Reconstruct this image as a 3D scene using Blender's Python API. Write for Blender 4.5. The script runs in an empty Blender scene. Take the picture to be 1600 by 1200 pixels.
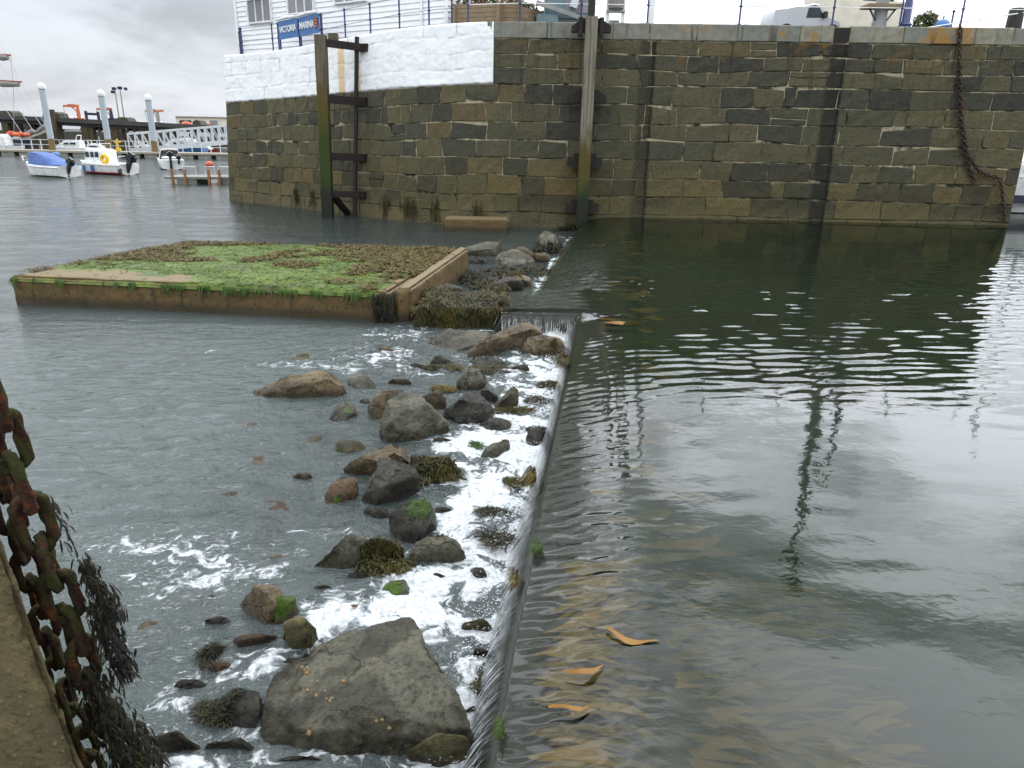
import bpy, bmesh, math, random
import numpy as np
from mathutils import Vector, Matrix, noise as mnoise
from math import radians, sin, cos, pi, tan, atan, sqrt, exp

# ------------------------------------------------------------------ camera, sky, sun, exposure
S = bpy.context.scene
COL = S.collection
FPX, PITCH, ROLL, EYE = 1147.0, radians(19.2), radians(1.04), 3.1
fw = np.array([0, cos(PITCH), -sin(PITCH)]); _r0 = np.array([1., 0, 0]); _u0 = np.array([0, sin(PITCH), cos(PITCH)])
rt = cos(ROLL)*_r0 + sin(ROLL)*_u0; up = -sin(ROLL)*_r0 + cos(ROLL)*_u0
CAM = np.array([0, 0, EYE])
cd = bpy.data.cameras.new('camera'); cam = bpy.data.objects.new('camera', cd); COL.objects.link(cam)
cd.sensor_fit = 'HORIZONTAL'; cd.sensor_width = 36; cd.lens = 36*FPX/1600; cd.clip_start = .05; cd.clip_end = 3000
cam.matrix_world = Matrix(((rt[0], up[0], -fw[0], 0), (rt[1], up[1], -fw[1], 0), (rt[2], up[2], -fw[2], EYE), (0, 0, 0, 1)))
S.camera = cam

SUN_EL, SUN_AZ = radians(66), radians(25)        # azimuth measured from +Y (view direction) towards +X
W = bpy.data.worlds.new('World'); S.world = W; W.use_nodes = True
wn = W.node_tree; wn.nodes.clear()
def wnew(t, **k):
    n = wn.nodes.new(t)
    for a, b in k.items(): setattr(n, a, b)
    return n
wo = wnew('ShaderNodeOutputWorld'); bg = wnew('ShaderNodeBackground'); wn.links.new(bg.outputs[0], wo.inputs[0])
bg.inputs[1].default_value = 0.10
sky = wnew('ShaderNodeTexSky', sky_type='NISHITA', sun_disc=False, sun_elevation=SUN_EL, sun_rotation=SUN_AZ)
tc = wnew('ShaderNodeTexCoord'); sx = wnew('ShaderNodeSeparateXYZ'); wn.links.new(tc.outputs['Generated'], sx.inputs[0])
mp = wnew('ShaderNodeMapping'); mp.inputs['Scale'].default_value = (1.3, 1.3, 4.2); wn.links.new(tc.outputs['Generated'], mp.inputs[0])
nz = wnew('ShaderNodeTexNoise'); nz.inputs['Scale'].default_value = 2.4; nz.inputs['Detail'].default_value = 7; nz.inputs['Roughness'].default_value = .55; nz.inputs['Distortion'].default_value = .5
wn.links.new(mp.outputs[0], nz.inputs['Vector'])
def wm(op, a, b=0.0, clamp=False):
    n = wnew('ShaderNodeMath', operation=op, use_clamp=clamp)
    for i, v in enumerate((a, b)):
        if isinstance(v, (int, float)): n.inputs[i].default_value = v
        else: wn.links.new(v, n.inputs[i])
    return n.outputs[0]
def wmr(v, a, b, c, d):
    n = wnew('ShaderNodeMapRange', interpolation_type='SMOOTHSTEP')
    wn.links.new(v, n.inputs[0])
    for i, q in enumerate((a, b, c, d)): n.inputs[i+1].default_value = q
    return n.outputs[0]
elev = wmr(sx.outputs[2], .11, .36, 7.0, 25.0)                   # overcast: zenith brighter than the horizon
# thin bright cloud around the hidden sun, ahead and to the right
dt = wnew('ShaderNodeVectorMath', operation='DOT_PRODUCT'); wn.links.new(tc.outputs['Generated'], dt.inputs[0])
_s = Vector((sin(SUN_AZ)*cos(.75), cos(SUN_AZ)*cos(.75), sin(.75))); dt.inputs[1].default_value = _s
lum = wm('ADD', elev, wmr(dt.outputs['Value'], .55, .97, 0.0, 17.0))
cl = wm('ADD', wmr(nz.outputs[0], .36, .64, .70, 1.2), wm('MULTIPLY', wm('MULTIPLY', wmr(sx.outputs[2], .15, .4, 0, 1), wmr(dt.outputs['Value'], .3, .8, 0, 1)), wmr(nz.outputs[0], .40, .6, -.32, .22)))
lum = wm('MULTIPLY', lum, cl)
cc = wnew('ShaderNodeMix', data_type='RGBA', blend_type='MULTIPLY'); cc.inputs[0].default_value = 1
cc.inputs[6].default_value = (.945, .99, 1.06, 1); wn.links.new(lum, cc.inputs[7])
mx = wnew('ShaderNodeMix', data_type='RGBA'); mx.inputs[0].default_value = .9
wn.links.new(sky.outputs[0], mx.inputs[6]); wn.links.new(cc.outputs[2], mx.inputs[7])
wn.links.new(mx.outputs[2], bg.inputs[0])

sd = bpy.data.lights.new('sun', 'SUN'); sun = bpy.data.objects.new('sun', sd); COL.objects.link(sun)
sd.energy = 0.6; sd.angle = radians(50); sd.color = (1, .96, .9)
_d = Vector((sin(SUN_AZ)*cos(SUN_EL), cos(SUN_AZ)*cos(SUN_EL), sin(SUN_EL)))
sun.rotation_euler = _d.to_track_quat('Z', 'Y').to_euler(); sun.location = (20, 30, 60)
S.view_settings.view_transform = 'Standard'; S.view_settings.look = 'None'
S.view_settings.exposure = 0.18; S.view_settings.gamma = 1; S.view_settings.use_curve_mapping = False
S.render.engine = 'CYCLES'
cy = S.cycles; cy.use_denoising = True; cy.max_bounces = 8; cy.transparent_max_bounces = 10; cy.glossy_bounces = 4; cy.diffuse_bounces = 3
cy.caustics_reflective = False; cy.caustics_refractive = False; cy.sample_clamp_indirect = 6

# ------------------------------------------------------------------ helpers
WL, PL = -0.45, 0.0        # harbour water level, pool water level
def ray(px, py): return fw + rt*(px-800)/FPX - up*(py-600)/FPX
def at(px, py, z):
    d = ray(px, py); return Vector(CAM + d*((z-EYE)/d[2]))
def atY(px, py, Y):
    d = ray(px, py); return Vector(CAM + d*(Y/d[1]))
def sstep(a, b, x):
    t = np.clip((x-a)/(b-a), 0, 1); return t*t*(3-2*t)
RNG = random.Random(7)
def fbm(v, o=4, H=.9): return mnoise.fractal(Vector(v), H, 2.0, o)

def tag(o, label=None, cat=None, group=None, kind=None):
    if label: o['label'] = label
    if cat: o['category'] = cat
    if group: o['group'] = group
    if kind: o['kind'] = kind
    return o
def thing(name, label, cat, loc=(0, 0, 0), group=None, rz=0):
    o = bpy.data.objects.new(name, None); COL.objects.link(o); o.location = loc; o.rotation_euler.z = rz
    o.empty_display_size = .2
    return tag(o, label, cat, group)
def copy_tree(o, parent=None):
    c = o.copy(); COL.objects.link(c); c.parent = parent
    for ch in list(o.children): copy_tree(ch, c)
    return c
def rootloc(p):
    while p.parent: p = p.parent
    return Vector(p.location)
def link(name, me, mat, parent=None, smooth=False, world=True):
    if mat is not None: me.materials.append(mat)
    if smooth:
        me.shade_smooth()
        if smooth == 'auto': me.set_sharp_from_angle(angle=radians(38))
    o = bpy.data.objects.new(name, me); COL.objects.link(o)
    if parent is not None:
        o.parent = parent
        if world:
            me.transform(Matrix.Translation(-rootloc(parent)))
    return o
class MB:
    def __init__(s): s.v = []; s.f = []
    def add(s, vs, fs):
        b = len(s.v); s.v += [tuple(v) for v in vs]; s.f += [tuple(i+b for i in f) for f in fs]; return s
    def box(s, c, size, rz=0, M=None):
        x, y, z = (q/2 for q in size); c = Vector(c)
        R = M if M is not None else Matrix.Rotation(rz, 3, 'Z')
        vs = [c + R @ Vector((a*x, b*y, d*z)) for d in (-1, 1) for b in (-1, 1) for a in (-1, 1)]
        return s.add(vs, [(0, 2, 3, 1), (4, 5, 7, 6), (0, 1, 5, 4), (2, 6, 7, 3), (0, 4, 6, 2), (1, 3, 7, 5)])
    def beam(s, a, b, w, h=None, roll=0):
        a, b = Vector(a), Vector(b); h = h or w; d = b-a
        q = d.to_track_quat('X', 'Z').to_matrix() @ Matrix.Rotation(roll, 3, 'X')
        return s.box((a+b)/2, (d.length, w, h), M=q)
    def tube(s, pts, rad, n=8, caps=True):
        pts = [Vector(p) for p in pts]; m = len(pts)
        rad = list(rad) if hasattr(rad, '__len__') else [rad]*m
        vs = []; ref = None
        for i, p in enumerate(pts):
            t = (pts[min(i+1, m-1)] - pts[max(i-1, 0)]).normalized()
            if ref is None: ref = t.orthogonal().normalized()
            ref = (ref - t*ref.dot(t)).normalized(); b = t.cross(ref)
            for k in range(n):
                a = 2*pi*k/n; vs.append(p + (ref*cos(a) + b*sin(a))*rad[i])
        fs = [(i*n+k, i*n+(k+1) % n, (i+1)*n+(k+1) % n, (i+1)*n+k) for i in range(m-1) for k in range(n)]
        if caps: fs += [tuple(range(n-1, -1, -1)), tuple((m-1)*n+k for k in range(n))]
        return s.add(vs, fs)
    def loft(s, secs, closed=False, caps=False):
        n = len(secs[0]); m = len(secs)
        vs = [p for q in secs for p in q]
        kk = n if closed else n-1
        fs = [(i*n+k, i*n+(k+1) % n, (i+1)*n+(k+1) % n, (i+1)*n+k) for i in range(m-1) for k in range(kk)]
        if caps: fs += [tuple(range(n-1, -1, -1)), tuple((m-1)*n+k for k in range(n))]
        return s.add(vs, fs)
    def prism(s, poly, vec):
        n = len(poly); vec = Vector(vec)
        vs = [Vector(p) for p in poly] + [Vector(p)+vec for p in poly]
        fs = [tuple(range(n-1, -1, -1)), tuple(range(n, 2*n))] + [(k, (k+1) % n, n+(k+1) % n, n+k) for k in range(n)]
        return s.add(vs, fs)
    def ball(s, c, r, n=10, m=6, sc=(1, 1, 1)):
        c = Vector(c)
        secs = [[c + Vector((r*sc[0]*sin(pi*j/m)*cos(2*pi*k/n), r*sc[1]*sin(pi*j/m)*sin(2*pi*k/n), r*sc[2]*cos(pi*j/m))) for k in range(n)] for j in range(m+1)]
        return s.loft(secs, closed=True)
    def mesh(s, name):
        me = bpy.data.meshes.new(name); me.from_pydata(s.v, [], s.f); me.validate(); return me
    def build(s, name, mat, parent=None, smooth=False, world=True, bevel=0):
        me = s.mesh(name)
        if bevel:
            bm = bmesh.new(); bm.from_mesh(me)
            bmesh.ops.bevel(bm, geom=bm.edges[:], offset=bevel, segments=2, affect='EDGES', clamp_overlap=True)
            bm.to_mesh(me); bm.free()
        bm = bmesh.new(); bm.from_mesh(me); bmesh.ops.recalc_face_normals(bm, faces=bm.faces[:]); bm.to_mesh(me); bm.free()
        return link(name, me, mat, parent, 'auto' if smooth else False, world)

def attr(me, name, arr):
    a = me.attributes.new(name, 'FLOAT', 'POINT'); a.data.foreach_set('value', np.asarray(arr, dtype=np.float32))
# ------------------------------------------------------------------ materials
class N:
    """small node-graph helper"""
    def __init__(s, name):
        s.m = bpy.data.materials.new(name); s.m.use_nodes = True; s.t = s.m.node_tree; s.t.nodes.clear()
        s.out = s.t.nodes.new('ShaderNodeOutputMaterial')
        s._pos = None
    def new(s, t, **k):
        n = s.t.nodes.new(t)
        for a, b in k.items(): setattr(n, a, b)
        return n
    def put(s, sock, v):
        if v is None: return
        if isinstance(v, (int, float)): sock.default_value = v
        elif isinstance(v, (tuple, list)):
            sock.default_value = (tuple(v)+(1,))[:len(sock.default_value)] if len(v) == 3 and len(sock.default_value) == 4 else v
        else: s.t.links.new(v, sock)
    @property
    def pos(s):
        if s._pos is None: s._pos = s.new('ShaderNodeNewGeometry')
        return s._pos.outputs['Position']
    def obj(s): return s.new('ShaderNodeTexCoord').outputs['Object']
    def rand(s): return s.new('ShaderNodeObjectInfo').outputs['Random']
    def attr(s, name): return s.new('ShaderNodeAttribute', attribute_name=name).outputs['Fac']
    def map(s, v, scale=(1, 1, 1), loc=(0, 0, 0), rot=(0, 0, 0)):
        n = s.new('ShaderNodeMapping'); s.put(n.inputs[0], v); n.inputs['Scale'].default_value = scale
        n.inputs['Location'].default_value = loc; n.inputs['Rotation'].default_value = rot; return n.outputs[0]
    def noise(s, v, sc, det=5, ro=.55, dist=0, color=False):
        n = s.new('ShaderNodeTexNoise'); s.put(n.inputs['Vector'], v); n.inputs['Scale'].default_value = sc
        n.inputs['Detail'].default_value = det; n.inputs['Roughness'].default_value = ro; n.inputs['Distortion'].default_value = dist
        return n.outputs[1 if color else 0]
    def voro(s, v, sc, feature='F1', rnd=1):
        n = s.new('ShaderNodeTexVoronoi', feature=feature); s.put(n.inputs['Vector'], v); n.inputs['Scale'].default_value = sc
        n.inputs['Randomness'].default_value = rnd; return n.outputs[0]
    def ramp(s, f, *st):
        n = s.new('ShaderNodeValToRGB'); s.put(n.inputs[0], f); e = n.color_ramp.elements
        while len(e) < len(st): e.new(.5)
        for i, (p, c) in enumerate(st):
            e[i].position = p; e[i].color = (tuple(c)+(1,)) if isinstance(c, (tuple, list)) else (c, c, c, 1)
        return n.outputs[0]
    def mr(s, f, a, b, c=0., d=1., smooth=True):
        n = s.new('ShaderNodeMapRange', interpolation_type='SMOOTHSTEP' if smooth else 'LINEAR'); s.put(n.inputs[0], f)
        for i, q in enumerate((a, b, c, d)): n.inputs[i+1].default_value = q
        return n.outputs[0]
    def mix(s, f, a, b, mode='MIX'):
        n = s.new('ShaderNodeMix', data_type='RGBA', blend_type=mode); s.put(n.inputs[0], f); s.put(n.inputs[6], a); s.put(n.inputs[7], b)
        return n.outputs[2]
    def math(s, op, a, b=0., clamp=False):
        n = s.new('ShaderNodeMath', operation=op, use_clamp=clamp); s.put(n.inputs[0], a); s.put(n.inputs[1], b); return n.outputs[0]
    def xyz(s, v):
        n = s.new('ShaderNodeSeparateXYZ'); s.put(n.inputs[0], v); return n.outputs
    def bump(s, h, strength=.5, dist=.02, nrm=None):
        n = s.new('ShaderNodeBump'); n.inputs['Strength'].default_value = strength; n.inputs['Distance'].default_value = dist
        s.put(n.inputs['Height'], h)
        if nrm is not None: s.put(n.inputs['Normal'], nrm)
        return n.outputs[0]
    KEEP = ('white', 'cream', 'pale_alu', 'coping', 'brown_bladderwrack', 'tan_granite', 'reddish', 'barnacled_concrete', 'olive_grey', 'galvanised', 'silver', 'pile_coating', 'blue_tarp', 'yellow', 'orange', 'window_pane', 'blue_sign')
    def pbr(s, col, rough=.6, nrm=None, metal=0., spec=.5, coat=None):
        if not any(k in s.m.name for k in s.KEEP): col = s.mix(1, col, (.70, .70, .68), 'MULTIPLY')
        b = s.new('ShaderNodeBsdfPrincipled'); s.put(b.inputs['Base Color'], col); s.put(b.inputs['Roughness'], rough)
        s.put(b.inputs['Metallic'], metal); s.put(b.inputs['Specular IOR Level'], spec)
        if nrm is not None: s.put(b.inputs['Normal'], nrm)
        if coat: b.inputs['Coat Weight'].default_value = coat
        s.t.links.new(b.outputs[0], s.out.inputs[0]); return s.m
    def mixsh(s, f, a, b):
        n = s.new('ShaderNodeMixShader'); s.put(n.inputs[0], f); s.t.links.new(a, n.inputs[1]); s.t.links.new(b, n.inputs[2]); return n.outputs[0]

def worn(name, col, col2=None, rough=.5, sc=8, bump=.15, metal=0., spec=.5, rust=0., world=False):
    """weathered plain colour: tint variation, faint dirt, optional rust spots"""
    n = N(name); p = n.pos if world else n.obj(); col2 = col2 or tuple(c*.72 for c in col)
    a = n.noise(p, sc, 6, .6); c = n.mix(n.mr(a, .35, .7), col, col2)
    if rust: c = n.mix(n.mr(n.noise(p, sc*.9, 7, .7, .6), .62-rust*.25, .68-rust*.2), c, (.16, .055, .02))
    h = n.noise(p, sc*6, 4, .6)
    return n.pbr(c, n.math('ADD', rough, n.math('MULTIPLY', n.math('SUBTRACT', a, .5), .25)), n.bump(h, bump, .01), metal, spec)

M = {}
M['white_paint_far'] = worn('white_gloss_paint', (.78, .79, .78), (.6, .61, .6), .35, 3, .05)
M['cream'] = worn('cream_paint', (.72, .68, .55), (.6, .56, .45), .5, 2, .05)
M['blue_paint'] = worn('blue_railing_paint', (.035, .05, .19), (.02, .03, .12), .4, 9, .1)
M['blue_sign'] = worn('blue_sign_paint', (.045, .14, .33), (.04, .115, .28), .45, 3, .03)
M['white_trim'] = worn('white_trim', (.75, .75, .74), (.62, .62, .6), .5, 6, .05)
M['grey_wire'] = worn('galvanised_steel', (.42, .43, .44), (.3, .31, .32), .4, 10, .1, .5)
M['dark_iron'] = worn('dark_wet_iron', (.016, .014, .013), (.03, .02, .015), .55, 7, .5, 0, .25, .06)
M['black'] = worn('black_plastic', (.018, .019, .022), (.03, .03, .034), .35, 6, .05)
M['navy'] = worn('navy_gelcoat', (.02, .025, .07), (.03, .035, .08), .3, 4, .05)
M['blue_tarp'] = worn('blue_tarpaulin', (.022, .085, .28), (.015, .055, .2), .55, 2.2, .5)
M['red_paint'] = worn('red_paint', (.33, .03, .02), (.22, .02, .015), .4, 5, .05)
M['orange'] = worn('orange_plastic', (.55, .10, .03), (.42, .07, .02), .5, 4, .2)
M['yellow'] = worn('yellow_plastic', (.75, .48, .02), (.6, .36, .02), .45, 5, .1)
M['orange_steel'] = worn('orange_crane_paint', (.55, .16, .06), (.4, .1, .04), .5, 5, .1)
M['glass'] = worn('dark_glass', (.035, .042, .05), (.05, .06, .07), .08, 1.5, .02)
M['pane'] = worn('window_pane', (.2, .2, .215), (.26, .255, .25), .1, 1.2, .02)
M['steel_pile'] = worn('galvanised_pile', (.36, .40, .42), (.30, .335, .35), .45, 2, .05, .2)
M['grey_box'] = worn('grey_paint', (.36, .37, .37), (.28, .29, .29), .5, 3, .05)
M['teal'] = worn('faded_teal_paint', (.16, .25, .29), (.2, .3, .33), .5, 3, .05)
M['tan_canvas'] = worn('grey_canvas', (.30, .29, .27), (.24, .23, .21), .8, 3, .2)
M['alu'] = worn('pale_aluminium', (.6, .63, .64), (.48, .5, .52), .4, 3, .08, .25)
M['pontoon'] = worn('pontoon_concrete', (.33, .33, .29), (.22, .23, .2), .8, 2, .2)
M['decking'] = worn('weathered_decking', (.45, .41, .32), (.34, .31, .25), .8, 3, .2)
M['dark_void'] = worn('dark_tarred_timber', (.02, .019, .017), (.035, .03, .025), .8, 2, .3)
M['car_silver'] = worn('silver_car_paint', (.45, .46, .48), (.4, .41, .43), .25, 2, .01, .3)
M['car_white'] = worn('white_car_paint', (.75, .76, .77), (.68, .69, .7), .25, 2, .01)
M['car_red'] = worn('dark_red_car_paint', (.22, .03, .05), (.18, .025, .04), .25, 2, .01)
M['car_dark'] = worn('charcoal_car_paint', (.05, .055, .06), (.04, .045, .05), .25, 2, .01)
M['tyre'] = worn('tyre_rubber', (.02, .02, .02), (.03, .03, .03), .85, 8, .1)
M['old_wood'] = worn('brown_planter_timber', (.30, .22, .13), (.24, .17, .10), .8, 5, .3)

def m_stone():
    n = N('harbour_granite'); p = n.pos; X, Y, Z = n.xyz(p)[:3]
    r = n.rand()
    base = n.ramp(r, (0., (.048, .050, .043)), (.22, (.074, .075, .056)), (.42, (.100, .098, .063)), (.62, (.122, .115, .068)), (.8, (.145, .130, .072)), (.95, (.168, .143, .074)), (1., (.175, .128, .058)))
    big = n.noise(p, .7, 4, .6); fine = n.noise(p, 13, 6, .8); mid = n.noise(p, 4, 7, .7)
    c = n.mix(n.mr(mid, .3, .72), base, n.mix(.5, base, (.11, .104, .066)))
    c = n.mix(n.mr(fine, .49, .66, 0, .6), c, (.018, .018, .014))
    c = n.mix(n.mr(fine, .42, .30, 0, .55), c, (.19, .175, .12))
    # olive algae film on the lower courses
    lowz = n.mr(n.math('ADD', Z, n.math('MULTIPLY', big, 2.0)), 3.9, 1.6, 0, .55)
    c = n.mix(lowz, c, n.mix(1, c, (1.15, 1.0, .62), 'MULTIPLY'))
    # wet sea line: pale barnacles and weed
    wet = n.mr(n.math('ADD', Z, n.math('MULTIPLY', mid, .9)), 1.05, .45)
    c = n.mix(n.math('MULTIPLY', wet, n.mr(fine, .42, .6)), c, (.17, .145, .075))
    # orange lichen below the coping
    lich = n.math('MULTIPLY', n.mr(n.noise(p, 1.1, 6, .7, .4), .53, .66), n.mr(Z, 4.9, 6.3))
    c = n.mix(n.math('MULTIPLY', lich, .8), c, (.27, .135, .022))
    # brown run-off streaks down from the coping
    st = n.noise(n.map(p, (2.6, 2.6, .12)), 1.6, 5, .6)
    c = n.mix(n.math('MULTIPLY', n.mr(st, .52, .72), n.mr(Z, 2.2, 5.6, .15, .75)), c, (.032, .027, .02))
    # two vertical bands left by fender posts
    for x0, x1, k in ((10.98, 11.52, .82), (4.36, 4.86, .5)):
        w = n.math('ADD', X, n.math('MULTIPLY', n.math('SUBTRACT', mid, .5), .16))
        band = n.math('MULTIPLY', n.mr(w, x0-.1, x0+.08), n.mr(w, x1+.1, x1-.05))
        c = n.mix(n.math('MULTIPLY', band, k), c, (.024, .023, .018))
        edge = n.math('MULTIPLY', n.mr(w, x1-.12, x1-.03), n.mr(w, x1+.07, x1))
        c = n.mix(n.math('MULTIPLY', edge, .8), c, (.012, .012, .01))
    # mussel-dark blotches in a loose row above the water
    bl = n.math('MULTIPLY', n.mr(n.voro(p, 2.3), .17, .09), n.math('MULTIPLY', n.mr(Z, 1.2, 1.5), n.mr(Z, 2.9, 2.5)))
    bl = n.math('MULTIPLY', bl, n.math('MULTIPLY', n.mr(X, 9.2, 9.8), n.mr(X, 15.2, 14.5)))
    c = n.mix(n.math('MULTIPLY', bl, .8), c, (.012, .012, .011))
    h = n.math('ADD', n.math('MULTIPLY', mid, .7), n.math('MULTIPLY', fine, .5))
    return n.pbr(c, .78, n.bump(h, 1., .07), spec=.2)
M['stone'] = m_stone()

def m_coping():
    n = N('coping_granite'); p = n.pos; r = n.rand()
    base = n.ramp(r, (0, (.17, .18, .155)), (.5, (.21, .21, .17)), (1, (.26, .245, .18)))
    mid = n.noise(p, 4, 6, .65); fine = n.noise(p, 30, 5, .7)
    c = n.mix(n.mr(mid, .35, .7, 0, .6), base, (.11, .105, .075))
    c = n.mix(n.mr(fine, .55, .75, 0, .6), c, (.05, .05, .042))
    c = n.mix(n.mr(n.noise(p, .9, 6, .7, .5), .55, .64, 0, .85), c, (.27, .14, .025))
    st = n.noise(n.map(p, (3, 3, .2)), 1.5, 5, .6)
    c = n.mix(n.mr(st, .57, .7, 0, .75), c, (.05, .042, .03))
    return n.pbr(c, .8, n.bump(n.math('ADD', mid, fine), .6, .02), spec=.3)
M['coping'] = m_coping()

def m_mortar():
    n = N('lime_mortar'); p = n.pos; Z = n.xyz(p)[2]
    a = n.noise(p, 1.3, 5, .65); b = n.noise(p, 14, 4, .6)
    k = n.math('MULTIPLY', n.mr(a, .40, .55), n.mr(Z, .3, 2.2, .3, 1))
    c = n.mix(k, (.03, .028, .02), n.mix(b, (.56, .50, .34), (.34, .30, .19)))
    return n.pbr(c, .9, n.bump(b, .5, .015), spec=.2)
M['mortar'] = m_mortar()

def m_whitewash():
    n = N('whitewash'); p = n.pos; X, Y, Z = n.xyz(p)[:3]
    a = n.noise(p, 2.2, 6, .65); f = n.noise(p, 16, 5, .65)
    c = n.mix(n.mr(a, .3, .75), (.80, .81, .81), (.73, .735, .72))
    # blackened damp under the top and mould patches
    sp = n.noise(p, 4.5, 8, .75, .5)
    spot = n.math('MULTIPLY', n.mr(sp, .62, .69), n.mr(n.noise(p, .45, 2, .5), .56, .66))
    c = n.mix(n.math('MULTIPLY', spot, .8), c, (.13, .14, .10))
    jn = n.attr('joint'); c = n.mix(n.math('MULTIPLY', n.mr(n.math('ADD', jn, n.math('MULTIPLY', n.math('SUBTRACT', f, .5), .6)), .15, .55), .6), c, (.30, .31, .29))
    drip = n.noise(n.map(p, (2.4, 2.4, .18)), 1.8, 6, .7); c = n.mix(n.math('MULTIPLY', n.mr(drip, .56, .68), .28), c, (.42, .42, .37))
    lines = n.mr(n.noise(n.map(p, (.5, .5, 2)), 3, 6, .7), .60, .66)
    c = n.mix(n.math('MULTIPLY', lines, .35), c, (.3, .3, .28))
    # rust run-off below the timber brackets
    for x0, x1 in ((-7.3, -6.98), (-6.5, -6.26)):
        w = n.math('ADD', X, n.math('MULTIPLY', n.math('SUBTRACT', a, .5), .12))
        b = n.math('MULTIPLY', n.mr(w, x0-.05, x0+.05), n.mr(w, x1+.05, x1-.05))
        b = n.math('MULTIPLY', b, n.mr(Z, 6.2, 6.05))
        c = n.mix(n.math('MULTIPLY', b, n.mr(f, .3, .6, .45, .85)), c, (.60, .40, .13))
    return n.pbr(c, .75, n.bump(n.math('ADD', a, n.math('MULTIPLY', f, .4)), .5, .03), spec=.3)
M['whitewash'] = m_whitewash()

def m_rock(name, c1, c2, c3, barn=.3, rough=.55, bs=.9):
    n = N(name); p = n.pos; Z = n.xyz(p)[2]
    mid = n.noise(p, 3.2, 8, .7, .4); fine = n.noise(p, 26, 7, .8); vfine = n.noise(p, 90, 5, .8)
    tone = n.ramp(n.rand(), (0, .72), (.5, 1.), (1, 1.25))
    c = n.mix(n.mr(mid, .32, .68), c1, c2); c = n.mix(n.mr(n.noise(p, 7.5, 6, .7), .52, .7, 0, .7), c, c3)
    c = n.mix(1, c, tone, 'MULTIPLY')
    damp = n.mr(n.noise(p, 1.9, 5, .6, .5), .46, .58)
    c = n.mix(n.math('MULTIPLY', damp, .75), c, n.mix(1, c, (.36, .36, .33), 'MULTIPLY'))
    c = n.mix(n.mr(fine, .48, .62, 0, .85), c, n.mix(.78, c, (.008, .008, .007)))
    c = n.mix(n.mr(vfine, .5, .62, 0, .5), c, n.mix(.6, c, (.01, .01, .008)))
    wv = n.new('ShaderNodeVectorMath', operation='MULTIPLY_ADD'); n.put(wv.inputs[0], n.noise(p, 4, 4, .6, 0, True)); wv.inputs[1].default_value = (.35, .35, .35); n.put(wv.inputs[2], p)
    crk = n.math('MULTIPLY', n.mr(n.voro(wv.outputs[0], 2.6, 'DISTANCE_TO_EDGE'), .028, .0), n.mr(n.noise(p, 1.7, 3, .5), .45, .6))
    c = n.mix(n.math('MULTIPLY', crk, .8), c, (.008, .008, .007))
    sp = n.math('MULTIPLY', n.mr(fine, .44, .36), n.mr(n.noise(p, 2.6, 4, .6), .42, .62))
    c = n.mix(n.math('MULTIPLY', sp, barn), c, (.30, .27, .13))
    wz = n.math('ADD', Z, n.math('MULTIPLY', n.math('SUBTRACT', mid, .5), .22))
    wet = n.mr(wz, WL+.13, WL+.05)
    c = n.mix(n.math('MULTIPLY', wet, .62), c, n.mix(1, c, (.33, .32, .28), 'MULTIPLY'))
    al = n.attr('algae'); am = n.mr(n.math('ADD', al, n.math('MULTIPLY', n.math('SUBTRACT', n.noise(p, 16, 6, .75), .5), 1.7)), .36, .7)
    ac = n.mix(n.mr(n.noise(p, 30, 5, .7), .35, .65), (.025, .062, .005), (.085, .15, .012))
    c = n.mix(am, c, ac)
    h = n.math('SUBTRACT', n.math('ADD', n.math('MULTIPLY', mid, 1.6), n.math('ADD', n.math('MULTIPLY', fine, .6), n.math('MULTIPLY', vfine, .22))), n.math('MULTIPLY', crk, .4))
    rg = n.math('SUBTRACT', n.math('SUBTRACT', rough, n.math('MULTIPLY', damp, .14)), n.math('MULTIPLY', wet, .24))
    return n.pbr(c, rg, n.bump(h, 1., .07), spec=.3)
M['rock_tan'] = m_rock('tan_granite', (.25, .19, .105), (.17, .125, .07), (.13, .105, .06))
M['rock_grey'] = m_rock('olive_grey_granite', (.165, .155, .105), (.10, .096, .068), (.19, .172, .10), .5)
M['rock_dark'] = m_rock('dark_wet_rock', (.075, .072, .055), (.11, .10, .072), (.045, .043, .033), .3, .42)
M['rock_red'] = m_rock('reddish_granite', (.22, .135, .07), (.15, .10, .055), (.10, .07, .045), .2)
M['rock_yellow'] = m_rock('yellow_algal_rock', (.165, .145, .055), (.11, .10, .045), (.2, .17, .06), .5)
M['rock_brown'] = m_rock('brown_weedy_rock', (.085, .062, .025), (.055, .045, .022), (.10, .08, .03), .4)

def m_concrete_tan():
    n = N('ochre_stained_concrete'); p = n.pos; X, Y, Z = n.xyz(p)[:3]
    a = n.noise(p, 1.6, 6, .65); f = n.noise(p, 22, 6, .7)
    c = n.mix(n.mr(a, .3, .7), (.20, .125, .042), (.125, .082, .03))
    c = n.mix(n.mr(f, .48, .66, 0, .7), c, (.05, .036, .016))
    c = n.mix(n.mr(n.noise(p, 4.5, 6, .7, .4), .5, .64, 0, .7), c, (.075, .058, .02))
    pit = n.mr(n.voro(p, 7.5), .24, .12)
    c = n.mix(n.math('MULTIPLY', pit, .8), c, (.02, .018, .01))
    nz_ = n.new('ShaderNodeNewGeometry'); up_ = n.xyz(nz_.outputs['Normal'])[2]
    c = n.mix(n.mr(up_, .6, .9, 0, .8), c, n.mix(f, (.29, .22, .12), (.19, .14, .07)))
    st = n.noise(n.map(p, (1.6, 1.6, .25)), 1.5, 5, .65)
    c = n.mix(n.math('MULTIPLY', n.mr(st, .55, .66), n.mr(up_, .7, .4)), c, (.035, .036, .012))
    wet = n.mr(n.math('ADD', Z, n.math('MULTIPLY', a, .25)), WL+.36, WL+.2)
    c = n.mix(n.math('MULTIPLY', wet, .75), c, (.03, .026, .014))
    return n.pbr(c, .7, n.bump(n.math('ADD', a, f), .6, .02), spec=.35)
M['concrete_tan'] = m_concrete_tan()
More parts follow.
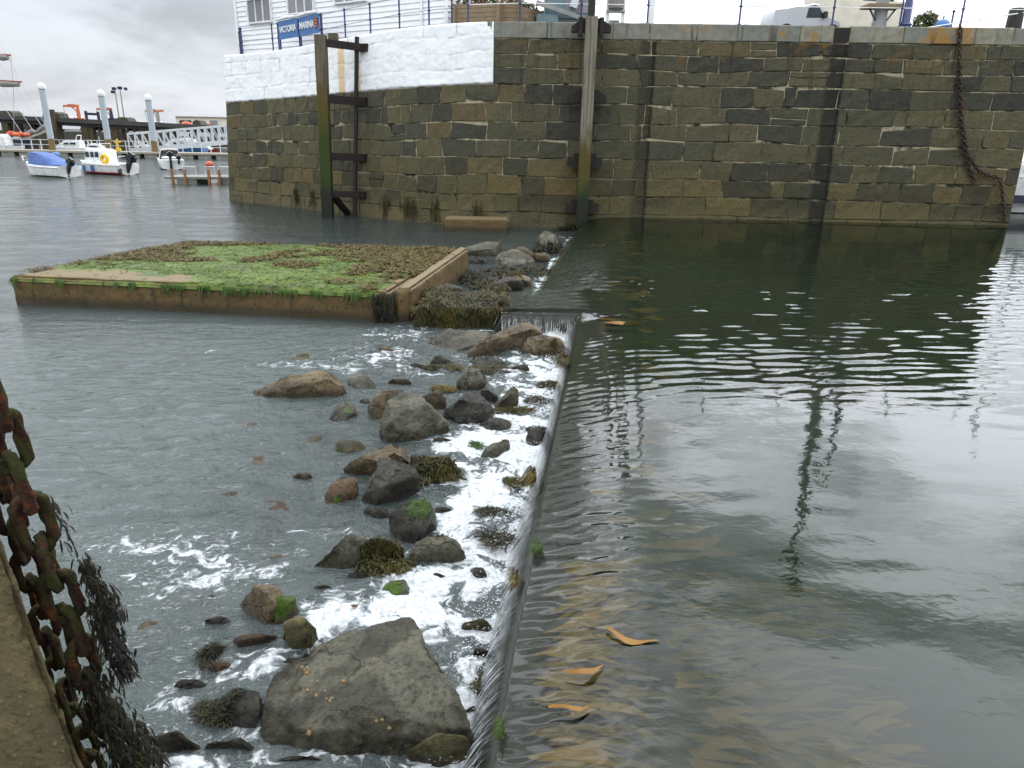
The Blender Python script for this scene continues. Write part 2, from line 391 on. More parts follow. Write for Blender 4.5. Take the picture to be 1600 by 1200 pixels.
def m_concrete_near():
    n = N('barnacled_concrete'); p = n.pos
    a = n.noise(p, 3.5, 6, .65); f = n.noise(p, 45, 6, .7); v = n.voro(p, 34)
    c = n.mix(n.mr(a, .3, .7), (.16, .125, .058), (.095, .078, .038))
    c = n.mix(n.mr(f, .55, .7, 0, .7), c, (.025, .021, .01))
    c = n.mix(n.math('MULTIPLY', n.mr(v, .22, .1), n.mr(a, .35, .6)), c, (.23, .18, .085))
    return n.pbr(c, .8, n.bump(n.math('ADD', n.math('ADD', a, f), n.math('MULTIPLY', v, -.5)), 1., .02), spec=.3)
M['concrete_near'] = m_concrete_near()
def m_sill():
    n = N('dark_weir_concrete'); p = n.pos
    a = n.noise(p, 2.4, 6, .65); f = n.noise(p, 30, 5, .7)
    c = n.mix(n.mr(a, .35, .7), (.016, .015, .013), (.026, .022, .014)); c = n.mix(n.mr(n.noise(p, 1.1, 5, .6), .55, .7), c, (.01, .024, .011))
    return n.pbr(c, .6, n.bump(n.math('ADD', a, f), .8, .02))
M['sill'] = m_sill()
def m_weed(name, c1, c2, c3, rough=.55):
    n = N(name); p = n.pos; a = n.noise(p, 9, 4, .6); b = n.noise(p, 2.2, 4, .6)
    r = n.new('ShaderNodeNewGeometry').outputs['Random Per Island']
    c = n.mix(r, c1, c2); c = n.mix(n.mr(b, .4, .65), c, c3); c = n.mix(n.mr(a, .5, .8, 0, .6), c, n.mix(.6, c, (.008, .008, .004)))
    return n.pbr(c, rough, spec=.18)
M['fucus'] = m_weed('brown_bladderwrack', (.115, .085, .012), (.05, .042, .010), (.075, .05, .01))
M['fucus_dark'] = m_weed('dark_bladderwrack', (.028, .026, .012), (.05, .045, .015), (.018, .018, .011))
M['fucus_olive'] = m_weed('olive_bladderwrack', (.055, .05, .011), (.022, .023, .008), (.085, .066, .012))
M['chain_weed'] = m_weed('blackish_seaweed', (.012, .012, .009), (.026, .023, .012), (.008, .008, .006), .7)
M['kelp'] = m_weed('golden_kelp', (.29, .155, .015), (.08, .058, .012), (.17, .115, .02), .5)
M['kelp_bright'] = m_weed('orange_kelp', (.22, .092, .005), (.11, .05, .004), (.17, .085, .008), .35)
M['green_weed'] = m_weed('green_gutweed', (.045, .10, .008), (.028, .065, .007), (.06, .11, .012), .5)
def m_algae():
    n = N('green_algae_carpet'); p = n.pos; a = n.noise(n.map(p, (1, 1.8, 1)), 5, 6, .7, .4); b = n.noise(p, 40, 4, .7); d = n.noise(p, 1.1, 4, .6)
    c = n.mix(n.mr(a, .34, .66), (.06, .11, .008), (.16, .23, .02)); c = n.mix(n.mr(d, .54, .68), c, (.085, .105, .035))
    c = n.mix(n.mr(b, .55, .8, 0, .5), c, (.03, .06, .01))
    return n.pbr(c, .6, n.bump(n.math('ADD', a, b), .8, .03), spec=.35)
M['algae'] = m_algae()
def m_chain():
    n = N('rusty_mossy_chain_iron'); p = n.pos; a = n.noise(p, 13, 6, .7, .5); f = n.noise(p, 90, 6, .7)
    up_ = n.xyz(n.new('ShaderNodeNewGeometry').outputs['Normal'])
    c = n.mix(n.mr(n.noise(p, 40, 5, .7), .35, .65), (.03, .015, .010), (.075, .03, .016))
    c = n.mix(n.mr(n.noise(p, 9, 5, .7), .53, .62), c, (.20, .05, .010))
    side = n.math('ADD', a, n.math('MULTIPLY', up_[2], .10))
    c = n.mix(n.mr(side, .46, .58), c, n.mix(f, (.02, .026, .004), (.075, .075, .009)))
    c = n.mix(n.mr(f, .55, .75, 0, .7), c, (.01, .009, .007))
    return n.pbr(c, .85, n.bump(n.math('ADD', a, n.math('MULTIPLY', f, .8)), 1., .02), spec=.25)
M['chain'] = m_chain()
def m_post(name, top, weedz):
    n = N(name); p = n.pos; Z = n.xyz(p)[2]
    g = n.noise(n.map(p, (7, 7, .35)), 2, 6, .65); a = n.noise(p, 1.2, 5, .6)
    c = n.mix(n.mr(g, .35, .65), top, tuple(q*.45 for q in top))
    zz = n.math('ADD', Z, n.math('MULTIPLY', n.math('SUBTRACT', a, .5), 2.4))
    c = n.mix(n.mr(zz, weedz+2.3, weedz+1.0), c, n.mix(g, (.13, .10, .015), (.07, .055, .015)))
    c = n.mix(n.mr(zz, weedz+.7, weedz-.4), c, n.mix(g, (.02, .04, .006), (.05, .08, .012)))
    c = n.mix(n.mr(zz, 1.5, .3), c, (.016, .02, .009))
    return n.pbr(c, .75, n.bump(g, .8, .03), spec=.3)
M['post_left'] = m_post('weedy_fender_timber', (.20, .165, .11), 3.0)
M['post_mid'] = m_post('grey_fender_timber', (.31, .28, .21), 1.2)
def m_piling():
    n = N('pile_coating'); Z = n.xyz(n.pos)[2]; a = n.noise(n.pos, 1.5, 4, .6)
    zz = n.math('ADD', Z, n.math('MULTIPLY', n.math('SUBTRACT', a, .5), .6))
    c = n.mix(n.mr(zz, 1.35, 1.2), (.36, .40, .43), n.mix(a, (.17, .11, .03), (.13, .10, .035)))
    return n.pbr(c, .5, spec=.4)
M['piling'] = m_piling()
def m_clap():
    n = N('white_clapboard_paint'); p = n.pos; a = n.noise(p, 2, 5, .6); f = n.noise(n.map(p, (2, 2, 14)), 3, 5, .6)
    c = n.mix(n.mr(a, .3, .8), (.78, .79, .79), (.7, .71, .70)); c = n.mix(n.mr(f, .62, .75, 0, .3), c, (.5, .5, .48))
    return n.pbr(c, .6, n.bump(f, .2, .01))
M['clap'] = m_clap()
def m_bed(name, c1, c2, sc):
    n = N(name); p = n.pos; a = n.noise(p, sc, 6, .65); b = n.noise(p, sc*5, 5, .6)
    return n.pbr(n.mix(n.mr(b, .4, .7, 0, .5), n.mix(n.mr(a, .35, .65), c1, c2), (.02, .024, .014)), .9, n.bump(b, .5, .03))
M['bed'] = m_bed('harbour_silt', (.07, .078, .055), (.035, .045, .03), 1.3)
M['pool_bed'] = m_bed('weedy_pool_floor', (.010, .020, .007), (.022, .02, .009), .35)
M['paving'] = worn('quay_paving', (.26, .25, .23), (.2, .19, .17), .85, 1.5, .3, world=True)
M['far_wall'] = worn('far_quay_masonry', (.085, .08, .055), (.055, .053, .042), .85, .5, .3, world=True)
M['deck_beam'] = worn('grey_concrete_deck', (.07, .07, .06), (.045, .045, .04), .8, .8, .2, world=True)
M['trestle'] = worn('stained_trestle', (.045, .03, .018), (.10, .075, .03), .8, .8, .3, world=True)

def m_water(name, murk, mcol, tint, rough, foam=False, bumps=()):
    n = N(name); p = n.pos
    nrm = None
    if foam:
        sw = n.noise(n.map(p, (1, 1.5, 1)), 1.3, 5, .6, 2.2)
        nrm = n.bump(n.math('MULTIPLY', sw, n.mr(n.attr('turb'), .08, .5)), .8, .16)
    for (sc, det, st, dist, stretch, dis) in bumps:
        nrm = n.bump(n.noise(n.map(p, stretch), sc, det, .55, dis), st, dist, nrm)
    fr = n.new('ShaderNodeFresnel'); fr.inputs[0].default_value = 1.333
    gl = n.new('ShaderNodeBsdfGlossy'); gl.inputs['Roughness'].default_value = rough
    tr = n.new('ShaderNodeBsdfTransparent'); n.put(tr.inputs[0], tint)
    df = n.new('ShaderNodeBsdfDiffuse'); n.put(df.inputs[0], mcol)
    if nrm is not None:
        n.put(fr.inputs['Normal'], nrm); n.put(gl.inputs['Normal'], nrm)
    under = n.mixsh(n.mr(n.attr('aer'), 0, 1, murk*.55, murk) if foam else murk, tr.outputs[0], df.outputs[0])
    sh = n.mixsh(fr.outputs[0], under, gl.outputs[0])
    if foam:
        den = n.attr('foam')
        q = n.noise(p, 2.3, 3, .5, 0, True)
        wv = n.new('ShaderNodeVectorMath', operation='MULTIPLY_ADD'); n.put(wv.inputs[0], q); wv.inputs[1].default_value = (.45, .45, .45); n.put(wv.inputs[2], p)
        f1 = n.noise(wv.outputs[0], 5.5, 8, .68, .8)
        low = n.noise(n.map(wv.outputs[0], (.9, 1.7, 1)), 1.5, 4, .6, .6)
        den = n.math('MULTIPLY', den, n.mr(low, .37, .59, .42, 1.2))
        lace = n.voro(wv.outputs[0], 9, 'DISTANCE_TO_EDGE')
        f = n.math('ADD', den, n.math('MULTIPLY', n.math('SUBTRACT', f1, .5), 2.0))
        f = n.math('SUBTRACT', f, n.math('MULTIPLY', n.mr(lace, 0, .22), .13))
        fm = n.math('MULTIPLY', n.mr(f, .34, .74), n.mr(den, .02, .12))
        fd = n.new('ShaderNodeBsdfDiffuse'); n.put(fd.inputs[0], n.mix(n.mr(n.noise(p, 30, 5, .7), .3, .7), (.68, .70, .71), (.33, .36, .37)))
        n.put(fd.inputs['Normal'], n.bump(n.math('ADD', f1, n.math('MULTIPLY', n.noise(p, 26, 5, .7), .4)), .7, .06))
        sh = n.mixsh(n.math('MULTIPLY', fm, .95), sh, fd.outputs[0])
    n.t.links.new(sh, n.out.inputs[0]); return n.m
M['harbour_water'] = m_water('harbour_water', .54, (.108, .134, .128), (.76, .84, .80), .03, True,
    ((1.6, 5, .25, .10, (1, 1.8, 1), .8), (4.5, 5, .8, .035, (.8, 2.1, 1), .9), (11, 4, .5, .012, (1, 2, 1), .6)))
def pool_murk(n): return n.mr(n.noise(n.pos, .5, 4, .6), .3, .7, .30, .58)
def m_pool(name='pool_water', sv=(.6, 26, 1.6)):
    n = N(name); p = n.pos
    fall = n.attr('fall')
    nrm = n.bump(n.noise(n.map(p, (1, 1.6, 1)), 7, 3, .5, .4), .06, .02)
    # streaks drawn along the flow over the lip
    stv = n.map(p, (1.2, 9, 1.6)); s1 = n.noise(stv, 2.4, 6, .6, .3)
    nrm = n.bump(n.math('MULTIPLY', s1, n.mr(fall, .55, 1.1)), .35, .02, nrm)
    film = n.mr(fall, -.1, -.8); nrm = n.bump(n.math('MULTIPLY', film, n.noise(n.map(p, (1.6, 1, 1)), 9, 4, .65, .5)), .7, .05, nrm)
    fr = n.new('ShaderNodeFresnel'); fr.inputs[0].default_value = 1.333
    gl = n.new('ShaderNodeBsdfGlossy'); gl.inputs['Roughness'].default_value = .02
    tr = n.new('ShaderNodeBsdfTransparent'); n.put(tr.inputs[0], (.80, .84, .72))
    df = n.new('ShaderNodeBsdfDiffuse')
    n.put(df.inputs[0], n.mix(n.mr(n.noise(p, .35, 3, .6), .35, .65), (.007, .020, .007), (.011, .018, .009)))
    n.put(fr.inputs['Normal'], nrm); n.put(gl.inputs['Normal'], nrm)
    mk = n.math('MULTIPLY', n.mr(n.noise(p, .5, 4, .6), .3, .7, .35, .6), n.mr(fall, .0, .35, 1, .12))
    sh = n.mixsh(fr.outputs[0], n.mixsh(mk, tr.outputs[0], df.outputs[0]), gl.outputs[0])
    wf = n.mr(n.noise(n.map(p, sv), 2.6, 7, .75, .5), .5, .6)
    wf = n.math('MULTIPLY', wf, n.mr(fall, .7, 1.9, 0, .72))
    fd = n.new('ShaderNodeBsdfDiffuse'); n.put(fd.inputs[0], (.8, .83, .85)); n.put(fd.inputs['Normal'], nrm)
    sh = n.mixsh(wf, sh, fd.outputs[0])
    n.t.links.new(sh, n.out.inputs[0]); return n.m
M['pool_water'] = m_pool(); M['step_overflow'] = m_pool('step_overflow', (26, .6, 1.6))

# ------------------------------------------------------------------ the quay wall
BASE = [(-13.9, 36.6), (-12.1, 35.45), (-10.3, 34.2), (-7.9, 32.3), (-6.0, 30.8), (-4.3, 29.6), (-2.4, 28.8), (-0.6, 28.45), (3.4, 28.38), (10.7, 28.12), (18.35, 27.85)]
def _resample(pts, n=400):
    P = [Vector((x, y, 0)) for x, y in pts]; out = []
    for i in range(len(P)-1):
        p0, p1, p2, p3 = P[max(i-1, 0)], P[i], P[i+1], P[min(i+2, len(P)-1)]
        for k in range(40):
            t = k/40
            out.append(.5*((2*p1) + (p2-p0)*t + (2*p0-5*p1+4*p2-p3)*t*t + (3*p1-p0-3*p2+p3)*t**3))
    out.append(P[-1]); return out
_wp = _resample(BASE); _wu = [0.0]
for a, b in zip(_wp, _wp[1:]): _wu.append(_wu[-1] + (b-a).length)
WU = np.array(_wu); WX = np.array([p.x for p in _wp]); WY = np.array([p.y for p in _wp]); ULEN = WU[-1]
def u_of_x(x): return float(np.interp(x, WX, WU))
def wall_n(u):
    a, b = max(u-.4, 0), min(u+.4, ULEN)
    d = Vector((np.interp(b, WU, WX)-np.interp(a, WU, WX), np.interp(b, WU, WY)-np.interp(a, WU, WY), 0)).normalized()
    return Vector((d.y, -d.x, 0))                      # outward, towards the water
UC = u_of_x(-.9)                                        # where the whitewash ends
def batter(u): return .085 if u < UC else .03
def wall_pt(u, z, out=0.):
    n = wall_n(u)
    return Vector((np.interp(u, WU, WX), np.interp(u, WU, WY), z)) + n*(out - (.085 + (.03-.085)*float(sstep(UC-3, UC+2, u)))*(z+.45))
def top_z(u): return 6.05 + .6*float(sstep(0, UC, u)) if u < UC else 6.65
def paint_z(u): return 4.0 + .62*(u/UC)

quay = thing('quay_wall', 'high granite harbour quay wall with whitewashed upper left and lighter coping', 'quay wall', (0, 28, -.45))
core = MB()
us = [i*ULEN/90 for i in range(91)]
front = [[wall_pt(u, -1.8, .015) for u in us], [wall_pt(u, top_z(u)-.03, .015) for u in us]]
core.loft([front[0], front[1]])
bk = [Vector((18.35, 60, -1.8)), Vector((-13.0, 60, -1.8))]
pl = front[0] + bk; pt = front[1] + [Vector((18.0, 60, 6.62)), Vector((-13.0, 60, 6.02))]
n_ = len(pl)
core.add(pl+pt, [(i, i+1, n_+i+1, n_+i) for i in range(len(us)-1, n_-1)] + [(n_-1, 0, n_, 2*n_-1), tuple(range(n_, 2*n_))])
core.build('core', M['mortar'], quay)

def stone_mesh(name, poly, proud, seed, nu=6, nz=4, mat=None, rough=.022):
    """poly: four corners in (u,z), bl br tr tl; pillow faced block with rounded arrises"""
    bl, br, trr, tl = [np.array(q, float) for q in poly]
    vs = []; wid = np.linalg.norm(br-bl); hei = np.linalg.norm(tl-bl)
    eu = min(.03/wid, .2); ez = min(.026/hei, .2)
    A = [0, eu] + [eu + (1-2*eu)*k/(nu-2) for k in range(1, nu-2)] + [1-eu, 1]
    B = [0, ez] + [ez + (1-2*ez)*k/(nz-2) for k in range(1, nz-2)] + [1-ez, 1]
    for j, b in enumerate(B):
        for i, a in enumerate(A):
            q = (bl*(1-a)+br*a)*(1-b) + (tl*(1-a)+trr*a)*b
            edge = i in (0, len(A)-1) or j in (0, len(B)-1)
            corner = i in (0, len(A)-1) and j in (0, len(B)-1)
            q = q + (np.array([.5, .5])-np.array([a, b]))*(.03 if corner else 0)*np.array([1, 1])
            w = fbm((q[0]*3.1+seed*7.3, q[1]*3.1, seed), 3)
            w2 = fbm((q[0]*2.4, q[1]*2.4+seed*3.1, 5+seed), 2)
            if edge: q = q + np.array([w*.03, w2*.03])
            o = (max(proud*.62, .021) if edge else max(proud + w*rough*1.5, .024))
            vs.append(wall_pt(min(max(q[0], 0), ULEN), q[1], o))
    nA, nB = len(A), len(B); fs = [(j*nA+i, j*nA+i+1, (j+1)*nA+i+1, (j+1)*nA+i) for j in range(nB-1) for i in range(nA-1)]
    ring = [i for i in range(nA)] + [j*nA+nA-1 for j in range(1, nB)] + [(nB-1)*nA+i for i in range(nA-2, -1, -1)] + [j*nA for j in range(nB-2, 0, -1)]
    b0 = len(vs)
    for r in ring:
        v = vs[r]; vs.append(v - wall_n(float(np.interp(v.x, WX, WU)))*(proud*.62+.03))
    fs += [(ring[k], b0+k, b0+(k+1) % len(ring), ring[(k+1) % len(ring)]) for k in range(len(ring))]
    me = bpy.data.meshes.new(name); me.from_pydata([tuple(v) for v in vs], [], fs)
    return link(name, me, mat or M['stone'], quay, False)

rs = random.Random(21); seed = 0
rows = [-.6, .1, .76, 1.4, 2.06, 2.72, 3.34, 3.96, 4.62, 5.14, 5.64, 6.1]
NPAINT = 8                                               # courses below the whitewash
def rowz(i, u):
    if i == len(rows)-1: return 6.1
    z = rows[i] + (.0 if (i == NPAINT and u < UC+.05) else .085*fbm((u*.36, i*5.7, 2.2), 3))
    if u < UC: z = -.6 + (z+.6)*(paint_z(u)+.6)/(4.62+.6)
    return z
def lay_row(i, u0, u1):
    """one course; joints shared by neighbours so that the pointing stays narrow"""
    global seed
    J = .013; u = u0; joints = []
    while u < u1-.15:
        joints.append(u); f = float(sstep(UC-7, UC+3, u)); k = (.62+.30*f, 1.12+.72*f)
        u += rs.uniform(*k) if rs.random() > .08 else rs.uniform(.32, .5)
    joints.append(u1)
    if len(joints) > 2 and joints[-1]-joints[-2] < .35: joints.pop(-2)
    tilt = [(rs.uniform(-.045, .045), rs.uniform(-.045, .045)) for _ in joints]; tilt[0] = tilt[-1] = (0, 0)
    for k in range(len(joints)-1):
        a, b = joints[k], joints[k+1]
        split = rs.random() < .07 and .5 < b-a < 1.4
        bl = (a+tilt[k][0]+J, rowz(i, a)+J); br = (b+tilt[k+1][0]-J, rowz(i, b)+J); tr_ = (b+tilt[k+1][1]-J, rowz(i+1, b)-J); tl = (a+tilt[k][1]+J, rowz(i+1, a)-J)
        rr = rs.random()
        if rr < .10: tr_ = (tr_[0]-.02, tr_[1]-rs.uniform(.05, .14))
        elif rr < .2: tl = (tl[0]+.02, tl[1]-rs.uniform(.05, .14))
        elif rr < .25: bl = (bl[0]+.02, bl[1]+rs.uniform(.05, .12))
        pr = rs.uniform(.028, .06)
        if split:
            f = rs.uniform(.35, .65); g_ = f+rs.uniform(-.1, .1)
            ml = (bl[0]*(1-f)+tl[0]*f, bl[1]*(1-f)+tl[1]*f); mr_ = (br[0]*(1-g_)+tr_[0]*g_, br[1]*(1-g_)+tr_[1]*g_)
            stone_mesh('stone', (bl, br, (mr_[0], mr_[1]-J), (ml[0], ml[1]-J)), pr, seed); seed += 1
            stone_mesh('stone', ((ml[0], ml[1]+J), (mr_[0], mr_[1]+J), tr_, tl), rs.uniform(.028, .06), seed); seed += 1
        else:
            stone_mesh('stone', (bl, br, tr_, tl), pr, seed); seed += 1
for i in range(len(rows)-1):
    lay_row(i, .03 if i < NPAINT else UC, ULEN)
# coping
u = UC-.28; first = True
while u < ULEN-.3:
    w = rs.uniform(1.3, 2.4); e = min(u+w, ULEN)
    if ULEN-e < .6: e = ULEN
    gap = u < u_of_x(11.05) < e
    if gap: e = u_of_x(11.0)
    o = stone_mesh('coping_stone', ((u+.012, 6.12), (e-.012, 6.12), (e-.012, 6.66), (u+.012, 6.66)), rs.uniform(.06, .085), seed, 7, 4, M['coping'], .008); seed += 1
    b = MB(); b.prism([wall_pt(u+.012, 6.66, .045), wall_pt(e-.012, 6.66, .045), wall_pt(e-.012, 6.66, -.75), wall_pt(u+.012, 6.66, -.75)], (0, 0, -.1))
    b.build('coping_top', M['coping'], o)
    u = e if not gap else u_of_x(11.55)
# dark box paints the shade of the ring recess, with its iron staple
rc = MB(); rc.box(wall_pt(u_of_x(11.28), 6.35, -.12), (.54, .3, .5)); rc.build('recess_shade_box', M['dark_iron'], quay)
rc = MB(); rc.tube([wall_pt(u_of_x(11.28), 6.5, .02) + Vector((.09*sin(a), 0, -.16+.16*cos(a))) for a in [k*pi/6 for k in range(13)]], .022, 6); rc.build('ring', M['dark_iron'], quay, True)
# the whitewashed upper wall
nu, nz_ = 300, 48; vs = []; fs = []; jt = []
for j in range(nz_+1):
    for i in range(nu+1):
        q = UC*i/nu; z0, z1 = paint_z(q) + .035*fbm((q*3, 0, 3), 4), top_z(q)+.012; f = j/nz_
        z = z0 + (z1-z0)*f
        rowh = .56; rz = ((z-z0)/rowh + .15*fbm((q*.4, 8, 1), 2)) % 1; ri = int((z-z0)/rowh)
        ju = ((q + ri*.77 + .3*fbm((ri*9.1, q*.3, 2), 2))/1.35) % 1
        groove = exp(-(min(rz, 1-rz)*rowh/.022)**2) + exp(-(min(ju, 1-ju)*1.35/.022)**2)
        o = .075 + .018*fbm((q*1.7, z*1.7, 4), 4) + .010*fbm((q*7, z*7, 4), 3) - .034*min(groove, 1)*max(0., .5+fbm((q*.8, z*.8, 14), 2))
        if j == nz_: o -= .05
        if j == 0: o = -.0
        if i == 0: o -= .08
        vs.append(wall_pt(q, z, o)); jt.append(min(groove, 1)*max(0., .25+1.2*fbm((q*.9, z*.9, 24), 3)))
for j in range(nz_):
    for i in range(nu): a = j*(nu+1)+i; fs.append((a, a+1, a+nu+2, a+nu+1))
b0 = len(vs)
for i in range(nu+1):
    q = UC*i/nu; vs.append(wall_pt(q, top_z(q)+.012, -.7))
for i in range(nu): a = nz_*(nu+1)+i; fs.append((a, a+1, b0+i+1, b0+i))
me = bpy.data.meshes.new('whitewashed_face'); me.from_pydata([tuple(v) for v in vs], [], fs); attr(me, 'joint', jt + [0.]*(len(vs)-len(jt))); link('whitewashed_face', me, M['whitewash'], quay, True)

# quay paving behind the coping
pv = MB(); f2 = [wall_pt(u, top_z(u)+.005, -.6) for u in us]; pv.add(f2 + [Vector((18.2, 60, 6.655)), Vector((-13.2, 60, 6.055))], [tuple(range(len(f2)+2))])
tag(pv.build('quay_paving', M['paving']), kind='structure')

# ------------------------------------------------------------------ weir, pool and harbour water
YS, YE = 13.15, 14.95                                    # the stepped-out platform of the weir
def lipA(y): return np.interp(y, [0, 2.95, 3.97, 4.87, 6.16, 7.38, 9.08, 11.27, 12.99, 14], [-.2, -.05, .06, .18, .33, .5, .72, 1.01, 1.2, 1.31])
def lipB(y): return np.where(y < YE, -.22, np.interp(y, [YE, 15.6, 19.3, 23.8, 28.5], [.48, .6, 1.12, 1.86, 2.75]))
g = np.random.default_rng(5)
def wavefield(x, y):
    g = np.random.default_rng(5); z = np.zeros_like(x)
    def add(n, l0, l1, slope, ang0, spread, env):
        acc = np.zeros_like(x)
        for _ in range(n):
            l = exp(g.uniform(math.log(l0), math.log(l1))); k = 2*pi/l; a = ang0 + g.normal()*spread
            acc += slope/sqrt(n/2)/k*np.sin(k*(cos(a)*x + sin(a)*y) + g.uniform(0, 2*pi))
        return acc*env
    patch = .55 + .45*np.sin(.55*x+.9*np.sin(.23*y)+.4)*np.sin(.41*y-.3*x+1.1)
    right = 1 - .75*sstep(6, 12, x-.25*y)
    mid = sstep(7.6, 10.5, y)*(1-.75*sstep(16, 22, y))
    z += add(26, .17, .36, .08, radians(98), .24, mid*(.55+.6*patch)*right)
    far = sstep(11.5, 15.5, y)*(1-.72*sstep(19.5, 24, y))
    z += add(46, .2, .46, .115, radians(90), .6, far*(.4+.8*patch)*right)
    near = 1-.6*sstep(9, 13, y)
    z += add(14, .5, 1.4, .0055, radians(70), .6, near)
    z += add(18, .3, .6, .006, radians(80), .6, near)
    return z
def grid_mesh(name, X, Y, Z, mask=None):
    m, n = X.shape; v = np.stack([X, Y, Z], -1).reshape(-1, 3)
    idx = np.arange(m*n).reshape(m, n); f = np.stack([idx[:-1, :-1], idx[:-1, 1:], idx[1:, 1:], idx[1:, :-1]], -1).reshape(-1, 4)
    if mask is not None: f = f[mask.reshape(-1)]
    me = bpy.data.meshes.new(name); me.vertices.add(len(v)); me.vertices.foreach_set('co', v.astype(np.float32).ravel())
    me.loops.add(len(f)*4); me.loops.foreach_set('vertex_index', f.astype(np.int32).ravel())
    me.polygons.add(len(f)); me.polygons.foreach_set('loop_start', np.arange(0, len(f)*4, 4, dtype=np.int32)); me.polygons.foreach_set('loop_total', np.full(len(f), 4, np.int32))
    me.update(calc_edges=True); me.polygons.foreach_set('use_smooth', np.ones(len(f), bool)); me.validate(); return me
def smooth_noise(n, step, rg):
    k = max(int(n/step)+3, 4); return np.interp(np.arange(n)/step, np.arange(k), rg.normal(size=k))
def sheet(ys, lip, drop, s_list, thrown, film=False):
    ys = np.array(ys); s = np.array(s_list)
    Yg, Sg = np.meshgrid(ys, s, indexing='ij'); Lg = lip(Yg); bl_ = sstep(.8, 3.2, Sg); X = Lg*(1-bl_) + 1.25*bl_ + Sg
    sp = np.maximum(Sg, 0); Z = wavefield(X, Yg)*sstep(.1, .9, Sg)
    Z -= .12*np.exp(-(sp/.55)**1.2)*(1-.75*sstep(YS-.7, YS, Yg)*(Yg < YS+.001)*(Sg > .02))
    # flow ripples drawn towards the lip
    fl = np.zeros_like(Z); g3 = np.random.default_rng(77)
    for _ in range(34):
        ky = 2*pi/exp(g3.uniform(math.log(.09), math.log(.24))); a = g3.normal()*.42
        fl += .30/sqrt(17)/ky*np.sin(ky*(Yg*cos(a) + (X+.25*Yg)*sin(a)*1.0) + g3.uniform(0, 6.3) + 1.4*np.sin(2.1*X+g3.uniform(0, 6)))
    fl *= .35 + .9*(.5+.5*np.sin(1.3*X+2.9*Yg+2*np.sin(.9*Yg)))*(.5+.5*np.sin(5.1*X-1.7*Yg+1.5*np.sin(2.3*Yg+X))) + .35*(.5+.5*np.sin(7.3*Yg+3*np.sin(1.9*Yg+2*X)))
    Z += fl*.46*sstep(1.15, .2, Sg)*(.4+.6*sstep(-.02, .2, Sg))
    t = np.clip(-Sg/thrown, 0, 1); Z = np.where(Sg < 0, -.12 - (drop-.085)*t**1.7 + fl*.15, Z)
    wob = smooth_noise(len(ys), 45, g)*.018
    X = np.where(Sg < 0, X + wob[:, None]*t, X)
    fall = np.where(Sg < 0, .5 + 1.5*t, .5*sstep(1.1, 0, Sg))
    if film: fall = np.where(Sg > .12, -sstep(1.7, .9, Sg), fall)
    return X, Yg, Z, fall
def geo(a, b, r):
    o = [a]
    while o[-1] < b: o.append(o[-1]*r)
    return o
sA = list(-np.linspace(.24, .01, 16)) + list(np.arange(0, 1.2, .03))
w = .03
while sA[-1] < 26: w *= 1.014; sA.append(sA[-1]+w)
w = sA[-1]-sA[-2]
sAn = np.array(sA); kA = int(np.searchsorted(sAn, 22))
yA = [v for v in geo(1.0, YS, 1.0055) if v < YS-.02] + [YS]
X, Yg, Z, fall = sheet(yA, lipA, .40, sA, .24)
pw = grid_mesh('pool_water', X, Yg, Z); attr(pw, 'fall', fall.ravel()); pool_parts = [pw]
sB = [v for v in sA if v > -.17]
yB1 = [YS] + [v for v in geo(YS, YE, 1.0055) if YS+.03 < v < YE-.02] + [YE-.0005]
X, Yg, Z, fall = sheet(yB1, lipB, .38, sB, .18, True)
Z = np.where((X < 1.2) & (X > -.2), np.maximum(Z, -.10) , Z)
p2 = grid_mesh('pool_water', X, Yg, Z); attr(p2, 'fall', fall.ravel())
yB2 = [YE-.0005+.0006] + [v for v in geo(YE, 28.6, 1.0055) if v > YE+.04]
X, Yg, Z, fall = sheet(yB2, lipB, .36, sB, .18, True)
p3 = grid_mesh('pool_water', X, Yg, Z); attr(p3, 'fall', fall.ravel())
# front fall of the platform
xs = np.linspace(-.22, 1.3, 90); ts = np.linspace(0, 1, 14)
Xg, Tg = np.meshgrid(xs, ts); fl = np.zeros_like(Xg)
for _ in range(20): fl += .006*np.sin(g.uniform(20, 90)*Xg + g.uniform(0, 6.3) + 1.5*Tg)
Yg = YS - .13*Tg - .02*np.abs(fl)*60*Tg*.2; Z = -.09 - .37*Tg**1.6 + fl*Tg
p4 = grid_mesh('pool_water', Xg, Yg + fl*Tg, Z); attr(p4, 'fall', (.45 + 1.5*Tg).ravel())
# quiet water beyond
ys = np.array([28.6, 40, 70, 140, 400]); xs = np.array([18., 22, 30, 60, 160, 500]); Xg, Yg = np.meshgrid(xs, ys)
p5 = grid_mesh('pool_water', Xg, Yg, np.zeros_like(Xg)); attr(p5, 'fall', np.zeros(Xg.size))
bm = bmesh.new(); offs = 0; fl_all = []
for q in (pw, p2, p3, p5):
    n0 = np.zeros(len(q.vertices), np.float32); q.attributes['fall'].data.foreach_get('value', n0); fl_all.append(n0); bm.from_mesh(q)
me = bpy.data.meshes.new('pool_water'); bm.to_mesh(me); bm.free(); me.shade_smooth()
if 'fall' not in me.attributes: attr(me, 'fall', np.concatenate(fl_all))
tag(link('pool_water', me, M['pool_water']), kind='structure'); tag(link('step_overflow', p4, M['step_overflow']), kind='structure')

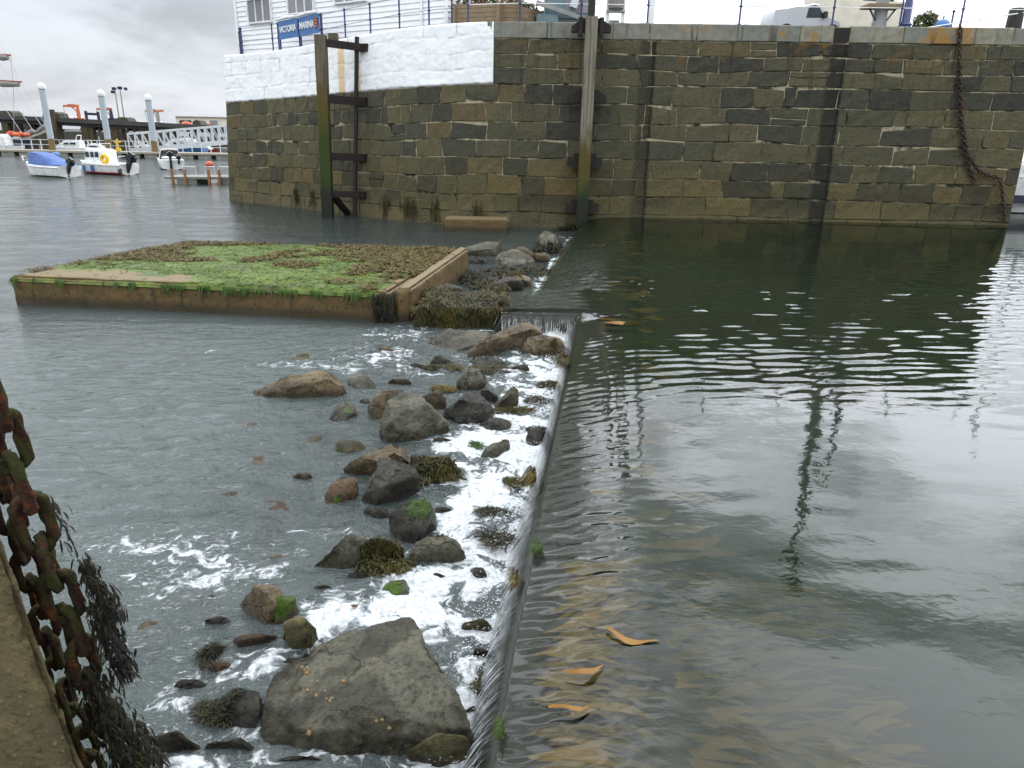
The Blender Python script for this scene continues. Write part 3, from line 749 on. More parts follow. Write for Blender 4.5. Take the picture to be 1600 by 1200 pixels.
# pool floor: shallow at the weir, deeper beyond
xs = np.array([.2, .9, 1.4, 2, 2.6, 3.4, 4.5, 6, 9, 14, 20, 40, 120]); ys = np.array(list(np.linspace(-1, 30, 60)) + [60, 140])
Yg, Sg = np.meshgrid(ys, xs, indexing='ij'); lipx = np.where(Yg < YS, lipA(np.clip(Yg, 0, 14)), np.interp(Yg, [13, 15.6, 28.5], [1.2, .7, 2.75]))
Z = -.3 - .9*sstep(.4, 4.5, Sg) - .5*sstep(3, 10, Sg) + .06*np.sin(Yg*2.2+Sg)
tag(link('pool_floor', grid_mesh('pool_floor', lipx+Sg, Yg, Z), M['pool_bed']), kind='structure')

# the weir itself
weir = thing('weir', 'long dark concrete weir sill with water sliding over its lip into the harbour', 'weir', (.4, 8, -1))
wb = MB(); secs = []
for y in list(np.linspace(.6, YS, 90)):
    x = float(lipA(y)); k = .012*fbm((y*2, 1, 1), 3)
    secs.append([Vector(q) for q in ((x-.24+k, y, -1.6), (x-.205+k, y, -.52), (x-.10+k*.5, y, -.28), (x-.01, y, -.185), (x+.3, y, -.155), (x+.95, y, -.16), (x+1.3, y, -.3), (x+1.5, y, -1.6))])
wb.loft(secs, caps=True); wb.build('sill', M['sill'], weir, True)
wb = MB(); secs = []
for y in [YS+.02, YS+.06] + list(np.linspace(YS+.2, YE-.02, 6)) + [YE, YE+.02] + list(np.linspace(15.3, 28.6, 16)):
    x = float(lipB(np.array(y))); e = .1 if y < YS+.05 else 0.
    xr = max(x, float(np.interp(y, [13, 28.6], [1.15, 2.75])))
    secs.append([Vector(q) for q in ((x-.16, y, -1.6), (x-.13, y, -.45), (x+.0, y, -.17-e), (x+.3, y, -.15-e), (xr+.95, y, -.15-e), (xr+1.3, y, -.3), (xr+1.5, y, -1.6))])
wb.loft(secs, caps=True); wb.build('platform', M['sill'], weir, False)

# harbour floor
xs = np.array([-500, -100, -40, -20] + list(np.linspace(-14, 1.5, 60))); ys = np.array(list(np.linspace(-3, 30, 90)) + [60, 150, 500])
Yg, Xg = np.meshgrid(ys, xs, indexing='ij'); d = np.clip(lipA(np.clip(Yg, 0, 14))-Xg, 0, 50)
Z = WL - .22 - .75*sstep(1.2, 6, d) - 1.2*sstep(5, 16, d) + .08*np.sin(Xg*2.1+Yg)*np.sin(Yg*1.7-Xg*.6)
tag(link('harbour_floor', grid_mesh('harbour_floor', Xg, Yg, Z), M['bed']), kind='structure')

# foam seeds given where the surf shows: (x, y) on the water, radii, strength
FOAM = []
def foam(px, py, rx, ry, s):
    a, b, c = at(px, py, WL), at(px+rx, py, WL), at(px, py-ry, WL)
    FOAM.append((a.x, a.y, abs(b.x-a.x), max(abs(c.y-a.y), .08), s))
for q in [(800, 850, 90, 120, .75), (760, 900, 70, 70, .8), (810, 700, 55, 90, .75), (780, 760, 90, 50, .7), (835, 620, 40, 60, .75), (800, 560, 75, 28, .7), (850, 505, 45, 18, .9), (720, 980, 60, 70, .75), (745, 1060, 40, 90, .8), (690, 940, 60, 40, .55),
          (600, 545, 90, 18, .35), (640, 520, 60, 14, .5), (560, 575, 90, 14, .3), (660, 580, 60, 12, .45), (560, 520, 70, 10, .2), (480, 565, 100, 10, .18), (700, 640, 50, 30, .2), (720, 720, 60, 40, .42), (730, 690, 60, 30, .4),
          (520, 950, 40, 40, .6), (490, 1010, 60, 30, .35), (560, 960, 90, 25, .55), (640, 935, 50, 25, .35), (540, 1185, 160, 30, .55), (330, 1150, 70, 60, .5), (300, 1180, 80, 50, .45), (250, 1090, 50, 60, .5), (350, 1040, 70, 40, .4), (420, 1030, 40, 25, .35),
          (250, 880, 150, 60, .30), (330, 900, 90, 40, .30), (160, 840, 60, 20, .32), (250, 850, 80, 20, .3), (400, 860, 90, 40, .24), (520, 830, 70, 16, .42), (450, 900, 60, 40, .25), (300, 970, 90, 40, .22), (210, 1000, 40, 60, .25), (390, 740, 60, 60, .06),
          (270, 560, 120, 14, .12), (330, 545, 60, 8, .2), (430, 570, 60, 10, .22), (330, 700, 200, 90, .07), (700, 870, 60, 30, .4), (600, 900, 60, 20, .3), (840, 440, 20, 6, .7), (830, 425, 18, 8, .6), (700, 430, 40, 10, .15), (935, 356, 8, 6, .8), (660, 490, 30, 10, .3), (745, 1000, 45, 60, .7), (715, 930, 60, 40, .6), (755, 1100, 25, 60, .7), (600, 555, 80, 14, .3), (520, 580, 60, 10, .25), (850, 560, 30, 40, .4), (880, 372, 12, 12, .5), (868, 408, 12, 14, .6)]: foam(*q)
xs = list(np.arange(-6.5, 2.9, .045)); w = .05
lo = [-6.5]
while lo[-1] > -420: w *= 1.06; lo.append(lo[-1]-w)
xs = np.array(lo[:0:-1] + xs)
ys = [v for v in geo(1.0, 30, 1.006)]; w = .2
while ys[-1] < 420: w *= 1.05; ys.append(ys[-1]+w)
Yg, Xg = np.meshgrid(np.array(ys), xs, indexing='ij')
lipx = np.where(Yg < YS, lipA(np.clip(Yg, 0, 14)), np.where(Yg < 28.6, lipB(Yg), 0))
F = np.zeros_like(Xg)
for (fx, fy, rx, ry, s_) in FOAM: F += s_*np.exp(-(((Xg-fx)/rx)**2 + ((Yg-fy)/ry)**2))
dl = lipx-.22-Xg
F += 1.0*np.exp(-(np.clip(dl, 0, 9)/.28)**2)*(Yg < 13.2) + .5*np.exp(-(np.clip(dl, 0, 9)/.9)**2)*(Yg < 12.5)*(Yg > 4.2) + .8*np.exp(-(np.clip(dl, 0, 9)/.12)**2)*(Yg > 15)*(Yg < 28)
F = np.clip(F*.85, 0, .76)
turb = np.exp(-np.clip(dl, 0, 99)/3.2)*(Yg < 13.4) + .15
Z = np.zeros_like(Xg)
def addw(n, l0, l1, slope, ang, spread, env):
    acc = np.zeros_like(Xg)
    for _ in range(n):
        l = exp(g.uniform(math.log(l0), math.log(l1))); k = 2*pi/l; a = ang+g.normal()*spread
        acc += slope/sqrt(n/2)/k*np.sin(k*(cos(a)*Xg+sin(a)*Yg)+g.uniform(0, 6.3))
    return acc*env
nearm = (1-sstep(14, 26, Yg))*(Xg > -9)
Z += addw(40, .16, .5, .08, radians(96), .6, nearm*(.5+.75*np.clip(turb, 0, 1)))
Z += addw(24, .5, 1.6, .045, radians(80), 1.2, nearm*np.clip(turb, .2, 1))
Z += addw(24, .7, 2.2, .03, radians(90), .5, sstep(10, 22, Yg))
nn = np.zeros_like(Xg)
sel = (F > .05)
ii = np.argwhere(sel)
for a, b in ii: nn[a, b] = mnoise.fractal((Xg[a, b]*5, Yg[a, b]*5, 3.), .8, 2., 4)
Z += np.clip(F, 0, 1)*nn*.06
mask = ((Xg < lipx-.03+.0*Yg) | ((Yg > 28.6) & (Xg < 2.5)))
mk = mask[:-1, :-1] & mask[1:, 1:] & mask[:-1, 1:] & mask[1:, :-1]
hw = grid_mesh('harbour_water', Xg, Yg, Z+WL, mk); attr(hw, 'foam', F.ravel()); attr(hw, 'turb', (np.clip(turb, 0, 1)*nearm).ravel()); attr(hw, 'aer', (sstep(17, 12.5, Yg)*sstep(13, 6, dl)*(.40+.60*sstep(2.2, 5.0, dl)) + .15*sstep(24, 45, Yg)).ravel())
tag(link('harbour_water', hw, M['harbour_water']), kind='structure')

# ------------------------------------------------------------------ rocks
def refine(bm, L, it=7):
    for _ in range(it):
        e = [q for q in bm.edges if q.calc_length() > L]
        if not e or len(bm.faces) > 14000: break
        bmesh.ops.subdivide_edges(bm, edges=e, cuts=1, use_grid_fill=False)
        bmesh.ops.triangulate(bm, faces=[f for f in bm.faces if len(f.verts) > 3])
def rock(label, top, base, mat, name='rock', algae=(), rough=.032, group='rocks below the weir', soft=1, back=.12, sink=.3, cat='rock', facet=.016, al_all=0., chips=7):
    """top: (px, py, height above water); base: (px, py) where the front meets the water"""
    P = [at(x, y, WL+h) for x, y, h in top]; B = [at(x, y, WL) for x, y in base]
    ctr = sum(P+B, Vector())/len(P+B); pts = list(P)
    for b in B:
        pts.append(b.copy()); o = (b-ctr); o.z = 0
        pts.append(b + o*.12 + Vector((0, 0, -sink)))
    for q, (x, y, h) in zip(P, top): pts.append(Vector((q.x, q.y+back+.25*h, WL-sink)))
    bm = bmesh.new()
    for q in pts: bm.verts.new(q - ctr)
    r = bmesh.ops.convex_hull(bm, input=bm.verts[:])
    bmesh.ops.delete(bm, geom=[e for e in set(r['geom_interior']+r['geom_unused']) if isinstance(e, bmesh.types.BMVert)], context='VERTS')
    rc_ = random.Random(int(ctr.x*991+ctr.y*77))
    if chips:
        cen = sum((v.co for v in bm.verts), Vector())/len(bm.verts)
        for _ in range(chips):
            v0 = rc_.choice([v for v in bm.verts if v.co.z > WL-ctr.z+.0] or list(bm.verts)); d = (v0.co-cen).normalized() + Vector((rc_.gauss(0, .35), rc_.gauss(0, .35), rc_.gauss(0, .3))); d.normalize()
            h = max((v.co-cen).dot(d) for v in bm.verts); pl_ = cen + d*h*rc_.uniform(.84, .95)
            bmesh.ops.bisect_plane(bm, geom=bm.verts[:]+bm.edges[:]+bm.faces[:], plane_co=pl_, plane_no=d, clear_outer=True)
            P3 = [v.co.copy() for v in bm.verts]; bm.clear()
            for q in P3: bm.verts.new(q)
            r = bmesh.ops.convex_hull(bm, input=bm.verts[:])
            bmesh.ops.delete(bm, geom=[e for e in set(r['geom_interior']+r['geom_unused']) if isinstance(e, bmesh.types.BMVert)], context='VERTS')
        bmesh.ops.remove_doubles(bm, verts=bm.verts[:], dist=.004)
    size = max(max(v.co.x for v in bm.verts)-min(v.co.x for v in bm.verts), max(v.co.y for v in bm.verts)-min(v.co.y for v in bm.verts))
    dist = (ctr-Vector(CAM)).length
    L = max(dist*.0062, size/46)
    refine(bm, L)
    for _ in range(soft): bmesh.ops.smooth_vert(bm, verts=bm.verts[:], factor=.5, use_axis_x=True, use_axis_y=True, use_axis_z=True)
    bm.normal_update(); sd_ = (ctr.x*13.7) % 50
    for v in bm.verts:
        p = v.co; f = 1.6/size
        d = fbm((p.x*f*1.3+sd_, p.y*f*1.3, p.z*f*1.3), 4)*rough*size
        c = mnoise.cell(Vector((p.x*f*2.2+sd_+.3*fbm((p.x*4, p.y*4, p.z*4), 2), p.y*f*2.2, p.z*f*2.6)))
        d += (c-.5)*facet*size + (fbm((p.x*9+sd_, p.y*9, p.z*9), 3)*.012 + abs(fbm((p.x*5+sd_, p.y*5, p.z*11), 3))*-.02)*min(size, 1)
        v.co = p + v.normal*d
    me = bpy.data.meshes.new(name); bm.to_mesh(me); bm.free()
    me.shade_smooth()
    al = np.full(len(me.vertices), al_all, np.float32)
    for (x, y, h, r_) in algae:
        c = at(x, y, WL+h) - ctr
        for i, v in enumerate(me.vertices): al[i] = max(al[i], 1.25*(1-((v.co-c).length/r_)**2))
    attr(me, 'algae', np.clip(al, 0, 1))
    o = link(name, me, M[mat]); o.location = ctr
    return tag(o, label, cat, group)

ROCKS = [
 ('long flat tan slab lying apart at the left edge of the rocks', [(394,611,.03),(440,588,.26),(497,576,.34),(516,579,.34),(539,586,.30),(455,605,.17),(420,606,.10)], [(402,618),(440,621),(476,623),(541,618)], 'rock_tan', dict(rough=.014, facet=.01, chips=4)),
 ('low pale rock with two green tufts touching the right end of the long tan slab', [(541,588,.12),(560,580,.14),(585,590,.1),(592,602,.03)], [(545,606),(562,611),(590,608)], 'rock_grey', dict(algae=[(557,589,.14,.07),(548,590,.12,.05)])),
 ('largest grey angular boulder in the middle with a flat sloping top', [(606,617,.5),(626,610,.5),(654,613,.46),(672,632,.38),(701,660,.14),(597,650,.38),(630,674,.16)], [(592,670),(613,686),(642,684),(702,668)], 'rock_grey', dict(rough=.02, facet=.006, chips=3)),
 ('tan block half hidden behind the largest grey angular boulder', [(577,622,.26),(600,607,.34),(632,604,.34)], [(573,635),(588,655),(610,655)], 'rock_tan', {}),
 ('small brown mossy boulder tucked behind the largest grey boulder', [(660,612,.2),(680,606,.24),(697,617,.2)], [(662,630),(675,641),(692,640),(698,630)], 'rock_brown', dict(algae=[(688,608,.2,.05)])),
 ('dark rounded boulder right of the largest grey angular boulder', [(700,620,.3),(715,606,.34),(745,604,.34),(768,632,.2)], [(694,650),(715,661),(748,659),(771,640)], 'rock_dark', dict(rough=.07)),
 ('small dark cube shaped rock standing upright behind the dark rounded boulder', [(715,580,.26),(722,573,.3),(755,572,.3),(759,582,.24)], [(714,602),(722,612),(748,606),(759,592)], 'rock_grey', {}),
 ('low dark rock in the foam just below the dark rounded boulder', [(755,650,.14),(775,646,.17),(800,655,.1)], [(746,663),(760,674),(785,673),(800,661)], 'rock_dark', {}),
 ('narrow leaning grey slab rising out of the foam', [(799,601,.32),(806,600,.32),(811,612,.26),(775,630,.08)], [(770,634),(790,634),(808,620)], 'rock_grey', {}),
 ('dark wedge between the cube shaped rock and the leaning grey slab', [(750,604,.2),(776,608,.2),(780,616,.14)], [(754,627),(778,624)], 'rock_dark', {}),
 ('grey lozenge shaped rock alone in the foam near the weir middle', [(760,691,.16),(795,683,.15),(798,690,.1),(750,706,.1)], [(745,715),(770,716),(796,699)], 'rock_grey', {}),
 ('long pointed orange tan slab leaning on a dark slab', [(533,731,.08),(560,714,.25),(628,683,.34),(640,691,.3),(595,722,.2)], [(550,739),(575,737),(640,702)], 'rock_tan', dict(rough=.04)),
 ('large tilted dark slab below the pointed orange tan slab', [(592,712,.42),(630,714,.42),(650,730,.32),(655,746,.22),(568,770,.12),(600,752,.3)], [(566,780),(578,788),(620,775),(655,757)], 'rock_dark', dict(rough=.03)),
 ('stained orange brown rock beside the large tilted dark slab', [(520,745,.22),(545,738,.27),(558,747,.25)], [(505,779),(520,786),(550,783),(561,766)], 'rock_red', dict(algae=[(526,780,.04,.05)])),
 ('rock with bright green weed streaming down its front and brown wrack on top', [(640,706,.18),(665,702,.25),(698,710,.24),(712,724,.16)], [(644,746),(682,757),(706,741)], 'rock_brown', dict(algae=[(668,738,.05,.22)])),
 ('low wet greenish rock left of the pointed tan slab', [(528,683,.12),(560,684,.12),(576,692,.06)], [(520,706),(545,710),(573,703)], 'rock_yellow', dict(algae=[(522,702,.02,.05)])),
 ('very small pale rock barely breaking the water left of the low greenish rock', [(480,678,.05),(500,678,.06)], [(478,690),(490,694),(503,690)], 'rock_yellow', {}),
 ('small reddish pointed rock alone in open water', [(471,728,.15),(480,731,.13)], [(456,746),(475,751),(490,747)], 'rock_red', {}),
 ('dark boulder capped with a bright green cushion of algae', [(628,776,.36),(645,767,.42),(660,768,.42),(678,792,.3),(655,812,.26),(608,795,.24)], [(605,826),(620,843),(635,846),(655,826),(681,803)], 'rock_dark', dict(algae=[(655,784,.36,.2)], rough=.06)),
 ('flat topped grey block under the algae capped boulder', [(650,838,.22),(668,828,.26),(722,836,.24),(727,856,.12),(648,866,.1)], [(637,882),(652,878),(715,873),(726,864)], 'rock_grey', dict(rough=.025)),
 ('brown rock draped in wrack left of the flat topped grey block', [(560,842,.18),(590,836,.24),(630,846,.2)], [(556,876),(590,882),(632,868)], 'rock_brown', {}),
 ('long pale slanting rock left of the wrack draped rock', [(550,826,.3),(570,824,.31),(577,845,.22),(515,860,.12)], [(483,886),(520,893),(550,891),(575,862)], 'rock_grey', {}),
 ('small dark round stone alone in white foam', [(740,881,.14),(752,879,.14),(760,888,.1)], [(734,892),(745,905),(762,902)], 'rock_dark', {}),
 ('half sunken rock with trailing green weed between foam patches', [(602,896,.12),(620,894,.12),(638,905,.06)], [(590,920),(615,932),(642,926)], 'rock_grey', dict(algae=[(605,918,.05,.16)])),
 ('brown angular rock leaning against an orange one left of the biggest boulder', [(400,912,.26),(430,903,.32),(440,912,.3),(432,935,.2)], [(372,945),(385,962),(415,978),(437,966)], 'rock_tan', {}),
 ('orange rock under a glossy green mat of weed', [(435,920,.26),(452,918,.26),(463,926,.22)], [(416,960),(430,977),(448,972),(462,945)], 'rock_red', dict(algae=[(434,944,.16,.17)])),
 ('squat golden brown barnacled stone between the green matted rock and the biggest boulder', [(445,960,.26),(475,957,.28),(492,970,.22)], [(440,1000),(455,1013),(477,1011),(494,986)], 'rock_yellow', dict(rough=.06)),
 ('reddish log shaped stone lying in the foam', [(372,992,.12),(410,984,.13),(430,984,.1)], [(361,1000),(372,1009),(410,1001),(433,995)], 'rock_red', {}),
 ('rounded orange stone half under water by the left rapids', [(335,1025,.1),(350,1018,.12),(358,1024,.08)], [(322,1044),(340,1048),(356,1036)], 'rock_red', {}),
 ('biggest grey boulder in the foreground with a broad sloping face and limpets', [(632,959,.22),(647,966,.23),(679,1015,.30),(704,1060,.32),(724,1100,.28),(735,1140,.18),(590,975,.12),(520,998,.07),(460,1028,.07),(426,1056,.08),(412,1090,.08),(560,1100,.26),(620,1125,.24)], [(404,1150),(445,1173),(551,1168),(600,1182),(700,1180),(738,1156)], 'rock_grey', dict(rough=.022, facet=.006, sink=.35, chips=3)),
 ('yellowish stone at the foot of the biggest boulder beside the weir', [(628,1150,.2),(680,1144,.25),(728,1150,.2),(736,1160,.14)], [(622,1180),(640,1191),(690,1197),(735,1186)], 'rock_yellow', {}),
 ('black wet ledge left of the biggest boulder', [(330,1090,.1),(370,1070,.14),(408,1080,.16),(404,1110,.1)], [(322,1120),(355,1138),(402,1140)], 'rock_dark', {}),
 ('dark wrack covered ledge above the black wet ledge', [(318,1010,.08),(345,1000,.1)], [(310,1030),(330,1040),(350,1020)], 'rock_dark', {}),
 ('brown flat rock in the rapids right of the chain', [(240,1145,.14),(275,1137,.16),(312,1150,.1)], [(238,1168),(270,1178),(316,1168)], 'rock_brown', {}),
 ('broad flat grey slab below the wrack covered end of the weir platform', [(662,530,.06),(700,514,.14),(765,515,.2),(770,530,.16)], [(660,537),(710,551),(738,549)], 'rock_grey', dict(rough=.025)),
 ('long rounded yellow tan rock lying across the flat grey slab', [(732,542,.2),(776,517,.36),(820,494,.46),(845,496,.46),(850,508,.38)], [(730,550),(755,554),(790,549),(846,526)], 'rock_tan', dict(soft=4)),
 ('square tan block against the falling water at the step of the weir', [(818,527,.25),(850,520,.32),(882,527,.3),(884,540,.2)], [(816,554),(860,557),(885,549)], 'rock_tan', {}),
 ('dark wrack strewn rock under the long yellow tan rock', [(735,556,.08),(765,556,.12),(800,562,.08)], [(730,566),(760,575),(796,574)], 'rock_dark', {}),
 ('long grey slab behind the far corner of the algae covered platform', [(727,384,.3),(760,376,.4),(784,375,.36),(776,385,.3)], [(727,392),(760,398),(784,392)], 'rock_grey', {}),
 ('grey rounded boulder with wrack at its foot beside the upper weir', [(772,395,.28),(800,385,.36),(828,392,.32),(832,402,.2)], [(766,412),(800,421),(838,414)], 'rock_grey', dict(soft=3)),
 ('small tan rock on top of the grey rounded boulder', [(808,385,.42),(820,383,.46),(832,388,.4)], [(803,402),(822,404),(835,400)], 'rock_tan', {}),
 ('tan stone right of the grey rounded boulder at the upper weir edge', [(836,393,.3),(850,391,.34),(858,396,.26)], [(834,404),(848,408),(860,404)], 'rock_tan', {}),
 ('wrack skirted boulder nearest the quay wall at the top of the rocks', [(842,368,.36),(855,357,.46),(869,366,.38)], [(832,382),(852,389),(876,384)], 'rock_grey', {}),
 ('brown rock behind the dark slab in the upper stream', [(782,428,.3),(805,422,.36),(828,430,.3)], [(780,438),(805,442),(830,438)], 'rock_tan', {}),
 ('black sloping slab in the upper stream above the weir platform', [(758,446,.16),(790,431,.34),(818,436,.3)], [(752,451),(785,454),(818,450)], 'rock_dark', {}),
 ('low grey rock beside the raised rim of the algae covered platform', [(664,452,.24),(700,442,.3),(726,448,.26)], [(660,462),(690,466),(725,460)], 'rock_grey', {}),
 ('low pale stone at the foot of the quay wall beside the weir end', [(897,361,.3),(912,356,.36),(926,360,.3)], [(894,368),(910,371),(928,369)], 'rock_yellow', {}),
 ('flat tan rock splashed by the fall halfway along the weir', [(838,597,.1),(858,587,.18),(880,592,.14)], [(836,603),(858,607),(880,602)], 'rock_tan', {}),
 ('flat ochre stone in foam at the foot of the near weir', [(722,968,.08),(745,962,.12),(768,966,.1)], [(720,977),(745,984),(768,977)], 'rock_yellow', {}),
 ('knobbly brown stone under the falling water of the near weir', [(742,1006,.1),(756,1001,.14),(764,1008,.1)], [(738,1020),(750,1027),(763,1020)], 'rock_brown', {}),
 ('grey wet rock in the falling water beside a wrack tuft', [(826,665,.18),(842,660,.22),(852,668,.14)], [(822,690),(838,698),(852,688)], 'rock_dark', {}),
 ('low rock with green tufts left of the tan block behind the grey boulder', [(515,650,.03),(535,625,.18),(552,622,.18),(558,640,.08)], [(503,660),(535,660),(558,650)], 'rock_grey', dict(algae=[(522,646,.1,.07),(545,640,.1,.07)])),
 ('pointed dark stone between the tan block and the low tufted rock', [(563,620,.08),(570,616,.1),(578,622,.08)], [(560,628),(570,631),(580,628)], 'rock_dark', {}),
]
def small(px, py, w, h, mat, lab, al=()):
    r_ = random.Random(int(px*7+py)); z = h/ (FPX/ (at(px, py, WL)-Vector(CAM)).length)*.95
    top = [(px-w*.42+r_.uniform(-.05, .05)*w, py-h*r_.uniform(.5, .8), z*.55), (px-w*r_.uniform(.0, .25), py-h, z), (px+w*r_.uniform(.1, .35), py-h*r_.uniform(.8, 1), z*.9), (px+w*.45, py-h*r_.uniform(.35, .6), z*.5)]
    ROCKS.append((lab, top, [(px-w*.5, py-h*.12), (px-w*.1, py+h*.08), (px+w*.35, py), (px+w*.5, py-h*.15)], mat, dict(algae=al)))
for q in [
 (610, 705, 44, 16, 'rock_dark', 'thin dark rock squeezed between the pointed tan slab and the biggest middle boulder'),
 (588, 808, 46, 22, 'rock_dark', 'dark stone left of the algae capped boulder'),
 (690, 800, 40, 14, 'rock_dark', 'low black stone in foam right of the algae capped boulder'),
 (735, 660, 40, 16, 'rock_dark', 'low dark stone wedged under the dark rounded boulder'),
 (812, 580, 36, 14, 'rock_brown', 'brown stone in foam above the narrow leaning slab'),
 (790, 585, 30, 12, 'rock_dark', 'black pebble shaped rock above the narrow leaning slab'),
 (640, 690, 40, 14, 'rock_brown', 'brown stone under the lower edge of the biggest middle boulder'),
 (690, 690, 34, 12, 'rock_dark', 'flat black stone right of the pointed tan slab tip'),
 (560, 905, 46, 18, 'rock_dark', 'dark stone below the long pale slanting rock'),
 (545, 860, 40, 16, 'rock_brown', 'brown stone tucked left of the wrack draped rock'),
 (690, 905, 42, 14, 'rock_dark', 'black low stone in foam below the flat topped grey block'),
 (500, 920, 44, 15, 'rock_brown', 'brown low stone above the barnacled stone'),
 (340, 975, 44, 20, 'rock_dark', 'dark stone left of the brown angular rock by the rapids'),
 (300, 1075, 60, 22, 'rock_dark', 'dark stone in the rapids right of the chain weed'),
 (385, 1100, 60, 26, 'rock_dark', 'dark stone pressed against the left corner of the biggest foreground boulder'),
 (360, 1170, 80, 26, 'rock_dark', 'wet black rock at the bottom edge left of the biggest foreground boulder'),
 (460, 1190, 90, 18, 'rock_dark', 'low wet rock at the bottom edge in front of the biggest foreground boulder'),
 (625, 600, 40, 14, 'rock_brown', 'brown stone behind the biggest middle boulder'),
 (655, 575, 34, 10, 'rock_dark', 'small black stone left of the upright cube shaped rock'),
 (690, 568, 44, 14, 'rock_dark', 'dark low rock left of the wrack strewn rock'),
 (600, 548, 36, 8, 'rock_tan', 'flat tan stone in surf left of the broad grey slab'),
 (815, 470, 40, 12, 'rock_dark', 'black stone on the weir platform edge'),
 (745, 412, 40, 14, 'rock_dark', 'dark stone left of the grey rounded boulder in the upper stream'),
 (875, 400, 22, 8, 'rock_brown', 'small brown stone at the edge of the upper weir'),
 (740, 1110, 30, 14, 'rock_dark', 'black stone between the biggest foreground boulder and the weir'),
]: small(*q)
for lab, top, base, mat, kw in ROCKS: rock(lab, top, base, mat, **kw)
# rocks just under the surface: same builder with heights at or below the water
SUNK = [
 ('pale submerged rock with its dark crest just awash far left', [(195,697,-.05),(225,682,.0),(262,674,-.04)], [(190,708),(225,712),(265,690)], 'rock_yellow'),
 ('submerged tan rock between the far left rock and the low greenish rock', [(388,712,-.02),(405,700,.0),(425,706,-.03)], [(380,738),(400,742),(428,725)], 'rock_tan'),
 ('broad reddish rock just under water left of the algae capped boulder', [(405,790,-.03),(430,772,.015),(458,790,-.02)], [(392,820),(425,830),(460,812)], 'rock_red'),
 ('wide yellowish rock under water in the left channel', [(235,800,-.03),(280,788,-.015),(330,800,-.03)], [(228,815),(280,820),(332,812)], 'rock_yellow'),
 ('small ochre rock under water below the algae covered platform', [(530,534,-.03),(550,530,-.01),(570,534,-.03)], [(528,540),(550,543),(572,540)], 'rock_tan'),
 ('yellowish rock under water beside the platform surf', [(445,553,-.03),(475,547,.0),(505,552,-.03)], [(442,560),(475,564),(505,560)], 'rock_yellow'),
 ('tan rock under the rapids right of the chain weed', [(205,985,-.02),(235,962,.01),(262,972,-.02)], [(195,1005),(230,1012),(262,990)], 'rock_tan'),
]
for (px, py, w_, h_, zz, mat, lab) in [
 (335, 765, 80, 26, -.05, 'rock_tan', 'tan rock under clear water left of the broad reddish rock'), (470, 640, 70, 20, -.06, 'rock_yellow', 'yellowish rock under water below the long flat tan slab'),
 (420, 865, 70, 22, -.05, 'rock_tan', 'tan rock under water left of the long pale slanting rock'), (300, 925, 90, 26, -.06, 'rock_yellow', 'yellowish rock under the surf in the left rapids'),
 (165, 765, 80, 22, -.07, 'rock_tan', 'tan rock under water nearest the thick chain'), (590, 690, 60, 18, -.05, 'rock_yellow', 'ochre rock under water left of the biggest middle boulder foot'),
 (370, 660, 80, 18, -.07, 'rock_tan', 'broad tan rock under water far left of the middle boulders'), (530, 780, 60, 18, -.05, 'rock_red', 'reddish rock under water left of the stained orange brown rock'),
 (455, 765, 50, 16, -.03, 'rock_tan', 'small tan rock under water below the pointed reddish stone'), (610, 565, 70, 14, -.05, 'rock_yellow', 'pale rock under the surf above the low pale tufted rock'),
 (560, 940, 60, 18, -.04, 'rock_red', 'orange rock under foam above the biggest foreground boulder'), (455, 1030, 50, 16, -.03, 'rock_dark', 'dark rock under foam at the left shoulder of the biggest boulder')]:
    SUNK.append((lab, [(px-w_*.45, py-h_*.2, zz-.03), (px-w_*.15, py-h_*.5, zz), (px+w_*.3, py-h_*.45, zz-.01), (px+w_*.5, py, zz-.04)], [(px-w_*.5, py+h_*.2), (px-w_*.1, py+h_*.5), (px+w_*.45, py+h_*.25)], mat))
for lab, top, base, mat in SUNK: rock(lab, top, base, mat, sink=.2, soft=6, rough=.03, chips=0, group='rocks awash in the harbour')

# spray thrown up along the foot of the fall
rg = random.Random(77); mb = MB()
def drop(p, r): mb.add([p+Vector(v)*r for v in ((1, 0, 0), (-1, 0, 0), (0, 1, 0), (0, -1, 0), (0, 0, 1), (0, 0, -1))], [(0, 2, 4), (2, 1, 4), (1, 3, 4), (3, 0, 4), (2, 0, 5), (1, 2, 5), (3, 1, 5), (0, 3, 5)])
for _ in range(3200):
    y = 2.6*(13./2.6)**rg.random(); x = float(lipA(y)) - .22 - abs(rg.gauss(0, .16)); drop(Vector((x, y, WL+abs(rg.gauss(0, .035)))), rg.uniform(.0015, .0035)*(1+y*.12))
M['spray'] = worn('white_spray', (.8, .82, .83), (.7, .72, .74), .3, 5, .01)
tag(mb.build('spray', M['spray']), 'fine white spray and bubbles along the foot of the weir fall', 'spray', kind='stuff')

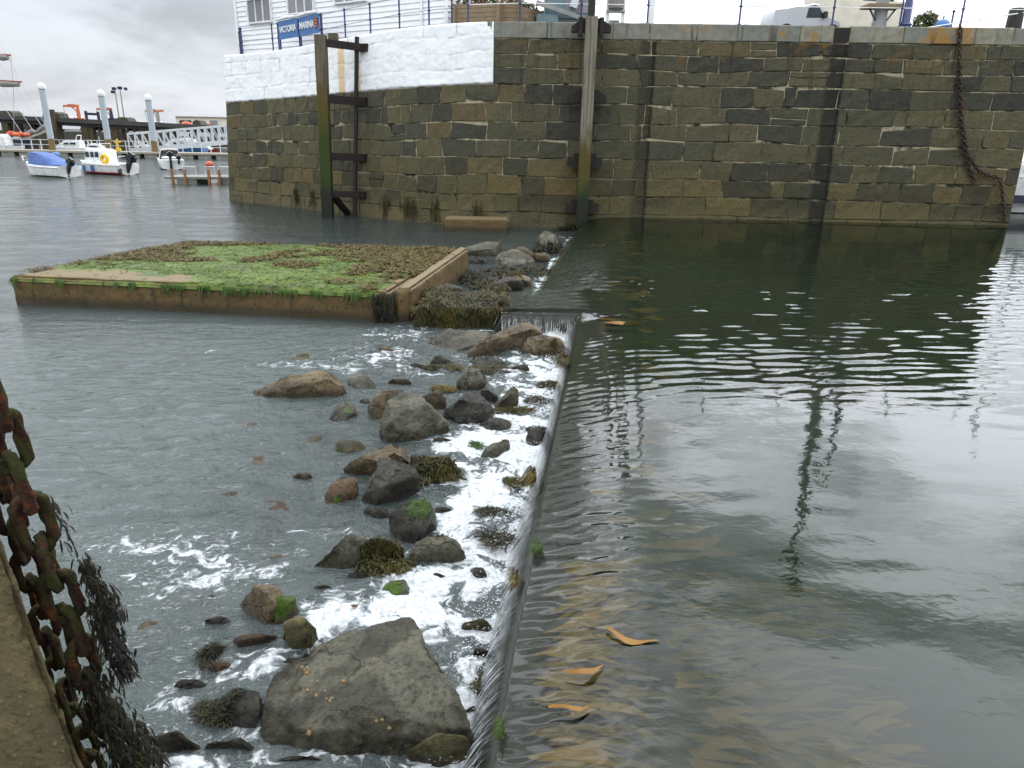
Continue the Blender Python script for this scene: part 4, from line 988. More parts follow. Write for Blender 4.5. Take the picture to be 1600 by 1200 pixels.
# limpets on the biggest boulder
from mathutils.bvhtree import BVHTree
bpy.context.view_layer.update()
big = [o for o in bpy.data.objects if o.name.startswith('rock') and 'biggest grey boulder' in o.get('label', '')][0]
def bvh_of(o):
    me = o.data; T = Matrix.Translation(o.location); return BVHTree.FromPolygons([T @ v.co for v in me.vertices], [tuple(p.vertices) for p in me.polygons])
bb = bvh_of(big); CV = Vector(CAM)
M['limpet'] = worn('limpet_shell', (.27, .17, .06), (.15, .10, .045), .6, 40, .4)
lm = MB(); secs = [[Vector((r_*cos(k*pi/5)*(1+.1*(k % 2)), r_*sin(k*pi/5)*(1+.1*(k % 2)), z)) for k in range(10)] for r_, z in ((.021, -.004), (.019, .006), (.012, .014), (.003, .019))]
lm.loft(secs, closed=True, caps=True); lmesh = None
for i, (x, y) in enumerate([(472,1043),(481,1045),(479,1052),(495,1065),(536,1065),(480,1079),(508,1080),(494,1087),(510,1092),(518,1092),(588,1127),(597,1125),(608,1138),(483,1146),(476,1048),(515,1096)]):
    d = Vector(ray(x, y)).normalized(); h, nrm, _, _ = bb.ray_cast(CV, d)
    if h is None: continue
    if lmesh is None:
        o = lm.build('limpet', M['limpet'], smooth=True); lmesh = o.data
    else:
        o = bpy.data.objects.new('limpet', lmesh); COL.objects.link(o)
    o.location = h; o.rotation_mode = 'QUATERNION'; o.rotation_quaternion = nrm.to_track_quat('Z', 'Y'); k = RNG.uniform(.5, .95); o.scale = (k, k, k)
    tag(o, ('small ochre limpet in the upper cluster on the biggest foreground boulder' if y < 1060 else 'lone ochre limpet right of the clusters on the biggest foreground boulder' if x == 536 else 'lone ochre limpet low on the left of the biggest foreground boulder' if x == 483 else 'ochre limpet in the row above the middle cluster on the biggest boulder' if y < 1070 else 'small ochre limpet in the middle cluster on the biggest foreground boulder' if y < 1100 else 'small ochre limpet in the lower right cluster on the biggest foreground boulder'), 'limpet', 'limpets on the biggest boulder')

# ------------------------------------------------------------------ seaweed
def frond(mb, p, d, L, w, rg, curl=.5, fork=True, n=3):
    d = Vector(d).normalized(); side = d.cross(Vector((rg.uniform(-.4, .4), rg.uniform(-.4, .4), 1))).normalized()
    pts = [Vector(p)]; q = Vector(p)
    for i in range(n):
        q = q + d*(L/n); pts.append(q.copy())
        d = (d + Vector((rg.uniform(-.3, .3), rg.uniform(-.3, .3), -curl*rg.uniform(.3, 1)))).normalized()
    vs = []; b = len(mb.v); fs = []
    for i, q in enumerate(pts):
        ww = w*(.45 + .75*i/n) if i < n else w*.5
        vs += [q-side*ww, q+side*ww]
    for i in range(n): fs.append((2*i, 2*i+1, 2*i+3, 2*i+2))
    if fork:
        e = pts[-1]; k = len(vs)
        vs += [e-side*w*1.5+d*L*.28, e+side*w*1.5+d*L*.25, e]
        fs += [(2*n, k+2, k), (k+2, 2*n+1, k+1)]
    mb.add(vs, fs)
bpy.context.view_layer.update()
_V = []; _F = []
for o in list(bpy.data.objects):
    if o.type == 'MESH' and o.name.startswith('rock'):
        b_ = len(_V); _V += [Vector(o.location)+v.co for v in o.data.vertices]; _F += [tuple(b_+k for k in p.vertices) for p in o.data.polygons]
ROCKBVH = BVHTree.FromPolygons(_V, _F)
def ground(x, y, lo):
    h = ROCKBVH.ray_cast(Vector((x, y, 3)), Vector((0, 0, -1)))[0]
    return max(h.z, lo) if h is not None else lo
def drape(mb, x, y, lo, ang, L, w, rg, n=4, lift=.012):
    """a strap that follows the surface it lies on"""
    q = Vector((x, y, ground(x, y, lo))); pts = []; st = L/n
    for i in range(n+1):
        z = ground(q.x, q.y, lo)
        if pts: z = max(z, pts[-1].z - st*1.1) if z < pts[-1].z else min(z, pts[-1].z + st*1.1)
        pts.append(Vector((q.x, q.y, z + lift*rg.uniform(.3, 1.8)*(1-.5*i/n))))
        ang += rg.gauss(0, .35); nx, ny = q.x+cos(ang)*st, q.y+sin(ang)*st; dz = ground(nx, ny, lo)-z
        f = st/max(sqrt(st*st+dz*dz), 1e-4); q = Vector((q.x+cos(ang)*st*f, q.y+sin(ang)*st*f, 0))
    vs = []; fs = []
    for i, p in enumerate(pts):
        a, b = pts[max(i-1, 0)], pts[min(i+1, n)]; sd3 = (b-a).cross(Vector((rg.uniform(-.5, .5), rg.uniform(-.5, .5), 1))).normalized()
        ww = w*(.5+.8*i/n) if i < n else w*.5
        vs += [p-sd3*ww, p+sd3*ww]
    fs = [(2*i, 2*i+1, 2*i+3, 2*i+2) for i in range(n)]
    e = pts[-1]; d = (pts[-1]-pts[-2]).normalized(); k = len(vs); vs += [e+d*L*.16-sd3*w*1.3, e+d*L*.14+sd3*w*1.3, e]
    fs += [(2*n, k+2, k), (k+2, 2*n+1, k+1)]; mb.add(vs, fs)
def clump(label, px, py, h, rx, ry, rz, n, L, w, mat, seed, name='seaweed_clump', group='seaweed clumps among the rocks', curl=.6, dirn=None):
    rg = random.Random(seed); c = at(px, py, WL+h); mb = MB(); lip_ = 'lip' in label or 'ledge at' in label
    if lip_:
        for _ in range(int(n*2.6)):
            a = rg.uniform(0, 2*pi); r_ = sqrt(rg.random()); p = c + Vector((rx*r_*cos(a), ry*r_*sin(a), rz*rg.uniform(0, .6)))
            frond(mb, p, Vector((cos(a)*.4, sin(a)*.4, rg.uniform(-.3, .3))) + Vector(dirn or (0, 0, 0)), L*rg.uniform(.3, .75), w*rg.uniform(.4, .85), rg, curl)
    else:
        lobes = [(rg.gauss(0, .45)*rx, rg.gauss(0, .45)*ry, rg.uniform(.35, .75), rg.uniform(0, 6.3)) for _ in range(5)]
        for _ in range(int(n*3.2)):
            lx, ly, lr, la = rg.choice(lobes); a = rg.uniform(0, 2*pi); r_ = sqrt(rg.random())*lr
            x, y = c.x+lx+rx*r_*cos(a), c.y+ly+ry*r_*sin(a)
            ang = la + rg.gauss(0, .8) if dirn is None else math.atan2(dirn[1], dirn[0]) + rg.gauss(0, .7)
            drape(mb, x, y, WL+.012, ang, L*rg.uniform(.5, 1.25), w*rg.uniform(.4, .85), rg, 4, .010+.35*rz*rg.random()**2)
    mb.v = [tuple(Vector(v)-c) for v in mb.v]
    o = link(name, mb.mesh(name), M[mat]); o.location = c
    return tag(o, label, 'seaweed', group)
CL = [
 ('brown wrack strand floating right of the low dark rock in foam', 797,638,.05,.26,.07,.05,110,.12,.012,'fucus_olive',1,(.6,0,0)),
 ('olive wrack lying on the foam above the grey wet rock', 838,653,.18,.12,.08,.05,70,.12,.012,'fucus_dark',2,None),
 ('dark wrack patch in foam right of the narrow leaning slab', 840,622,.03,.13,.07,.04,60,.12,.012,'fucus_dark',3,None),
 ('brown wrack tail caught at the fall near the weir middle', 795,751,.03,.16,.05,.05,80,.12,.012,'fucus_olive',4,(.5,.1,0)),
 ('flat dark wrack strip floating in foam below the weir middle', 772,796,.03,.13,.04,.04,70,.10,.01,'fucus_dark',5,(-.5,0,0)),
 ('dark wrack tuft spread on the foam beside the weir', 783,838,.04,.13,.08,.04,70,.15,.011,'fucus_dark',6,(-.2,0,.3)),
 ('brown wrack crown on the rock with streaming green weed', 678,712,.27,.20,.12,.06,240,.13,.012,'fucus_olive',7,None),
 ('brown wrack hanging over the edge of the green weed rock', 700,722,.18,.10,.10,.10,140,.14,.012,'fucus_olive',8,(.3,-.2,-.2)),
 ('heavy brown wrack drape on the rock left of the flat topped block', 595,855,.17,.19,.12,.10,320,.12,.011,'fucus_olive',9,(.2,-.3,-.1)),
 ('brown wrack floating beside the small brown mossy boulder', 694,603,.06,.16,.1,.05,130,.12,.012,'fucus',10,None),
 ('brown wrack strip on the dark rock under the flat grey slab', 690,568,.08,.20,.1,.05,120,.13,.012,'fucus_olive',11,None),
 ('olive wrack clinging under the long yellow tan rock', 765,566,.12,.25,.14,.05,200,.13,.012,'fucus_olive',12,None),
 ('wrack skirt at the foot of the grey rounded boulder', 790,414,.2,.62,.5,.15,420,.28,.03,'fucus_dark',13,(0,-.4,-.2)),
 ('wrack skirt round the boulder nearest the quay wall', 856,376,.35,.4,.4,.3,330,.32,.032,'fucus_dark',14,(0,-.4,-.4)),
 ('brown wrack beside the raised rim of the algae covered platform', 722,425,.1,.55,.9,.15,460,.24,.024,'fucus_dark',15,None),
 ('brown wrack mat in the upper stream by the tan stone', 838,418,.12,.5,.5,.1,260,.26,.026,'fucus_dark',16,None),
 ('dark wrack on the black ledge left of the biggest boulder', 340,1095,.12,.09,.08,.04,150,.08,.007,'fucus_dark',17,None),
 ('brown wrack on the sunken ledge by the left rapids', 328,1012,.08,.06,.07,.04,110,.08,.007,'fucus_dark',18,None),
 ('small wrack tuft at the fall beside the square tan block', 880,540,.25,.12,.25,.1,140,.14,.012,'fucus_olive',19,(0,-.2,-.2)),
 ('small green wrack cushion in foam left of the lozenge shaped rock', 742,693,.04,.07,.06,.03,60,.08,.009,'green_weed',20,None),
 ('short brown wrack wisps on a rock left of the weir foot', 752,1062,.1,.06,.1,.05,70,.10,.008,'fucus_olive',21,(.3,.3,.2)),
 ('brown tangle of wrack on the pale stone at the wall end of the weir', 893,345,.35,.35,.2,.3,160,.25,.024,'fucus_dark',22,(0,-.3,-.5)),
 ('wrack strands in the upper stream below the brown rock', 762,436,.1,.5,.3,.1,200,.2,.02,'fucus_olive',23,None),
 ('bright green weed tuft at the weir lip halfway along', 842,851,.40,.04,.09,.02,40,.10,.007,'green_weed',31,(-.6,0,-.3)),
 ('bright green weed tuft at the weir lip by the biggest foreground boulder', 784,1133,.40,.025,.07,.02,44,.07,.005,'green_weed',32,(-.6,0,-.4)),
 ('reddish brown wrack strand bent over the weir lip in the near half', 806,900,.34,.03,.10,.03,40,.10,.008,'fucus',33,(-.5,0,-.6)),
 ('golden brown wrack strand hanging over the weir lip near its middle', 832,738,.36,.04,.14,.04,70,.14,.010,'fucus',34,(-.5,-.1,-.5)),
 ('olive wrack strand over the weir lip below the step', 884,560,.36,.06,.3,.05,90,.16,.012,'fucus_olive',35,(-.5,-.2,-.5)),
]
for lab, px, py, h, rx, ry, rz, n, L, w, mat, sd_, dr in CL: clump(lab, px, py, h, rx, ry, rz, n, L, w, mat, sd_, dirn=dr)

# wrack-covered mound at the end of the weir platform
def mound():
    rg = random.Random(44); c = Vector((-1.0, 14.25, -.3)); mb = MB()
    rk = MB(); rk.box((-1.02, 14.3, -.62), (1.62, 1.7, .98)); o = rk.build('ledge', M['rock_dark'], None, bevel=.08)
    attr(o.data, 'algae', np.zeros(len(o.data.vertices)))
    tag(o, 'dark broken ledge at the left end of the weir platform under thick wrack', 'ledge')
    for _ in range(6000):
        f = rg.random()
        if f < .55:
            x_, y_ = rg.uniform(-1.9, -.1), rg.uniform(13.4, 15.15); hh = .26*max(-.2, fbm((x_*1.7, y_*1.7, 5), 3)) + .10*fbm((x_*6, y_*6, 2), 2)
            p = Vector((x_, y_, -.15+hh+rg.uniform(0, .06))); d = Vector((rg.uniform(-.6, .6), -.5+rg.uniform(-.4, .4), .25))
        else:
            x_ = rg.uniform(-1.85, -.1); p = Vector((x_, 13.43-.10*max(0, fbm((x_*2.6, 3, 5), 3)), rg.uniform(-.42, -.05))); d = Vector((rg.uniform(-.3, .3), -.35, -.6))
        frond(mb, p, d, rg.uniform(.07, .17), rg.uniform(.007, .016), rg, .8)
    mb.v = [tuple(Vector(v)-c) for v in mb.v]
    me = mb.mesh('wrack_mat'); o = link('wrack_mat', me, M['fucus_olive']); o.location = c
    tag(o, 'thick olive and black wrack covering the ledge beside the weir step', 'seaweed', kind='stuff')
mound()

# ------------------------------------------------------------------ algae covered concrete platform
TZ = .12
PA, PB, PC_, PD = Vector((-10.2, 14.65, 0)), Vector((-8.6, 19.4, 0)), Vector((-1.2, 19.15, 0)), Vector((-2.38, 13.7, 0))
plat = thing('concrete_platform', 'low ochre concrete platform with green algae top rising from the harbour', 'platform', (-5.5, 16.5, WL))
def prismz(mb, poly, z0, z1): return mb.prism([(p[0], p[1], z0) for p in poly], (0, 0, z1-z0))
def rough_block(name, poly, z0, z1, mat, parent, L=.16, amp=.02, bev=.05):
    mb = MB(); prismz(mb, poly, z0, z1); me = mb.mesh(name); bm = bmesh.new(); bm.from_mesh(me)
    bmesh.ops.bevel(bm, geom=bm.edges[:], offset=bev, segments=2, affect='EDGES'); refine(bm, L, 9); bm.normal_update()
    for v in bm.verts: v.co += v.normal*amp*fbm((v.co.x*2.3, v.co.y*2.3, v.co.z*3), 4)
    bmesh.ops.recalc_face_normals(bm, faces=bm.faces[:]); bm.to_mesh(me); bm.free(); return link(name, me, mat, parent, True)
rough_block('slab', [PA, PD + Vector((-.02, 0, 0)), PC_ + Vector((-.35, 0, 0)), PB], WL-.9, TZ, M['concrete_tan'], plat)
rough_block('rim', [PD + Vector((.12, .02, 0)), PD + Vector((.42, .09, 0)), PC_ + Vector((.02, -.25, 0)), PC_ + Vector((-.22, -.05, 0))], WL-.9, TZ+.07, M['concrete_tan'], plat)
# carpet: a lumpy sheet that dips under the concrete where it is bare
def in_quad(s, t): return PA*(1-s)*(1-t) + PD*s*(1-t) + PC_*s*t + PB*(1-s)*t
nn_ = 170; mm_ = 110; vs = []; fs = []
def cover(s, t, p):
    a = fbm((p.x*.45, p.y*.7, 3.3), 5)
    bare = .7*exp(-((t-.02)/.10)**2)*float(sstep(.62, .3, s)) + .5*exp(-((s-.15)/.2)**2-((t-.1)/.12)**2) + .55*exp(-((s-.99)/.05)**2)
    return .45 + .6*a - 1.1*bare
for j in range(mm_+1):
    for i in range(nn_+1):
        s_, t_ = .004+.972*i/nn_, .002+.99*j/mm_; p = in_quad(s_, t_); cvr = cover(s_, t_, p)
        z = TZ + min(max(cvr, -.6), .5)*.05 + .012*fbm((p.x*3, p.y*5, 1), 4)
        if j == 0: z = TZ-.1
        vs.append((p.x, p.y - (.05 if j == 0 else 0), z))
for j in range(mm_):
    for i in range(nn_): a = j*(nn_+1)+i; fs.append((a, a+1, a+nn_+2, a+nn_+1))
me = bpy.data.meshes.new('green_algae'); me.from_pydata(vs, [], fs); o = link('green_algae', me, M['algae'], None, True)
tag(o, 'bright green algae carpet spread over the concrete platform', 'algae', kind='stuff')
rg = random.Random(13); mb = MB()
for _ in range(15000):
    s_, t_ = .01+.95*rg.random(), .01+.98*rg.random(); p = in_quad(s_, t_)
    if cover(s_, t_, p) < .12: continue
    a = rg.gauss(-.6, .8); frond(mb, (p.x, p.y, TZ+.012+rg.uniform(0, .02)), (cos(a), sin(a), .12), rg.uniform(.05, .13), rg.uniform(.006, .018), rg, .3, False, 2)
M['green_top'] = m_weed('green_laver', (.085, .15, .010), (.05, .10, .008), (.17, .23, .022), .6)
tag(link('green_fronds', mb.mesh('green_fronds'), M['green_top']), 'short green weed lying over the algae carpet on the platform', 'seaweed', kind='stuff')
rg = random.Random(3); mb = MB(); cnt = 0
while cnt < 17000:
    s_, t_ = rg.random(), rg.random(); p = in_quad(s_, t_)
    k = fbm((p.x*.6+11, p.y*1.1, 8.3), 5)
    band = .75*exp(-((s_-.0)/.22)**2)*(t_ > .08) + .5*exp(-((t_-.62)/.22)**2) + .85*exp(-((s_-.9)/.13)**2) + .5*exp(-((t_-.97)/.06)**2)*(s_ < .6) - .7*exp(-((t_-.12)/.2)**2)*(s_ < .8)
    if k*1.5 + band < .60 and not (rg.random() < .012): continue
    cnt += 1; a = rg.uniform(0, 6.3)
    frond(mb, (p.x, p.y, TZ+.01+rg.uniform(0, .05)), (cos(a), sin(a), rg.uniform(-.1, .6)), rg.uniform(.06, .15), rg.uniform(.009, .022), rg, .8, True, 2)
tag(link('brown_wrack', mb.mesh('brown_wrack'), M['fucus']), 'brown bladderwrack strewn in patches over the green algae', 'seaweed', kind='stuff')
mb = MB()
for _ in range(4200):
    s_ = rg.random()
    if fbm((s_*31, 1, 4), 4) < .02 + .25*(s_ < .42): continue
    p = in_quad(s_, 0); 
    frond(mb, (p.x, p.y-.03, TZ-.02), (rg.uniform(-.2, .2), -.4, -.3), rg.uniform(.03, .11)*(1 if rg.random() < .85 else 2.2), rg.uniform(.006, .014), rg, 1.8, False)
tag(link('hanging_green_weed', mb.mesh('hanging_green_weed'), M['green_weed']), 'green weed hanging over the front edge of the concrete platform', 'seaweed', kind='stuff')
mb = MB()
for _ in range(700):
    p = PD + Vector((rg.uniform(-.28, .1), -.02-rg.uniform(0, .05), rg.uniform(-.4, TZ)))
    frond(mb, p, (rg.uniform(-.2, .2), -.3, -.6), rg.uniform(.08, .2), rg.uniform(.01, .02), rg, 1, True)
tag(link('dark_hanging_wrack', mb.mesh('dark_hanging_wrack'), M['fucus_dark']), 'dark wrack hanging at the right front corner of the platform', 'seaweed', kind='stuff')
# green strands on the wall foot
mb = MB()
for _ in range(260):
    x = rg.choice([-4.3, -3.95, -3.1, -5.2, -8.9, -9.8, -1.4]) + rg.gauss(0, .1); u = u_of_x(x); z = rg.uniform(-.1, .55)
    frond(mb, wall_pt(u, z, .09), (rg.uniform(-.1, .1), -.15, -1), rg.uniform(.15, .55), rg.uniform(.01, .025), rg, .3, False)
tag(link('wall_weed', mb.mesh('wall_weed'), M['fucus_olive']), 'strands of green weed hanging down the foot of the quay wall', 'seaweed', kind='stuff')

# concrete block at the wall foot
bl = at(693, 361, WL); br_ = at(794, 363, WL)
mb = MB(); prismz(mb, [bl, br_, br_+Vector((.0, 1.2, 0)), bl+Vector((0, 1.2, 0))], WL-.6, WL+.42)
cb = mb.build('concrete_block', M['concrete_tan'], None, True, bevel=.05); cb.location = (0, 0, 0)
tag(cb, 'ochre concrete block sitting in the water against the quay wall foot', 'block')

# ------------------------------------------------------------------ kelp in the pool
def surf_under(q):
    s_ = q.x - (float(lipA(q.y)) if q.y < YS else float(np.interp(q.y, [13, 28.5], [1.2, 2.75])))
    return -.12*exp(-(max(s_, 0)/.55)**1.2) - .026 - .012*min(max(s_-.6, 0), 1)
def kelp(mb, p, ang, L, w, rg, rise=0., n=7, under=True):
    p = Vector(p); pts = []; d = Vector((cos(ang), sin(ang), 0)); z0 = p.z; am = 1. if under else .75; cu = .05 if under else .11; ct = 1. if under else .25
    if under:
        lx = (float(lipA(p.y)) if p.y < YS else float(np.interp(p.y, [13, 28.5], [1.2, 2.75])))
        L = min(L, max(p.x-lx-.12-.25*rg.random(), .12))
    for i in range(n+1):
        f = i/n; q = p + d*(L*f); q.z = z0 + rise*sin(pi*f) + .012*am*sin(7*f+L*20)
        if under:
            q.z = min(q.z, surf_under(q))
        q += Vector((-d.y, d.x, 0))*(cu*L*sin(5*f+w*90)); pts.append(q)
    vs = []; sd2 = Vector((-d.y, d.x, 0))
    for i, q in enumerate(pts):
        f = i/n; ww = w*(sin(pi*min(max(f*.9+.08, 0), 1))**.6)*(1+.2*sin(9*f+L*9)); tw = .35*sin(4*f+w*50)
        for k in (-1, -.33, .33, 1): vs.append(q + sd2*ww*k + Vector((0, 0, ct*(tw*ww*k + .25*ww*(.5-abs(k))*sin(11*f)))))
    mb.add(vs, [(4*i+k, 4*i+k+1, 4*i+5+k, 4*i+4+k) for i in range(n) for k in range(3)])
rg = random.Random(12); mb = MB()
for _ in range(620):
    y = 2.1 + 2.9*rg.random()**1.1; s_ = .6 + 2.0*rg.random()**1.6
    x = float(lipA(y)) + s_; z = -.09 - .16*max(s_-.75, 0) - rg.random()*.12
    kelp(mb, (x, y, z), pi + .25*sin(y*3+s_) + rg.gauss(0.05, .12), rg.uniform(.5, 1.2), rg.uniform(.018, .045), rg, .02)
for _ in range(110):
    y = rg.uniform(5, 26); s_ = .95 + .7*rg.random(); x = (float(lipA(y)) if y < YS else float(np.interp(y, [13, 28.5], [1.2, 2.75]))) + s_
    kelp(mb, (x, y, -.12-rg.random()*.14), pi+rg.gauss(0, .3), rg.uniform(.3, .9), rg.uniform(.03, .07), rg, .02)
tag(link('kelp_bed', mb.mesh('kelp_bed'), M['kelp'], None, True), 'golden kelp streaming under water along the pool side of the weir', 'kelp', kind='stuff')
for lab, px, py, px2, py2, w_ in [
    ('orange kelp blade breaking the surface farthest from the weir lip', 945, 983, 1028, 1006, .026),
    ('orange kelp blade at the surface close beside the weir lip', 884, 1050, 944, 1040, .024),
    ('yellow kelp blade floating nearest the bottom of the picture', 858, 1106, 922, 1099, .016),
    ('amber kelp blade lying over the upper weir sill by the quay wall', 925, 383, 945, 381, .16),
    ('brown kelp blade in the dark water level with the weir step', 945, 502, 1000, 503, .10)]:
    a, b = at(px, py, -.01), at(px2, py2, -.01); q = MB()
    kelp(q, (0, 0, 0), atan((b.y-a.y)/(b.x-a.x)), (b-a).length, w_, rg, .004, 18, False)
    o = link('kelp_blade', q.mesh('kelp_blade'), M['kelp_bright'], None, True); o.location = a + Vector((0, 0, -.007 if w_ < .05 else -.02)); tag(o, lab, 'kelp', 'kelp blades at the surface')

# ------------------------------------------------------------------ fender posts, ladder pole, hanging chain
def box_post(mb, a, b, w, d, rg, n=14):
    """squared timber with a worn, slightly wandering outline"""
    a, b = Vector(a), Vector(b); secs = []
    for i in range(n+1):
        p = a.lerp(b, i/n); k = 1+.05*fbm((i*.7, w, 2), 3); c = .06
        secs.append([p + Vector((x*w*k/2, y*d*k/2, 0)) for x, y in ((-1+c, -1), (1-c, -1), (1, -1+c), (1, 1-c), (1-c, 1), (-1+c, 1), (-1, 1-c), (-1, -1+c))])
    mb.loft(secs, closed=True, caps=True)
p0 = at(512, 340, WL); p1 = atY(501, 55, p0.y+.12)
fp = thing('fender_post', 'tall weed covered timber fender post in front of the whitewashed wall', 'post', p0, 'timber fender posts')
mb = MB(); box_post(mb, p0+Vector((0, 0, -.8)), p1, .42, .36, RNG); mb.build('timber', M['post_left'], fp)
lp = at(563, 338, WL)
for k, (py, th) in enumerate([(72, .26), (158, .3), (246, .28), (304, .24)]):
    zz = atY(540, py, p0.y+.6).z; u = u_of_x(lp.x); e = wall_pt(u, zz, .1); e2 = wall_pt(u_of_x(lp.x+.3), zz, .06)
    st = Vector((p0.x + (p1.x-p0.x)*(zz-WL)/(p1.z-WL)+.15, p0.y+.1, zz+.05))
    mb = MB(); mb.beam(st, e+Vector((.12, 0, 0)), .22, th); mb.build('cross_beam', M['dark_iron'], fp)
    mb = MB(); mb.box(e+Vector((.1, -.04, 0)), (.5, .3, th*1.05), rz=-.5); mb.build('wall_bracket', M['dark_iron'], fp)
st = Vector((p0.x+.25, p0.y+.05, atY(530, 306, p0.y).z)); en = at(552, 337, WL-.1)
mb = MB(); mb.beam(st, en + Vector((0, 0, -.2)), .2, .2); mb.build('brace', M['dark_iron'], fp)
mb = MB(); mb.box(p1+Vector((.38, .4, -.02)), (.34, .3, .26)); mb.build('top_chock', M['post_left'], fp)
pole = MB(); u = u_of_x(lp.x); pole.tube([wall_pt(u, z, .34) for z in (-1.1, 1, 3, 5, 6.35)], .085, 10)
o = pole.build('steel_pole', M['dark_iron'], None, True); tag(o, 'slim dark steel pole standing against the wall beside the weedy fender post', 'pole')

m0 = atY(908, 352, 27.75); m1 = atY(925, 26, 27.75)
mp_ = thing('fender_post', 'pale grey timber fender post at the wall end of the weir', 'post', m0, 'timber fender posts')
mb = MB(); box_post(mb, m0+Vector((0, 0, -.6)), m1, .40, .36, RNG); mb.build('timber', M['post_mid'], mp_)
for k, (py, wd) in enumerate([(42, 1.35), (152, 1.35), (253, 1.25), (325, 1.2)]):
    cx = 908+(925-908)*(352-py)/326; c = atY(cx, py, 28.05); 
    mb = MB()
    if k < 2: mb.prism([(c.x-wd/2, c.y-.12, c.z-.18), (c.x+wd/2, c.y-.12, c.z-.18), (c.x+wd/2, c.y-.12, c.z+.02), (c.x+.3, c.y-.12, c.z+.26), (c.x-.3, c.y-.12, c.z+.26), (c.x-wd/2, c.y-.12, c.z+.02)], (0, .3, 0))
    else: mb.box(c, (wd, .34, .32)); mb.box(c+Vector((0, -.05, .2)), (.8, .26, .2))
    mb.build('iron_bracket', M['dark_iron'], mp_)
for x in (-.36, .36):
    mb = MB(); mb.box(m1+Vector((x, .22, -.3)), (.14, .3, .6)); mb.build('top_cheek', M['dark_iron'], mp_)
mb = MB(); mb.tube([m1+Vector((.02, .55, -.3)), m1+Vector((.05, .55, 2.4))], .13, 10)
o = mb.build('steel_pole', M['dark_void'], None, True); tag(o, 'dark pole rising behind the top of the pale grey fender post', 'pole')

def chain_link_mesh(name, L, Wd, r, n=8, m=22, stud=False, lump=0., seed=1):
    """one oval chain link, long axis X, flat in XY"""
    mb = MB(); pts = []
    for i in range(m):
        a = 2*pi*i/m; x = (L/2-Wd/2)*(1 if cos(a) > 0 else -1)*min(1, abs(cos(a))*3) + Wd/2*cos(a); pts.append(Vector((x, Wd/2*sin(a), 0)))
    secs = []
    for i, p in enumerate(pts):
        t = (pts[(i+1) % m]-pts[i-1]).normalized(); b = Vector((0, 0, 1)); nn = t.cross(b)
        secs.append([p + (nn*cos(2*pi*k/n)+b*sin(2*pi*k/n))*r*(1+lump*fbm((p.x*34+seed, p.y*34+cos(2*pi*k/n)*1.5, sin(2*pi*k/n)*1.5+seed), 5)) for k in range(n)])
    secs.append(secs[0]); mb.loft(secs, closed=True)
    return mb.mesh(name)
def lay_chain(root, pts, L, me_list, mat, pitch=.72, sag=0, jig=.0, rg=RNG, twist0=0.):
    P = [Vector(p) for p in pts]; S_ = [0]
    for a, b in zip(P, P[1:]): S_.append(S_[-1]+(b-a).length)
    n = max(int(S_[-1]/(L*pitch)), 1)
    def pos(s): 
        return Vector([np.interp(s, S_, [q[k] for q in P]) for k in range(3)])
    for i in range(n+1):
        s = i*L*pitch; p = pos(s); t = (pos(s+L*.4)-pos(s-L*.4))
        if t.length < 1e-4: continue
        q = t.to_track_quat('X', 'Z').to_matrix().to_4x4() @ Matrix.Rotation(twist0 + (pi/2 if i % 2 else 0)+rg.gauss(0, jig), 4, 'X')
        me = me_list[i % len(me_list)]
        o = bpy.data.objects.new('link', me); COL.objects.link(o); o.parent = root
        o.matrix_local = Matrix.Translation(p-rootloc(root)) @ q
hl = chain_link_mesh('hanging_link', .19, .115, .024, 6, 14); hl.materials.append(M['rust'] if 'rust' in M else M['chain']); hl.shade_smooth()
M['rust'] = worn('old_rusty_chain', (.035, .02, .014), (.07, .032, .018), .8, 6, .6, world=True); hl.materials[0] = M['rust']
def wpx(px, py, out=.16):
    """point on the quay face seen at a pixel"""
    d = Vector(ray(px, py)); t = 20.
    for _ in range(40):
        p = Vector(CAM)+d*t; u = u_of_x(p.x); w_ = wall_pt(u, p.z, out); t += (w_.y-p.y)*.9/d.y*1.0
    return Vector(CAM)+d*t
ch = thing('hanging_chain', 'old rusty mooring chain hanging down the right end of the quay wall', 'chain', wpx(1500, 60))
lay_chain(ch, [wpx(*q) for q in ((1500, 42), (1499, 80), (1497, 130), (1500, 190), (1505, 230), (1513, 260), (1523, 284))], .19, [hl], M['rust'])
lay_chain(ch, [wpx(*q, .22) for q in ((1499, 100), (1503, 190), (1511, 240), (1530, 268), (1548, 275), (1562, 278), (1566, 300), (1570, 345))], .19, [hl], M['rust'])

# ------------------------------------------------------------------ the big chain and the concrete buttress beside the camera
links = [chain_link_mesh('big_link', .195, .086, .0175, 14, 40, lump=.62, seed=k*3.3) for k in range(4)]
slinks = [chain_link_mesh('small_link', .165, .07, .0145, 12, 30, lump=.62, seed=k*5.1+1) for k in range(3)]
for q in links+slinks: q.materials.append(M['chain']); q.shade_smooth()
def path(pts, y0, y1):
    n = len(pts); return [atY(x, y, y0+(y1-y0)*i/(n-1)) for i, (x, y) in enumerate(pts)]
cp = path([(-60, 470), (-28, 580), (8, 690), (46, 795), (84, 900), (116, 990), (140, 1060), (165, 1120), (205, 1180), (250, 1260)], 2.0, 2.25)
bc = thing('anchor_chain', 'thick rusty chain covered in green moss hanging at the left edge', 'chain', cp[4])
lay_chain(bc, cp, .195, links, M['chain'], .78, twist0=.5, jig=.2)
cp2 = path([(-34, 640), (-4, 740), (24, 830), (46, 890), (62, 945), (80, 1010), (98, 1075), (125, 1140), (160, 1230)], 2.12, 2.3)
bc2 = thing('anchor_chain', 'thinner mossy chain running down left of the thick chain by the buttress', 'chain', cp2[4])
lay_chain(bc2, cp2, .165, slinks, M['chain'], .76, twist0=.9, jig=.25)
rg = random.Random(9); mb = MB(); cc0 = cp[6]
